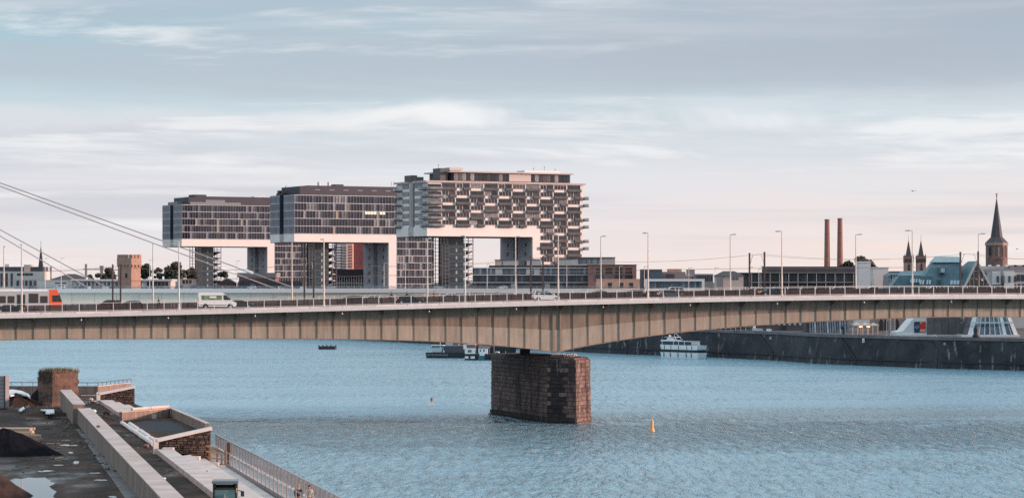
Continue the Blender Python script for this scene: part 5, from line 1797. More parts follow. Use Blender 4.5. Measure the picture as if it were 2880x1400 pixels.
# mounds
def mound(name, label, cat, px, py, wx, wy, h, m, seed, skew=0.0, z=SZ):
    r = random.Random(seed)
    c = G(px, py, z)
    vs, n, k = [], 26, 10
    for j in range(k + 1):
        for i in range(n):
            w = 2 * math.pi * i / n
            f = j / k
            rad = (1 - f) * (1 + .10 * math.sin(3 * w + seed) + .06 * math.sin(7 * w + 2 * seed)) + r.uniform(-.025, .025)
            vs.append((wx * rad * math.cos(w) + skew * f * wx, wy * rad * math.sin(w), h * (1 - (1 - f) ** 1.25) * (1 + r.uniform(-.03, .03)) - .05))
    fs = [(j * n + i, j * n + (i + 1) % n, (j + 1) * n + (i + 1) % n, (j + 1) * n + i) for j in range(k) for i in range(n)]
    return MB().add(vs, fs).build(name, m, None, (c.x, c.y, z), label=label, cat=cat)
m_black_soil = mat('black_soil', (.009, .009, .013), .95, spec=.1, nscale=2, namt=.4, bump=.08, bscale=6)
m_brown_soil = mat('brown_soil', (.065, .04, .033), .95, spec=.1, nscale=1.2, c2=(.04, .028, .026), bump=.12, bscale=4)
mound('gravel_mound', 'smooth black gravel mound in front of the timber stack', 'mound', 42, 1278, 3.9, 2.6, 2.25, m_black_soil, 2, -.25)
mound('soil_mound', 'brown soil mound cut by the lower left corner', 'mound', -40, 1398, 3.2, 2.6, 2.3, m_brown_soil, 5, -.2)
mound('soil_mound', 'low rough brown soil mound under the white tarpaulin', 'mound', 55, 1140, 2.9, 2.2, 1.5, m_brown_soil, 7, -.15)
mound('soil_mound', 'dark earth heap leaning on the overgrown brick stub', 'mound', 112, 1128, 1.6, 1.5, 1.7, m_black_soil, 9)
mound('soil_mound', 'flat dark spoil heap left of the taller wall stretch', 'mound', 140, 1168, 3.2, 2.0, .6, m_brown_soil, 13)
mound('soil_mound', 'small brown spoil heap between the long wall and the bench row', 'mound', 292, 1182, 1.2, 2.2, .5, m_brown_soil, 15)
m_tarp = mat('white_tarp', (.72, .74, .76), .5)
def sheet(name, label, cat, pts, z, m, bump=0.0):
    r = random.Random(len(label))
    q = [G(x, y, z + r.uniform(0, bump)) for x, y in pts]
    n = len(q)
    vs = q + [v - Vector((0, 0, .04 + bump)) for v in q]
    MB().add(vs, [tuple(range(n))[::-1], tuple(range(n, 2 * n))] + [((i + 1) % n, i, n + i, n + (i + 1) % n) for i in range(n)]).build(name, m, label=label, cat=cat)
sheet('tarpaulin', 'long white tarpaulin over the brown soil mound', 'tarpaulin', [(86, 1117), (76, 1110), (52, 1106), (30, 1111), (13, 1107), (12, 1096), (36, 1094), (60, 1098), (80, 1106)][::-1], SZ + 1.25, m_tarp, .12)
sheet('tarpaulin', 'small crumpled white sheet below the soil mound', 'tarpaulin', [(52, 1152), (66, 1142), (70, 1147), (60, 1154)], SZ + .35, m_tarp, .1)
sheet('tarpaulin', 'crumpled white sheet left of the taller wall stretch', 'tarpaulin', [(114, 1150), (152, 1150), (153, 1160), (140, 1161), (128, 1160), (132, 1154)][::-1], SZ + .6, m_tarp, .1)
# puddles
m_pud = mat('puddle_water', (.03, .035, .04), .04)
def puddle(label, pts, z=SZ):
    q = [G(x, y, z + .012) for x, y in pts]
    o = MB().add(q, [tuple(range(len(q)))[::-1]]).build('puddle', m_pud, label=label, cat='puddle', group='puddles on the site mud')
def blob(px, py, w, h, seed):
    r = random.Random(seed)
    n = 34
    k = [1 + .22 * math.sin(2 * i * .185 + seed) + .12 * math.sin(5 * i * .185 + 2 * seed) + r.uniform(-.07, .07) for i in range(n)]
    return [(px + w * math.cos(-2 * math.pi * i / n) * k[i], py + h * .62 * math.sin(-2 * math.pi * i / n) * k[i]) for i in range(n)][::-1]
C = lambda x, y: (x * .3036, 1020 + y * .3036)
puddle('largest pale puddle at the lower left', [C(*q) for q in ((60, 1085), (120, 1065), (200, 1072), (260, 1058), (330, 1062), (420, 1060), (445, 1078), (470, 1085), (462, 1098), (515, 1108), (490, 1128), (455, 1140), (480, 1165), (525, 1190), (505, 1212), (490, 1235), (520, 1260), (380, 1300), (250, 1290), (150, 1190))])
for k, (x, y, w, h, lab) in enumerate(((600, 715, 62, 10, 'broad puddle in the middle of the site mud'), (640, 760, 72, 12, 'second broad puddle just below the broad middle one'), (490, 745, 70, 5, 'thin puddle streak left of the middle puddles'), (655, 828, 26, 10, 'small round puddle below the middle puddles'),
                               (705, 920, 32, 18, 'irregular puddle halfway down the site'), (420, 1000, 70, 12, 'flat puddle above the largest puddle'), (890, 1018, 55, 7, 'flat puddle close to the dusty strip'), (935, 1083, 52, 10, 'bright puddle left of the lower wall base'),
                               (590, 642, 32, 6, 'tiny far puddle below the taller wall stretch'), (1045, 1238, 42, 12, 'puddle at the bottom edge by the wall base'), (540, 945, 60, 5, 'thin streak of water above the flat puddle'), (460, 610, 70, 6, 'faint far water streak right of the timber stack'))):
    puddle(lab, blob(*C(x, y), w * .3036, h * .3036, k + 20))
m_dust = mat('dusty_strip', (.15, .13, .13), .6, nscale=.45, c2=(.04, .033, .033))
q = [G(x, y, SZ + .006) for x, y in ((213, 1206), (232, 1206), (272, 1255), (330, 1325), (392, 1400), (352, 1400), (318, 1350), (280, 1300), (240, 1240))]
MB().add(q, [tuple(range(len(q)))[::-1]]).build('dust_strip', m_dust, kind='structure')
# timber stack
c0 = G(20, 1243, SZ)
ts = thing('timber_stack', 'stack of pale sawn planks behind the black gravel mound', 'timber', (c0.x, c0.y, SZ))
m_timber = mat('sawn_timber', (.46, .34, .25), .8, nscale=2, namt=.15, vary=.3, stretch=(.3, 3, 3))
for lay in range(6):
    for k in range(5):
        x0 = -3.2 + rnd.uniform(-.2, .1)
        x1 = (2.7 if lay < 3 else 2.0) + rnd.uniform(-.2, .15)
        d0 = k * .42 + (0 if lay < 3 else .5)
        MB().box(x0, x1, d0, d0 + .4, lay * .2, lay * .2 + .185).build('plank', m_timber, ts)
# container at the edge
c0 = G(14, 1150, SZ)
ct = thing('site_container', 'grey site container cut by the left edge', 'container', (c0.x, c0.y, SZ))
MB().box(-5.5, 0, 0, 2.4, .12, 3.7).build('body', mat('container_grey', (.27, .25, .27), .6, nscale=.5, namt=.15), ct)
for i in range(8):
    MB().box(-5.4, -.12, -.05, 0, .3 + i * .42, .52 + i * .42).build('rib', MATS['container_grey'], ct)
MB().box(-.1, .04, -.08, .05, .1, 3.75).build('corner_post', M_['dark_steel'], ct)
# white pipes, loose items
a, b = G(343, 1188, SZ + .2), G(432, 1249, SZ + .2)
for k, dx_ in enumerate((0, .62)):
    o = thing('white_pipe', ('long pale pipe lying beside the dark trench', 'second pale pipe lying towards the river beside the first')[k], 'pipe')
    for i in range(3):
        p, q = a.lerp(b, i / 3 + k * .06), a.lerp(b, (i + 1) / 3 - .01)
        MB().tube((p.x + dx_, p.y, p.z), (q.x + dx_, q.y, q.z), .2, n=8).build('pipe_length', M_['concrete_w'], o)
for k, (px, py, e, m, lab) in enumerate(((263, 1160, .35, M_['concrete_w'], 'white rubble lump on the far trench floor'), (256, 1126, .3, m_pink, 'pinkish stone by the taller wall end'), (411, 1258, .3, m_brick, 'broken brick beside the end of the pale pipes'),
                                        (462, 1347, .12, M_['white'], 'white cup on the long concrete wall'), (277, 1201, .2, m_brick, 'brick left on top of the long wall'), (300, 1166, .4, m_brown_soil, 'clod of soil beside the bench row'))):
    c0 = G(px, py, LW if k in (3, 4) else SZ)
    o = MB().ball((0, 0, e * .5), e, e * .8, e * .6, 6, 4).build('rubble_lump', m, None, c0, label=lab, cat='rubble')
# bottle on the steps
c0 = G(582, 1341, 9.08)
o = thing('bottle', 'brown bottle standing on the pale river steps', 'bottle', c0)
MB().lathe([(.09, 0), (.09, .3), (.035, .42), (.035, .55)], 8).build('body', mat('bottle_glass', (.10, .015, .01), .1), o)
MB().lathe([(.04, .55), (.04, .6)], 8).build('cap', M_['pale_steel'], o)
# formwork timber
c0 = G(588, 1326, PZ8)
fw = thing('formwork_frame', 'orange-brown timber formwork frame at the end of the nearer stone wall', 'formwork', (c0.x, c0.y - .6, PZ8), R(-12))
m_form = mat('form_timber', (.42, .22, .11), .8, nscale=2, namt=.25, vary=.25)
for x, h in ((.1, 2.3), (.75, 2.1), (1.15, 1.5), (1.45, 1.9)):
    MB().box(x - .06, x + .06, 0, .1, 0, h).build('upright', m_form, fw)
for z, x0, x1 in ((2.15, -.15, .8), (1.7, -.15, 1.2), (1.2, -.05, 1.5), (.75, .05, 1.5), (.3, .05, 1.5)):
    MB().bar((x0, -.06, z + .06), (x1, -.06, z - .12), .08, .12).build('waling', m_form, fw)
MB().box(1.62, 1.9, 0, .2, 0, 2.5).build('soldier_beam', mat('rust_steel', (.10, .06, .05), .8), fw)
# fence between steps and promenade
fa, fb_ = Vector(G(637, 1334, PZ8)[:2]), Vector(G(745, 1402, PZ8)[:2])
fb_ = fb_ + (fb_ - fa).normalized() * 18
fn = thing('site_fence', 'site fence of thin posts and grey lower panels along the promenade', 'fence')
n = 19
for i in range(n + 1):
    p = fa.lerp(fb_, i / n)
    MB().tube((p.x, p.y, PZ8), (p.x, p.y, PZ8 + 1.95), .04, n=6).build('post', M_['concrete_d'], fn)
    if i < n:
        q = fa.lerp(fb_, (i + 1) / n)
        d = (q - p).normalized()
        MB().bar((p.x, p.y, PZ8 + .5), (q.x, q.y, PZ8 + .5), .03, .9).build('screen_panel', mat('screen_cloth', (.22, .20, .20), .9, nscale=1, namt=.15), fn)
        for z in (1.2, 1.85):
            MB().bar((p.x, p.y, PZ8 + z), (q.x, q.y, PZ8 + z), .025, .03).build('wire', M_['steel'], fn)
        MB().box(p.x - .3, p.x + .3, p.y - .15, p.y + .15, PZ8, PZ8 + .14).build('foot_block', M_['rubber'], fn)
# promenade railing over the river
ra, rb_ = Vector((-28.2, 244.0)), Vector((-4.0, 141.0))
rl = thing('promenade_railing', 'dense grey bar railing on the river side of the promenade', 'railing')
n = 53
m_rg = mat('galvanised', (.36, .345, .35), .5, .2, nscale=1, namt=.15)
for i in range(n):
    p, q = ra.lerp(rb_, i / n), ra.lerp(rb_, (i + 1) / n)
    MB().box(p.x - .06, p.x + .06, p.y - .06, p.y + .06, PZ8 + .18, PZ8 + 1.25).build('post', m_rg, rl)
    MB().bar((p.x, p.y, PZ8 + 1.27), (q.x, q.y, PZ8 + 1.27), .12, .06).build('handrail', m_rg, rl)
    mb = MB()
    for k in range(1, 8):
        w = p.lerp(q, k / 8)
        mb.box(w.x - .012, w.x + .012, w.y - .012, w.y + .012, PZ8 + .2, PZ8 + 1.24)
    mb.build('bars', m_rg, rl, kind='stuff')
    strip_box(p, q, -.2, .25, PZ8, PZ8 + .17, .015).build('kerb_stone', M_['concrete'], rl)
# excavator
c0 = U(634, 1400, 166)
ex = thing('excavator', 'small yellow excavator with a black glazed cab at the bottom edge', 'excavator', (c0.x, 166, PZ8), R(4))
m_yel = mat('machine_yellow', (.62, .40, .14), .5, nscale=1, namt=.1)
ch = 2.98
cab = MB()
for x in (-.72, .72):
    for y in (-.75, .75):
        cab.box(x - .06, x + .06, y - .06, y + .06, .95, ch - .1)
cab.box(-.78, .78, -.81, -.72, .95, 1.45).box(-.78, .78, .72, .81, .95, 1.5).box(-.78, -.70, -.72, .72, .95, 1.5).box(.70, .78, -.72, .72, .95, 1.5)
cab.box(-.6, .6, -.8, -.74, 2.5, 2.62)
cab.build('cab_frame', M_['black'], ex)
MB().box(-.84, .84, -.9, .86, ch - .1, ch + .06).build('cab_roof', mat('roof_grey', (.14, .17, .19), .4), ex)
MB().box(-.55, .55, -.88, -.82, ch - .14, ch + .02).build('roof_visor', M_['steel'], ex)
gt = mat('teal_glass', (.13, .24, .25), .06)
MB().box(-.655, .655, -.765, -.735, 1.47, 2.49).build('windscreen', gt, ex)
MB().box(-.765, -.735, -.68, .68, 1.52, ch - .12).build('side_glass', gt, ex)
MB().box(.735, .765, -.68, .68, 1.52, ch - .12).build('side_glass', gt, ex)
MB().box(-.655, .655, .735, .765, 1.52, ch - .12).build('rear_glass', gt, ex)
MB().box(-.28, .28, -.1, .08, 1.5, 2.35).box(-.3, .3, -.4, .1, 1.3, 1.55).build('seat', M_['dark_steel'], ex)
MB().box(-.03, .01, -.86, -.78, 1.1, 2.2).bar((-.35, -.84, 1.1), (-.12, -.84, 1.75), .05, .08).build('wiper_arm', M_['steel'], ex)
MB().bar((.75, -.75, 2.45), (1.1, -.85, 2.4), .05, .05).box(1.02, 1.24, -.9, -.82, 2.05, 2.4).build('mirror', M_['black'], ex)
MB().box(.72, .8, -.84, -.78, 2.3, 2.6).build('side_lamp', mat('amber', (.7, .35, .1), .3), ex)
MB().slab([(-2.0, .8), (-.85, .8), (-.85, 1.5), (-1.2, 1.62), (-1.7, 1.58), (-2.0, 1.3)], -.9, 1.2, .15).build('engine_cover', m_yel, ex)
MB().box(-2.0, .85, -.95, 1.25, .6, .8).build('turntable', m_yel, ex)
for x in (-1.5, .35):
    MB().slab([(x - .3, .05), (x + .3, .05), (x + .3, .55), (x - .3, .55)], -1.6, 1.6, .12).build('track', M_['rubber'], ex)
MB().bar((-1.0, -.9, 1.0), (-1.2, -2.6, 1.6), .25, .35).bar((-1.2, -2.6, 1.6), (-1.2, -3.6, .5), .2, .3).build('boom', m_yel, ex)
MB().slab([(-1.6, 0), (-.8, 0), (-.8, .5), (-1.6, .5)], -4.0, -3.5, .1).build('bucket', M_['dark_steel'], ex)

# broken stone and rubbish strewn over the site
mb = MB()
rr = random.Random(77)
for i in range(900):
    Y = rr.uniform(192, 325)
    x0 = -23 - .2164 * (Y - 168)
    x = x0 - abs(rr.gauss(0, 1)) * 5.5 - .2 if rr.random() < .72 else x0 + 1.6 + rr.random() * 3.2
    e = rr.uniform(.03, .13) * (2 if rr.random() < .08 else 1)
    mb.ball((x, Y, SZ + e * .3), e * rr.uniform(.8, 1.6), e, e * .7, 5, 3)
mb.build('rubble', mat('strewn_stone', (.13, .11, .105), .9, nscale=.3, namt=.5), kind='stuff', label='small broken stones strewn over the site mud', cat='rubble')
for k, (px, py, ln, ang, lab) in enumerate(((118, 1196, 2.6, 20, 'loose board lying right of the timber stack'), (95, 1178, 2.2, -35, 'loose board on the spoil left of the taller wall'), (250, 1112, 2.0, 10, 'board on the ground behind the taller wall end'), (268, 1128, 1.6, 55, 'short board on the ground by the bench row'), (160, 1290, 1.8, 70, 'loose board at the foot of the black gravel mound'))):
    c0 = G(px, py, SZ)
    o = thing('loose_board', lab, 'board', (c0.x, c0.y, SZ), R(ang), 'loose boards on the site')
    MB().box(-ln / 2, ln / 2, -.12, .12, .02, .09).build('plank', m_timber, o)
    MB().box(-ln / 2 + .2, -ln / 2 + .35, -.2, .2, .0, .02).build('batten', m_timber, o)
# ------------------------------------------------------------------ lamps and overhead line on the girder bridge
m_lamp = mat('lamp_paint', (.60, .55, .51), .5, nscale=.8, namt=.12)
def bridge_lamp(px, yt, d, sgn, label):
    s = s_at(px, d)
    p = bridge_pt(s, d)
    z0 = zdeck(s) + ZT
    h = U(0, yt, p.y).z - z0
    t = thing('street_lamp', label, 'street lamp', (p.x, p.y, z0), TH, 'tall street lamps on the girder bridge')
    MB().tube((0, 0, 0), (0, 0, h * .32), .17, .15, 8).tube((0, 0, h * .32), (0, 0, h), .12, .085, 8).build('pole', m_lamp, t)
    MB().lathe([(.26, 0), (.26, .08), (.18, .14)], 8).build('base_plate', m_lamp, t)
    MB().tube((0, 0, h - .05), (0, sgn * 1.5, h + .03), .06, n=6).build('arm', m_lamp, t)
    MB().slab([(-.17, h - .06), (.17, h - .06), (.13, h + .12), (-.13, h + .12)], min(sgn * 1.3, sgn * 3.0), max(sgn * 1.3, sgn * 3.0)).build('lamp_head', m_lamp, t)
    MB().box(-.12, .12, min(sgn * 1.6, sgn * 2.9), max(sgn * 1.6, sgn * 2.9), h - .09, h - .062).build('lens', M_['head_lamp'], t)
near = [(61, 688), (503, 680), (911, 673), (1308, 663), (1570, 660), (1823, 655), (2199, 650), (2566, 648)]
nn_ = ['before the tram side', 'left of the white van', 'right of the paired masts by the dark hatchback', 'before the tallest house stair tower', 'at the front bumper of the silver people carrier', 'left of the grey hatchback', 'before the long dark depot', 'before the patina roofs']
for (px, yt), w in zip(near, nn_):
    bridge_lamp(px, yt, 1.25, 1, 'tall near-side bridge lamp ' + w)
far = [(11, 694), (430, 686), (821, 680), (1202, 671), (1450, 666), (1690, 665), (2054, 660), (2407, 660), (2752, 658)]
nf_ = ['at the left picture edge', 'between the stone tower and the big tree', 'before the middle house soffit', 'under the corner of the tallest house', 'before the tallest house leg', 'before the brick loft house', 'before the hip-roofed house', 'left of the slanted towers', 'before the glazed gable']
for (px, yt), w in zip(far, nf_):
    bridge_lamp(px, yt, WID - 1.6, -1, 'far-side bridge lamp ' + w)
m_mast = mat('mast_brown', (.055, .04, .042), .7)
pairs = [(-238, -214, 745, 745), (317, 339, 743, 743), (856, 882, 733, 733), (1493, 1527, 719, 720), (2108, 2150, 711, 708), (2701, 2751, 708, 707)]
pw = ['beyond the left edge', 'behind the red people carrier', 'before the middle house', 'behind the silver people carrier', 'before the long dark depot', 'before the glazed gable']
tops = {19.3: [], 11.9: []}
for (xf, xn, yf, yn), w in zip(pairs, pw):
    for px, yt, d, side in ((xf, yf, 19.3, 'left'), (xn, yn, 11.9, 'right')):
        s = s_at(px, d)
        p = bridge_pt(s, d)
        z0 = zdeck(s) + ZT
        h = U(0, yt, p.y).z - z0
        if px < 0:
            h = 8.2
        t = thing('catenary_mast', 'dark overhead-line mast, %s one of the pair %s' % (side, w), 'mast', (p.x, p.y, z0), TH, 'paired dark masts along the tram track')
        MB().box(-.13, .13, -.13, .13, 0, h).build('pole', m_mast, t)
        sg = -1 if d > 15 else 1
        MB().tube((0, 0, h - 2.6), (0, sg * 2.1, h - 2.5), .045, n=5).tube((0, 0, h - 2.4), (0, sg * 1.9, h - .35), .045, n=5).build('bracket', M_['steel'], t)
        MB().ball((0, sg * .45, h - 2.58), .12, .2, .12, 6, 4).build('insulator', m_sand, t)
        tops[d].append((s, z0 + h - .35, z0 + h - 2.75))
for d, dd in ((19.3, 17.3), (11.9, 14.0)):
    for kind in (0, 1):
        t = thing('overhead_wire', '%s wire over the %s tram track' % (('sagging upper carrier', 'straight lower contact')[kind], ('near', 'far')[d > 15]), 'wire', (0, BY0, 0), TH)
        pts = [(s, a if kind == 0 else b) for s, a, b in tops[d]]
        pts.append((pts[-1][0] + 24, pts[-1][1]))
        mb = MB()
        for (s0, z0), (s1, z1) in zip(pts[:-1], pts[1:]):
            prev = None
            for i in range(9):
                f = i / 8
                z = z0 + (z1 - z0) * f - (1.0 * 4 * f * (1 - f) if kind == 0 else .05)
                q = Vector((s0 + (s1 - s0) * f, dd, z))
                if prev:
                    mb.tube(prev, q, .026, n=4, cap=False)
                prev = q
        mb.build('wire', mat('copper_wire', (.20, .12, .10), .6), t)

# ------------------------------------------------------------------ vehicles
PAINT = {}
def paint(name, c):
    return mat('paint_' + name, c, .3, .1, nscale=.4, namt=.04, coat=.5)
CARS = {   # kind: length, height, width, rear glass foot, rear roof, front roof, front glass foot, bonnet height, boot height, belt
    'hatch': (4.1, 1.48, 1.74, .12, .55, 2.1, 3.0, .86, .98, .92),
    'estate': (4.65, 1.50, 1.78, .10, .50, 2.5, 3.45, .86, .98, .93),
    'sedan': (4.6, 1.44, 1.78, .75, 1.45, 2.6, 3.45, .84, .96, .92),
    'mpv': (4.5, 1.72, 1.80, .05, .35, 2.55, 3.55, .98, 1.05, 1.02),
    'suv': (4.7, 1.74, 1.86, .10, .50, 2.6, 3.45, 1.05, 1.10, 1.06),
}
wheel_me = MB().tube((0, -.11, 0), (0, .11, 0), .325, n=14).mesh('wheel', M_['rubber'])
rim_me = MB().tube((0, -.125, 0), (0, -.112, 0), .205, n=12).tube((0, .112, 0), (0, .125, 0), .205, n=12).mesh('rim', M_['chrome'])
def car(label, loc, rz, kind, pname, c, group='cars crossing the girder bridge', name='car', parts=True):
    L_, H_, W_, rg, rr_, fr, fg, hb, hr, belt = CARS[kind]
    P = paint(pname, c)
    t = thing(name, label, 'car', loc, rz, group)
    w = W_ / 2
    x0 = -L_ / 2
    X = lambda q: x0 + q
    arch = lambda cx: [(cx + .38, .30), (cx + .30, .52), (cx, .66), (cx - .30, .52), (cx - .38, .30)][::-1]
    wf, wr = .86 * L_ - .12, .17 * L_
    low = [(X(.06), .34), (X(wr - .38), .30)] + [(X(a), b) for a, b in arch(wr)[1:-1]] + [(X(wr + .38), .26), (X(wf - .38), .26)] + [(X(a), b) for a, b in arch(wf)[1:-1]] + [(X(wf + .38), .30), (X(L_ - .04), .34),
           (X(L_), .56), (X(L_ - .10), .72), (X(fg + .1), hb), (X(fg), belt), (X(rg), belt + .04), (X(.04), hr - .08), (X(0), .60)]
    MB().slab(low, -w, w, .10).build('body', P, t)
    # greenhouse: dark glass with painted roof and pillars
    top = H_ - .05
    gh = [(X(rg + .02), belt), (X(fg - .05), belt - .01), (X(fr), top), (X(rr_), top)]
    MB().slab(gh, -w + .09, w - .09, .17).build('windows', M_['carglass'], t)
    MB().slab([(X(rr_ - .12), top - .04), (X(fr + .10), top - .05), (X(fr - .05), H_), (X(rr_ + .1), H_)], -w + .245, w - .245, .06).build('roof', P, t)
    mb = MB()
    for sg in (-1, 1):
        yb, yt = sg * (w - .085), sg * (w - .25)
        for (a, b) in (((fg - .02, belt), (fr + .03, top)), ((rg + .06, belt), (rr_ - .02, top)), ((fr - .75, belt), (fr - .72, top))) + ((((rg + .95, belt), (rr_ + .75, top)),) if kind in ('estate', 'mpv', 'suv') else ()):
            mb.bar((X(a[0]), yb, a[1]), (X(b[0]), yt, b[1]), .07, .09)
    mb.build('pillars', P, t)
    for cx in (wr, wf):
        for sg in (-1, 1):
            o = put('wheel', wheel_me, t, (X(cx), sg * (w - .10), .325))
            put('rim', rim_me, o)
    for sg in (-1, 1):
        MB().box(X(L_ - .16), X(L_ - .03), sg * (w - .33) - .16, sg * (w - .33) + .16, .60, .76).build('headlight', M_['head_lamp'], t)
        MB().box(X(0) - .01, X(.10), sg * (w - .25) - .13, sg * (w - .25) + .13, .72, .92).build('tail_light', M_['red_lamp'], t)
        MB().box(X(fg - .35), X(fg - .2), sg * (w + .06) - .09, sg * (w + .06) + .09, belt, belt + .13).build('mirror', P, t)
        for q in (fr - .95, fr - 1.85):
            MB().box(X(q), X(q + .2), sg * (w - .02) - .02, sg * (w - .02) + .02, belt - .16, belt - .12).build('door_handle', M_['chrome'], t)
    MB().box(X(L_ - .06), X(L_ + .015), -.45, .45, .42, .56).build('grille', M_['black'], t)
    MB().box(X(-.02), X(.02), -.26, .26, .52, .62).build('number_plate', M_['white'], t)
    return t
def on_bridge(px, d):
    s = s_at(px, d)
    p = bridge_pt(s, d, zdeck(s) + ZT - .12)
    return p
fleet = [
    (28, 4.9, 'sedan', 'black', (.012, .013, .016), 0, 'black saloon below the tram windows at the left edge'),
    (304, 20.6, 'mpv', 'red', (.22, .022, .02), 1, 'dark red people carrier behind the paired masts'),
    (362, 21.0, 'estate', 'anthracite', (.03, .033, .038), 1, 'dark estate car following the red people carrier'),
    (672, 9.0, 'sedan', 'anthracite', (.03, .033, .038), 0, 'dark saloon ahead of the white van with red tail lights'),
    (984, 20.8, 'estate', 'black', (.012, .013, .016), 1, 'black estate car in the far lane before the middle house'),
    (1044, 23.8, 'sedan', 'silver', (.46, .50, .53), 1, 'silver saloon in the far lane left of the black hatchback'),
    (1152, 5.0, 'estate', 'black', (.012, .013, .016), 0, 'black hatchback with red tail light in the near lane'),
    (1262, 20.8, 'sedan', 'silver', (.46, .50, .53), 1, 'silver saloon before the tallest house stair tower'),
    (1535, 4.8, 'mpv', 'pale_silver', (.62, .66, .68), 0, 'pale silver people carrier in the near lane'),
    (1684, 20.8, 'sedan', 'anthracite', (.03, .033, .038), 1, 'dark saloon before the orange brick wing'),
    (1783, 21.0, 'sedan', 'grey', (.10, .105, .115), 1, 'grey saloon left of the pedestrian in white'),
    (1884, 4.8, 'hatch', 'slate', (.055, .065, .075), 0, 'slate grey hatchback in the near lane'),
    (1888, 20.8, 'suv', 'white', (.74, .74, .73), 1, 'white off-roader behind the slate hatchback'),
    (2112, 20.8, 'hatch', 'silver', (.46, .50, .53), 1, 'silver hatchback in the far lane before the long depot'),
    (2172, 4.9, 'sedan', 'black', (.012, .013, .016), 0, 'black saloon in the near lane before the long depot'),
    (2352, 20.8, 'sedan', 'silver', (.46, .50, .53), 1, 'silver saloon in the far lane left of the slanted tower'),
    (2450, 21.2, 'sedan', 'white', (.74, .74, .73), 1, 'white saloon before the slanted white towers'),
    (2622, 20.8, 'estate', 'white', (.74, .74, .73), 1, 'white estate car before the patina roofs'),
    (2744, 24.2, 'hatch', 'anthracite', (.03, .033, .038), 1, 'dark hatchback below the glazed gable'),
]
for px, d, kd, pn, c, back, lab in fleet:
    car(lab, on_bridge(px, d), TH + (math.pi if back else 0), kd, pn, c)
# cars on the far bridge
fleet2 = [(92, 'sedan', 'anthracite', (.03, .033, .038), 'dark far-bridge car behind the tram'), (168, 'suv', 'white', (.74, .74, .73), 'white far-bridge car right of the tram front'),
          (232, 'sedan', 'black', (.012, .013, .016), 'black far-bridge car at the lower cable ends'), (328, 'estate', 'grey', (.10, .105, .115), 'grey far-bridge car under the stone tower'),
          (447, 'sedan', 'black', (.012, .013, .016), 'black far-bridge car under the largest round tree'), (503, 'hatch', 'anthracite', (.03, .033, .038), 'dark far-bridge car left of the leftmost house'),
          (548, 'estate', 'black', (.012, .013, .016), 'black far-bridge car at the leftmost stair tower'), (612, 'sedan', 'anthracite', (.03, .033, .038), 'dark far-bridge car by the gabled brick house'),
          (707, 'hatch', 'white', (.74, .74, .73), 'small white far-bridge car below the dark shed'), (800, 'sedan', 'grey', (.10, .105, .115), 'grey far-bridge car by the upper cable ends'),
          (928, 'sedan', 'silver', (.46, .50, .53), 'silver far-bridge car inside the middle arch'), (1168, 'sedan', 'black', (.012, .013, .016), 'black far-bridge car before the glazed tower foot'),
          (1236, 'sedan', 'silver', (.46, .50, .53), 'silver far-bridge car before the tallest house stairs'), (1325, 'sedan', 'anthracite', (.03, .033, .038), 'dark far-bridge car left of the glazed terrace'),
          (1412, 'estate', 'white', (.74, .74, .73), 'white far-bridge car before the glazed terrace')]
for i, (px, kd, pn, c, lab) in enumerate(fleet2):
    Y = FY + 5 + (i % 2) * 1.0
    car(lab, (U(px, 0, Y).x, Y, fz + .9), math.pi if i % 3 else 0, kd, pn, c, 'cars on the far bridge')

# delivery van
p = on_bridge(610, 5.0)
van = thing('delivery_van', 'white high-roofed delivery van with a green side panel', 'van', p, TH)
PW = paint('van_white', (.78, .78, .77))
MB().slab([(-3.05, .42), (3.0, .42), (3.12, .75), (3.02, 1.08), (2.2, 1.45), (1.35, 2.35), (.95, 2.62), (.4, 2.70), (-2.85, 2.70), (-3.08, 2.45)], -1.0, 1.0, .10).build('body', PW, van)
for cx in (-1.95, 2.05):
    for sg in (-1, 1):
        MB().tube((cx, sg * .90, .44), (cx, sg * 1.005, .44), .46, n=14).build('wheel_arch', M_['black'], van)
        o = put('wheel', wheel_me, van, (cx, sg * .93, .34))
        put('rim', rim_me, o)
for sg in (-1, 1):
    y0, y1 = sorted((sg * .905, sg * .955))
    MB().slab([(1.0, 1.5), (2.1, 1.5), (1.38, 2.28), (1.0, 2.32)], sg * .93 - .045, sg * .93 + .045).build('cab_window', M_['carglass'], van)
    MB().slab([(-2.6, 1.5), (.72, 1.5), (.72, 2.26), (-2.6, 2.26)], sg * .958 - .012, sg * .958 + .012).build('green_panel', mat('van_green', (.10, .17, .09), .5, nscale=1.2, c2=(.16, .25, .12)), van)
    MB().slab([(-1.3, 1.82), (-.2, 1.82), (-.2, 2.12), (-1.3, 2.12)], sg * .968 - .01, sg * .968 + .01).build('panel_caption', M_['white'], van)
    ring = MB()
    for r0 in (.22, .34):
        for i in range(16):
            a0, a1 = 2 * math.pi * i / 16, 2 * math.pi * (i + 1) / 16
            if .9 < (a0 + a1) / 2 % 6.28 < 5.6:
                ring.bar((-1.75 + r0 * math.cos(a0), sg * .975, 1.9 + r0 * math.sin(a0)), (-1.75 + r0 * math.cos(a1), sg * .975, 1.9 + r0 * math.sin(a1)), .01, .055)
    ring.build('panel_emblem', mat('van_pale_green', (.40, .50, .36), .5), van)
    MB().box(2.98, 3.1, sg * .75 - .14, sg * .75 + .14, .85, 1.1).build('headlight', M_['head_lamp'], van)
    MB().box(-3.1, -3.04, sg * .85 - .08, sg * .85 + .08, .9, 1.3).build('tail_light', M_['red_lamp'], van)
    MB().box(1.9, 2.06, sg * 1.08 - .1, sg * 1.08 + .1, 1.45, 1.8).build('mirror', M_['black'], van)
    MB().slab([(-2.9, .62), (1.5, .62), (1.5, .72), (-2.9, .72)], sg * .985 - .03, sg * .985 + .03).build('side_trim', M_['dark_steel'], van)
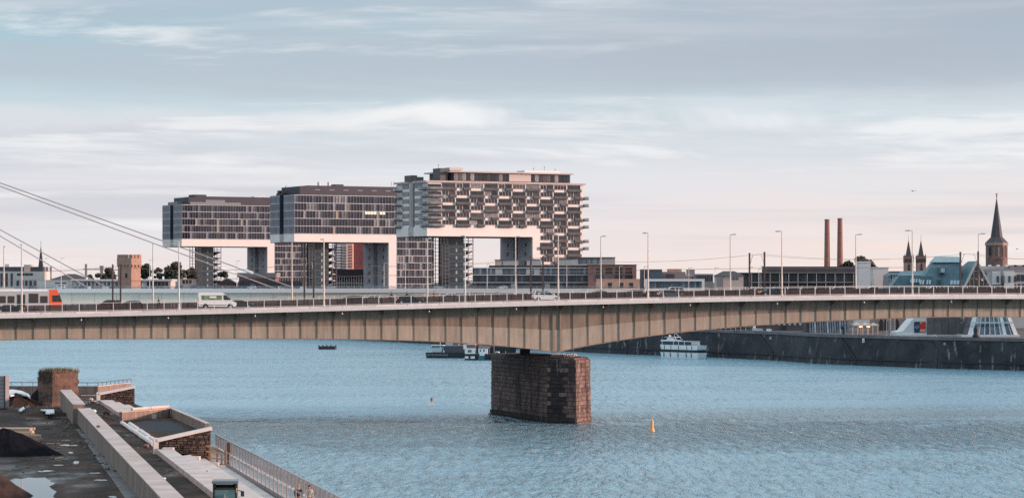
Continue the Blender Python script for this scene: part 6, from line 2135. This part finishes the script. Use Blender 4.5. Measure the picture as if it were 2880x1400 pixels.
MB().slab([(2.22, 1.46), (2.26, 1.46), (1.42, 2.36), (1.38, 2.36)], -.78, .78).build('windscreen', M_['carglass'], van)
MB().box(-2.9, 3.0, -.85, .85, .28, .44).build('underbody', M_['black'], van)

# tram
p = on_bridge(177, 14.2)
tr = thing('tram', 'pale grey low-floor tram with an orange cab front', 'tram', (p.x, p.y, p.z + .14), TH)
m_tg = paint('tram_grey', (.50, .52, .54))
m_or = paint('tram_orange', (.88, .13, .03))
MB().box(-29, -2.35, -1.3, 1.3, .35, 3.25).build('body', m_tg, tr)
MB().slab([(-29, 3.253), (-2.35, 3.253), (-2.35, 3.5), (-29, 3.5)], -1.2, 1.2, .25).build('roof', M_['concrete_w'], tr)
MB().slab([(-2.347, .35), (-.05, .35), (.0, .85), (-.25, 1.5), (-.75, 2.9), (-1.0, 3.5), (-2.347, 3.5)], -1.28, 1.28, .12).build('cab', m_or, tr)
MB().slab([(-1.75, 1.5), (-.95, 1.5), (-.95, 2.55), (-1.75, 2.55)], -1.262, -1.19).build('cab_window', M_['carglass'], tr)
MB().slab([(-.9, 1.5), (-.3, 1.5), (-.66, 2.6), (-.9, 2.6)], -1.262, -1.19).build('cab_window', M_['carglass'], tr)
MB().slab([(-.235, 1.55), (-.19, 1.55), (-.64, 2.8), (-.70, 2.8)], -1.05, 1.05).build('windscreen', M_['carglass'], tr)
for x0, x1, z1 in ((-3.75, -2.55, 2.45), (-5.6, -4.05, 2.85), (-9.0, -7.9, 2.45), (-10.6, -9.3, 2.45), (-12.2, -10.9, 2.45), (-15.4, -13.9, 2.45), (-17.2, -15.7, 2.45), (-21.0, -19.4, 2.45), (-23.0, -21.4, 2.45), (-27.0, -25.2, 2.45)):
    MB().box(x0, x1, -1.32, -1.29, 1.3, z1).build('window', mat('tram_window', (.045, .035, .035), .1), tr)
for x0 in (-7.5, -13.7, -19.2):
    MB().box(x0, x0 + 1.35, -1.325, -1.29, .5, 2.75).build('door', mat('tram_door', (.16, .165, .175), .4), tr)
    for q in (.07, .72):
        MB().box(x0 + q, x0 + q + .56, -1.335, -1.326, .8, 2.6).build('door_glass', M_['carglass'], tr)
MB().box(-29, -2.4, -1.315, -1.29, .36, .75).build('skirt', mat('tram_skirt', (.36, .37, .385), .5), tr)
MB().box(-16, -8, -.8, .8, 3.5, 3.75).build('roof_equipment', m_lgrey, tr)
for x in (-5, -12, -20, -26):
    MB().box(x - 1.0, x + 1.0, -1.0, 1.0, .0, .349).build('bogie', M_['black'], tr)
MB().box(-.12, .02, -.8, -.5, .75, .95).box(-.12, .02, .5, .8, .75, .95).build('headlight', M_['head_lamp'], tr)

# ------------------------------------------------------------------ boats and buoys
def hull(L_, w, h, bow, m, t, name='hull', z0=-.3, flare=.12):
    pl_ = [(-L_ / 2, -w / 2), (L_ / 2 - bow, -w / 2), (L_ / 2 - bow * .4, -w * .33), (L_ / 2, 0), (L_ / 2 - bow * .4, w * .33), (L_ / 2 - bow, w / 2), (-L_ / 2, w / 2)]
    lo = [(x * .95, y * (1 - flare)) for x, y in pl_]
    MB().prism(lo, z0, h, pl_).build(name, m, t)
c0 = G(1916, 1006, 0)
bt = thing('passenger_boat', 'white passenger boat with a glazed saloon moored at the quay wall', 'boat', (c0.x, c0.y, 0), R(129))
bt.scale = (1.33, 1, 1)
m_bw = paint('boat_white', (.78, .80, .80))
hull(14.4, 3.8, 1.75, 2.6, m_bw, bt)
MB().box(-6.9, 5.6, -1.7, 1.7, 1.75, 2.6).build('lower_cabin', M_['black'], bt)
hull(14.2, 3.9, 4.0, 2.2, m_bw, bt, 'upper_hull', 2.6, .03)
for i, x in enumerate((-4.9, -3.2, -.4, 2.2, 4.4)):
    MB().box(x - .08, x + .08, 1.86, 1.98, .3, 1.7).build('fender', M_['black'], bt)
    MB().box(x - .3, x - .18, 1.92, 2.02, 2.7, 3.9).build('fender', M_['black'], bt)
MB().box(-4.9, 5.2, -1.6, 1.6, 4.0, 5.05).build('saloon', mat('saloon_glass', (.03, .035, .045), .1), bt)
for x in (-4.9, -2.4, -.4, 1.3, 5.2):
    MB().box(x - .08, x + .08, -1.66, 1.66, 4.0, 5.1).build('saloon_post', m_bw, bt)
MB().box(-5.1, 1.4, -1.75, 1.75, 5.1, 5.25).build('saloon_roof', m_bw, bt)
MB().box(1.4, 5.6, -1.75, 1.75, 5.1, 5.5).build('wheelhouse_roof', m_bw, bt)
MB().box(-6.9, -4.95, 1.6, 1.66, 4.0, 4.6).build('stern_rail', M_['steel'], bt)
MB().slab([(2.0, 5.5), (4.4, 5.5), (4.0, 6.3), (2.6, 6.3)], -.9, .9, .2).build('roof_light', m_bw, bt)
MB().box(1.2, 4.8, -1.2, 1.2, 6.3, 6.42).build('sun_roof', m_bw, bt)
MB().ball((3.9, 0, 6.7), .35, .35, .3, 8, 5).build('radar_dome', m_bw, bt)
MB().tube((2.3, 0, 5.4), (2.3, 0, 8.2), .07, n=6).tube((2.3, 0, 8.0), (-.4, 0, 5.5), .10, n=6).build('mast', mat('pale_blue_spar', (.35, .48, .54), .5), bt)
c0 = G(1258, 1006, 0)
bg_ = thing('work_barge', 'dark flat work barge with pale tarpaulined boxes left of the pier', 'boat', (c0.x, c0.y, 0), R(-6))
hull(13, 4.4, 1.7, .8, mat('hull_black', (.02, .022, .027), .5, nscale=.5, namt=.3), bg_)
MB().box(-.6, 5.6, -1.9, 1.9, 1.7, 3.7).build('cargo_shed', m_dgrey, bg_)
MB().box(-.7, 5.7, -2.0, 2.0, 3.7, 3.85).build('shed_roof', m_mgrey, bg_)
MB().slab([(-4.4, 1.8), (-1.6, 1.8), (-1.3, 3.0), (-4.7, 3.0)], -1.8, 1.6, .1).build('pale_skip', mat('pale_skip', (.42, .50, .54), .6), bg_)
MB().slab([(-4.9, 3.3), (-1.4, 3.3), (-1.0, 3.9), (-4.6, 3.75)], -1.2, 1.2, .3).build('dinghy', mat('dinghy_wood', (.10, .06, .055), .6), bg_)
MB().box(-4.9, -1.0, -1.3, 1.3, 3.75, 3.95).build('dinghy_rim', M_['concrete_w'], bg_)
for x, h in ((-6.1, 4.0), (-5.4, 3.6), (-2.0, 5.0), (3.8, 4.5), (-.5, 4.1)):
    MB().tube((x, -1.5, 1.7), (x, -1.5, h), .09, n=5).build('bitt', M_['pale_steel'], bg_)
for i in range(16):
    MB().box(-6.1 + i * .42, -5.9 + i * .42, -2.2, -2.02, .7, 1.25).build('hull_rib', m_mgrey, bg_)
c0 = G(1356, 1012, 0)
pb = thing('push_boat', 'white and teal push boat moored beside the dark barge', 'boat', (c0.x, c0.y, 0), R(-5))
hull(10.5, 3.8, 1.9, 1.6, MATS['hull_black'], pb)
MB().slab([(-5.0, .5), (-2.0, .5), (-2.0, 3.6), (-5.0, 3.6)], -1.85, 1.7, .1).build('deckhouse', m_bw, pb)
MB().box(-5.5, -4.6, -1.6, 1.0, 3.3, 4.6).build('funnel_house', m_bw, pb)
MB().box(-4.6, -2.0, -1.3, 1.3, 3.6, 4.6).build('wheelhouse', m_brick, pb)
MB().box(-4.7, -1.9, -1.45, 1.45, 4.6, 4.8).build('wheelhouse_roof', m_pink, pb)
MB().box(-1.0, 1.6, -1.5, 1.5, 1.9, 3.4).build('fore_cabin', m_bw, pb)
MB().box(-.6, .9, -1.98, -1.55, 1.4, 2.6).build('bow_plate', m_bw, pb)
for x in (-4.1, -3.7, -3.3):
    MB().box(x, x + .25, -1.92, -1.84, 2.4, 3.1).build('window', M_['black'], pb)
MB().box(.5, .9, -1.56, -1.5, 2.4, 3.2).box(-.5, -.2, -1.56, -1.5, 2.4, 3.2).build('window', M_['black'], pb)
for x0, x1 in ((-.9, .9), ):
    MB().box(x0, x1, -1.99, -1.87, .1, 1.35).build('teal_mark', mat('teal_paint', (.02, .15, .17), .5), pb)
for x in (-3.6, -1.6, 2.2, 3.6):
    MB().tube((x, -1.97, .9), (x, -1.80, .9), .36, .36, 10).build('tyre_fender', M_['rubber'], pb)
MB().tube((-5.3, -1, 4.5), (-5.3, -1, 6.0), .06, n=5).ball((-5.3, -1, 6.1), .3, .3, .25).build('signal_mast', m_bw, pb)
MB().tube((2.2, 0, 1.8), (2.2, 0, 4.6), .06, n=5).tube((3.6, 0, 1.8), (3.6, 0, 4.6), .06, n=5).box(1.8, 3.9, -.8, .8, 4.55, 4.65).build('awning_frame', M_['steel'], pb)
MB().slab([(-1.2, 3.4), (2.0, 3.4), (2.6, 3.9), (-.8, 4.5)], -.8, .8, .2).build('covered_winch', m_mgrey, pb)
c0 = G(1352, 993, 0)
db = thing('dark_barge', 'long dark cargo barge behind the push boat, running on behind the pier', 'boat', (c0.x, c0.y, 0), R(-8))
hull(24, 5.0, 2.2, 1.5, MATS['hull_black'], db)
MB().box(-8.5, 8.5, -2.1, 2.1, 2.2, 3.4).build('hatch_coaming', m_brick, db)
for i in range(8):
    MB().slab([(-8.4 + i * 2.1, 3.4), (-6.4 + i * 2.1, 3.4), (-6.6 + i * 2.1, 3.75 + .2 * (i % 3)), (-8.2 + i * 2.1, 3.7)], -2.1, 2.1, .3).build('hatch_cover', m_dgrey if i % 3 else m_mgrey, db)
MB().box(-11.4, -8.9, -1.7, 1.7, 2.2, 4.8).build('wheelhouse', m_lgrey, db)
MB().box(-11.45, -8.85, -1.75, 1.75, 3.7, 4.4).build('wheelhouse_window', M_['carglass'], db)
for x in (-10, 4, 9.5):
    MB().tube((x, 0, 2.2), (x, 0, 5.6), .07, n=5).build('mast', M_['steel'], db)
c0 = G(1402, 1008, 0)
lb = thing('launch', 'small white launch half hidden by the stone pier', 'boat', (c0.x, c0.y, 0), R(170))
hull(5.2, 2.0, .9, 1.6, m_bw, lb)
MB().slab([(-.3, .9), (1.2, .9), (.8, 2.2), (-.2, 2.2)], -.8, .8, .15).build('cabin', m_bw, lb)
MB().slab([(.1, 1.3), (.95, 1.3), (.75, 2.0), (.1, 2.0)], -.82, .82, .15).build('cabin_window', M_['carglass'], lb)
MB().tube((-2.2, 0, .9), (-2.2, 0, 2.4), .05, n=5).build('mast', M_['steel'], lb)
c0 = G(921, 982, 0)
sb_ = thing('open_boat', 'low dark open boat with upright posts far out on the river', 'boat', (c0.x, c0.y, 0), R(3))
hull(6.3, 1.9, .95, .5, M_['black'], sb_)
MB().box(-2.9, 3.0, -.9, .9, .95, 1.15).build('gunwale', M_['dark_steel'], sb_)
for x, h in ((-2.95, 1.6), (-1.6, 1.65), (-.2, 1.75), (1.2, 1.7), (2.9, 1.6)):
    MB().slab([(x - .2, .9), (x + .3, .9), (x + .05, h), (x - .15, h)], -.3, .3, .1).build('post', M_['black'], sb_)
c0 = G(1834, 1212, 0)
by = thing('navigation_buoy', 'tall yellow-orange navigation buoy right of the stone pier', 'buoy', (c0.x, c0.y, 0), 0)
m_by = mat('buoy_yellow', (.80, .42, .16), .5, nscale=2, namt=.08)
MB().lathe([(.45, -.5), (.40, .05), (.38, .12), (.28, .55), (.245, .6)], 14).build('float', m_by, by, smooth=False)
MB().lathe([(.235, .6), (.225, 1.72), (.2, 1.76)], 14).build('can', m_by, by)
MB().tube((0, 0, 1.74), (0, 0, 1.92), .04, n=6).build('lifting_eye', M_['steel'], by)
c0 = G(1214, 1137, 0)
by = thing('float_marker', 'low pale float with a red topmark left of the pier', 'buoy', (c0.x, c0.y, 0))
MB().slab([(-.85, -.1), (.75, -.1), (.45, .14), (-.2, .28), (-.6, .3)], -.35, .35, .1).build('float', mat('cream_float', (.75, .70, .58), .5), by)
MB().tube((0, 0, .1), (0, 0, .8), .035, n=6).build('staff', M_['dark_steel'], by)
MB().lathe([(.08, .72), (.24, .82), (.2, 1.1), (.15, 1.22), (.2, 1.3)], 8).build('topmark', mat('topmark_red', (.22, .05, .035), .6), by)
c0 = G(2120, 1009, 0)
by = thing('white_float', 'tiny white marker float before the dark quay wall', 'buoy', (c0.x, c0.y, 0))
MB().tube((0, 0, -.2), (0, 0, 1.0), .06, n=6).build('staff', M_['white'], by)
MB().ball((0, 0, 1.0), .32, .3, .28).build('ball', M_['white'], by)
MB().ball((0, 0, .15), .28, .28, .2).build('float', M_['white'], by)

# ------------------------------------------------------------------ gulls
m_gull = mat('gull_white', (.72, .71, .71), .8)
g_body = MB().ball((0, 0, .26), .26, .11, .12, 8, 5).mesh('body', m_gull)
g_head = MB().ball((.24, 0, .38), .085, .07, .075, 6, 4).tube((.3, 0, .37), (.4, 0, .35), .02, .005, 4).mesh('head', m_gull)
g_wing = MB().ball((-.08, 0, .30), .28, .125, .07, 8, 4).mesh('folded_wings', m_mgrey)
g_leg = MB().tube((0, -.05, 0), (0, -.05, .18), .012, n=4).tube((0, .05, 0), (0, .05, .18), .012, n=4).mesh('legs', m_sand)
def gull(loc, rz, label):
    t = thing('gull', label, 'bird', loc, rz, 'gulls resting on the pier top')
    for nme, me in (('body', g_body), ('head', g_head), ('folded_wings', g_wing), ('legs', g_leg)):
        put(nme, me, t)
    return t
rr = random.Random(21)
tri = [A_.lerp(cen, .25), C_.lerp(cen, .12), D_.lerp(cen, .15)]
for i in range(26):
    u, v = rr.random(), rr.random()
    if u + v > 1:
        u, v = 1 - u, 1 - v
    q = tri[0] + (tri[1] - tri[0]) * u + (tri[2] - tri[0]) * v
    g_ = gull((q.x, q.y, PZ + .35), rr.uniform(0, 6.28), 'white gull resting on the pier nose among other gulls')
    g_.scale = (1.35, 1.35, 1.35)
def flying(px, py, Y, span, label):
    t = thing('flying_gull', label, 'bird', U(px, py, Y), R(8))
    s = span / 2
    MB().ball((0, 0, 0), .06, .2, .055, 8, 5).build('body', mat('gull_dark', (.20, .16, .15), .8), t)
    for sg in (-1, 1):
        MB().add([(sg * .03, -.09, .03), (sg * s * .5, -.08, s * .34), (sg * s, .02, -s * .12), (sg * s * .5, .1, s * .31), (sg * .03, .09, .03), (sg * .03, 0, -.01), (sg * s * .5, 0, s * .27)],
                 [(0, 1, 3, 4), (1, 2, 3), (0, 5, 6, 1), (5, 4, 3, 6), (1, 6, 2), (6, 3, 2)]).build('wing', MATS['gull_dark'], t)
    MB().ball((0, .3, 0), .08, .14, .03, 6, 4).build('tail', MATS['gull_dark'], t)
flying(2568, 538, 300, .85, 'gull gliding against the sky left of the great church spire')
flying(2861, 700, 300, .3, 'tiny distant bird right of the great church tower')

# ------------------------------------------------------------------ people
def skinned(name, verts, edges, m, parent, root=0, sub=1):
    me = bpy.data.meshes.new(name)
    me.from_pydata([v[:3] for v in verts], edges, [])
    me.materials.append(m)
    o = put(name, me, parent)
    md = o.modifiers.new('skin', 'SKIN')
    md.use_smooth_shade = True
    sv = me.skin_vertices[0].data
    for i, v in enumerate(verts):
        r = v[3]
        sv[i].radius = (r, v[4] if len(v) > 4 else r)
        sv[i].use_root = i == root
    s = o.modifiers.new('smooth', 'SUBSURF')
    s.levels = s.render_levels = sub
    return o
m_skin = mat('skin', (.45, .26, .19), .6)
def person(label, loc, rz, top, legs, hair, shirt=None, pose='walk', long_coat=False, bend=0.0, group=None, long_hair=False, z=1.0):
    t = thing('person', label, 'person', loc, rz, group)
    t.scale = (z, z, z)
    st_ = .22 if pose == 'walk' else .04
    if pose == 'ride':
        hip, kn, an = (0, 0, .98), [(.32, .1, .72), (.28, -.1, .62)], [(.2, .1, .36), (.05, -.1, .22)]
        sh = (.28, 0, 1.42)
        el, wr = [(.42, .26, 1.2), (.42, -.26, 1.2)], [(.62, .2, 1.1), (.62, -.2, 1.1)]
    else:
        hip, kn, an = (0, 0, .93), [(st_ * .55, .09, .50), (-st_ * .2, -.09, .50)], [(st_, .09, .08), (-st_ * 1.2, -.09, .1)]
        sh = (0.02 + bend, 0, 1.42)
        el, wr = [(-.1 + bend, .25, 1.15), (.12 + bend, -.25, 1.15)], [(.05 + bend, .24, .90), (.22 + bend, -.22, .92)]
    nk, hd = (sh[0] + .02, 0, 1.50), (sh[0] + .05, 0, 1.66)
    # body: one skin
    V = [(*hip, .14, .10), (hip[0] * .5 + sh[0] * .5, 0, hip[2] * .5 + sh[2] * .5, .135, .1), (*sh, .14, .095), (*nk, .055), (sh[0] + .04, 0, 1.60, .085, .075), (hd[0], 0, 1.70, .09, .078), (hd[0], 0, 1.775, .05)]
    E = [(0, 1), (1, 2), (2, 3), (3, 4), (4, 5), (5, 6)]
    for k in (0, 1):
        sg = 1 if k == 0 else -1
        b = len(V)
        V += [(hip[0], sg * .09, hip[2] - .08, .085), (*kn[k], .06), (*an[k], .042), (an[k][0] + .16, an[k][1], an[k][2] - .05, .035)]
        E += [(0, b), (b, b + 1), (b + 1, b + 2), (b + 2, b + 3)]
        b = len(V)
        V += [(sh[0], sg * .19, sh[2] - .02, .055), (*el[k], .042), (*wr[k], .03), (wr[k][0] + .03, wr[k][1], wr[k][2] - .08, .036, .02), (wr[k][0] + .05, wr[k][1], wr[k][2] - .16, .02, .014)]
        E += [(2, b), (b, b + 1), (b + 1, b + 2), (b + 2, b + 3), (b + 3, b + 4)]
    skinned('body', V, E, m_skin, t)
    # jacket
    V = [(hip[0], 0, hip[2] - (.28 if long_coat else .02), .21 if long_coat else .17, .15 if long_coat else .12), (hip[0] * .5 + sh[0] * .5, 0, hip[2] * .5 + sh[2] * .5, .17, .125), (sh[0], 0, sh[2] - .03, .17, .12), (sh[0] + .01, 0, sh[2] + .05, .075)]
    E = [(0, 1), (1, 2), (2, 3)]
    for k in (0, 1):
        sg = 1 if k == 0 else -1
        b = len(V)
        V += [(sh[0], sg * .2, sh[2] - .02, .085), (*el[k], .066), (*(Vector(el[k]).lerp(Vector(wr[k]), .9)), .052)]
        E += [(2, b), (b, b + 1), (b + 1, b + 2)]
    skinned('jacket', V, E, top, t, 1)
    V = [(hip[0], 0, hip[2] + .04, .155, .115)]
    E = []
    for k in (0, 1):
        sg = 1 if k == 0 else -1
        b = len(V)
        V += [(hip[0], sg * .09, hip[2] - .1, .105), (*kn[k], .078), (an[k][0], an[k][1], an[k][2] + .04, .06)]
        E += [(0, b), (b, b + 1), (b + 1, b + 2)]
    skinned('trousers', V, E, legs, t)
    for k in (0, 1):
        MB().ball((an[k][0] + .07, an[k][1], an[k][2] - .03), .15, .055, .055, 8, 4).build('shoe', M_['black'], t, smooth=True)
    MB().ball((hd[0] - .025, 0, 1.725), .108, .098, .095, 10, 6).build('hair', hair, t, smooth=True)
    if long_hair:
        MB().ball((hd[0] - .08, 0, 1.60), .07, .10, .16, 8, 5).build('hair_length', hair, t, smooth=True)
    for sg in (-1, 1):
        MB().ball((hd[0] + .085, sg * .033, 1.69), .012, .014, .009, 6, 4).build('eye', M_['black'], t)
        MB().ball((hd[0] + .005, sg * .09, 1.68), .02, .012, .03, 6, 4).build('ear', m_skin, t)
    MB().ball((hd[0] + .098, 0, 1.665), .022, .016, .026, 6, 4).build('nose', m_skin, t)
    MB().box(hd[0] + .082, hd[0] + .092, -.022, .022, 1.622, 1.630).build('mouth', mat('lip', (.32, .13, .11), .6), t)
    if shirt:
        MB().ball((sh[0] + .115, 0, 1.27), .03, .045, .13, 8, 5).build('shirt_front', shirt, t, smooth=True)
    return t
cl = lambda n, c: mat('cloth_' + n, c, .9, nscale=6, namt=.12)
navy, black_c, grey_c, beige, white_c, red_c, dark_hair, grey_hair = cl('navy', (.022, .024, .034)), cl('black', (.014, .014, .018)), cl('grey', (.12, .12, .13)), cl('beige', (.52, .43, .36)), cl('white', (.70, .70, .69)), cl('red', (.35, .05, .04)), mat('dark_hair', (.018, .014, .013), .7), mat('thin_hair', (.30, .20, .15), .7)
p = U(839, 0, 178)
person('man in an open dark jacket and grey shirt walking on the promenade', (p.x, 178, PZ8), R(-78), navy, cl('charcoal', (.04, .04, .05)), grey_hair, grey_c, z=1.02)
p = U(870, 0, 178.8)
person('dark-haired woman in a beige coat walking beside the man in the dark jacket', (p.x, 178.8, PZ8), R(-95), beige, grey_c, dark_hair, cl('taupe', (.22, .17, .16)), long_coat=True, long_hair=True, z=.95)
def onfoot(px, d, label, top, legs, hair, back=0, **kw):
    s = s_at(px, d)
    return person(label, bridge_pt(s, d, zdeck(s) + ZT), TH + (math.pi if back else 0), top, legs, hair, **kw)
onfoot(1813, 2.2, 'pedestrian in a white shirt by the grey hatchback', white_c, black_c, dark_hair, 1)
onfoot(1220, 28.6, 'pedestrian in a red jacket on the far footway', red_c, black_c, dark_hair)
onfoot(448, 28.6, 'hooded dark pedestrian on the far footway left of the van', black_c, black_c, dark_hair, 1, bend=.1)
onfoot(38, 28.8, 'dark pedestrian on the far footway above the tram roof', black_c, black_c, dark_hair)
def bicycle(px, d, label, back=0):
    s = s_at(px, d)
    t = thing('bicycle', label, 'bicycle', bridge_pt(s, d, zdeck(s) + ZT), TH + (math.pi if back else 0))
    for x in (-.52, .52):
        mb = MB()
        for i in range(16):
            a0, a1 = 2 * math.pi * i / 16, 2 * math.pi * (i + 1) / 16
            mb.bar((x + .33 * math.cos(a0), 0, .34 + .33 * math.sin(a0)), (x + .33 * math.cos(a1), 0, .34 + .33 * math.sin(a1)), .035, .035)
        w = mb.build('wheel', M_['rubber'], t)
    MB().tube((-.52, 0, .34), (-.15, 0, .85), .02, n=5).tube((-.15, 0, .85), (.42, 0, .85), .02, n=5).tube((0, 0, .3), (-.15, 0, .9), .02, n=5).tube((0, 0, .3), (.42, 0, .8), .02, n=5).tube((-.52, 0, .34), (0, 0, .3), .018, n=5).tube((.52, 0, .34), (.40, 0, 1.0), .02, n=5).build('frame', M_['dark_steel'], t)
    MB().ball((-.17, 0, .93), .13, .07, .04, 8, 4).build('saddle', M_['black'], t)
    MB().tube((.42, -.28, 1.05), (.42, .28, 1.05), .018, n=5).build('handlebar', M_['black'], t)
for px, w in ((1099, 'left'), (1143, 'right')):
    bicycle(px, 28.4, 'bicycle under the %s of the two dark cyclists' % w)
    s = s_at(px, 28.4)
    person('%s of the two dark-clothed cyclists on the far footway' % w, bridge_pt(s, 28.4, zdeck(s) + ZT) + Vector((-.17 * cT, -.17 * sT, 0)), TH, black_c, navy, dark_hair, pose='ride')
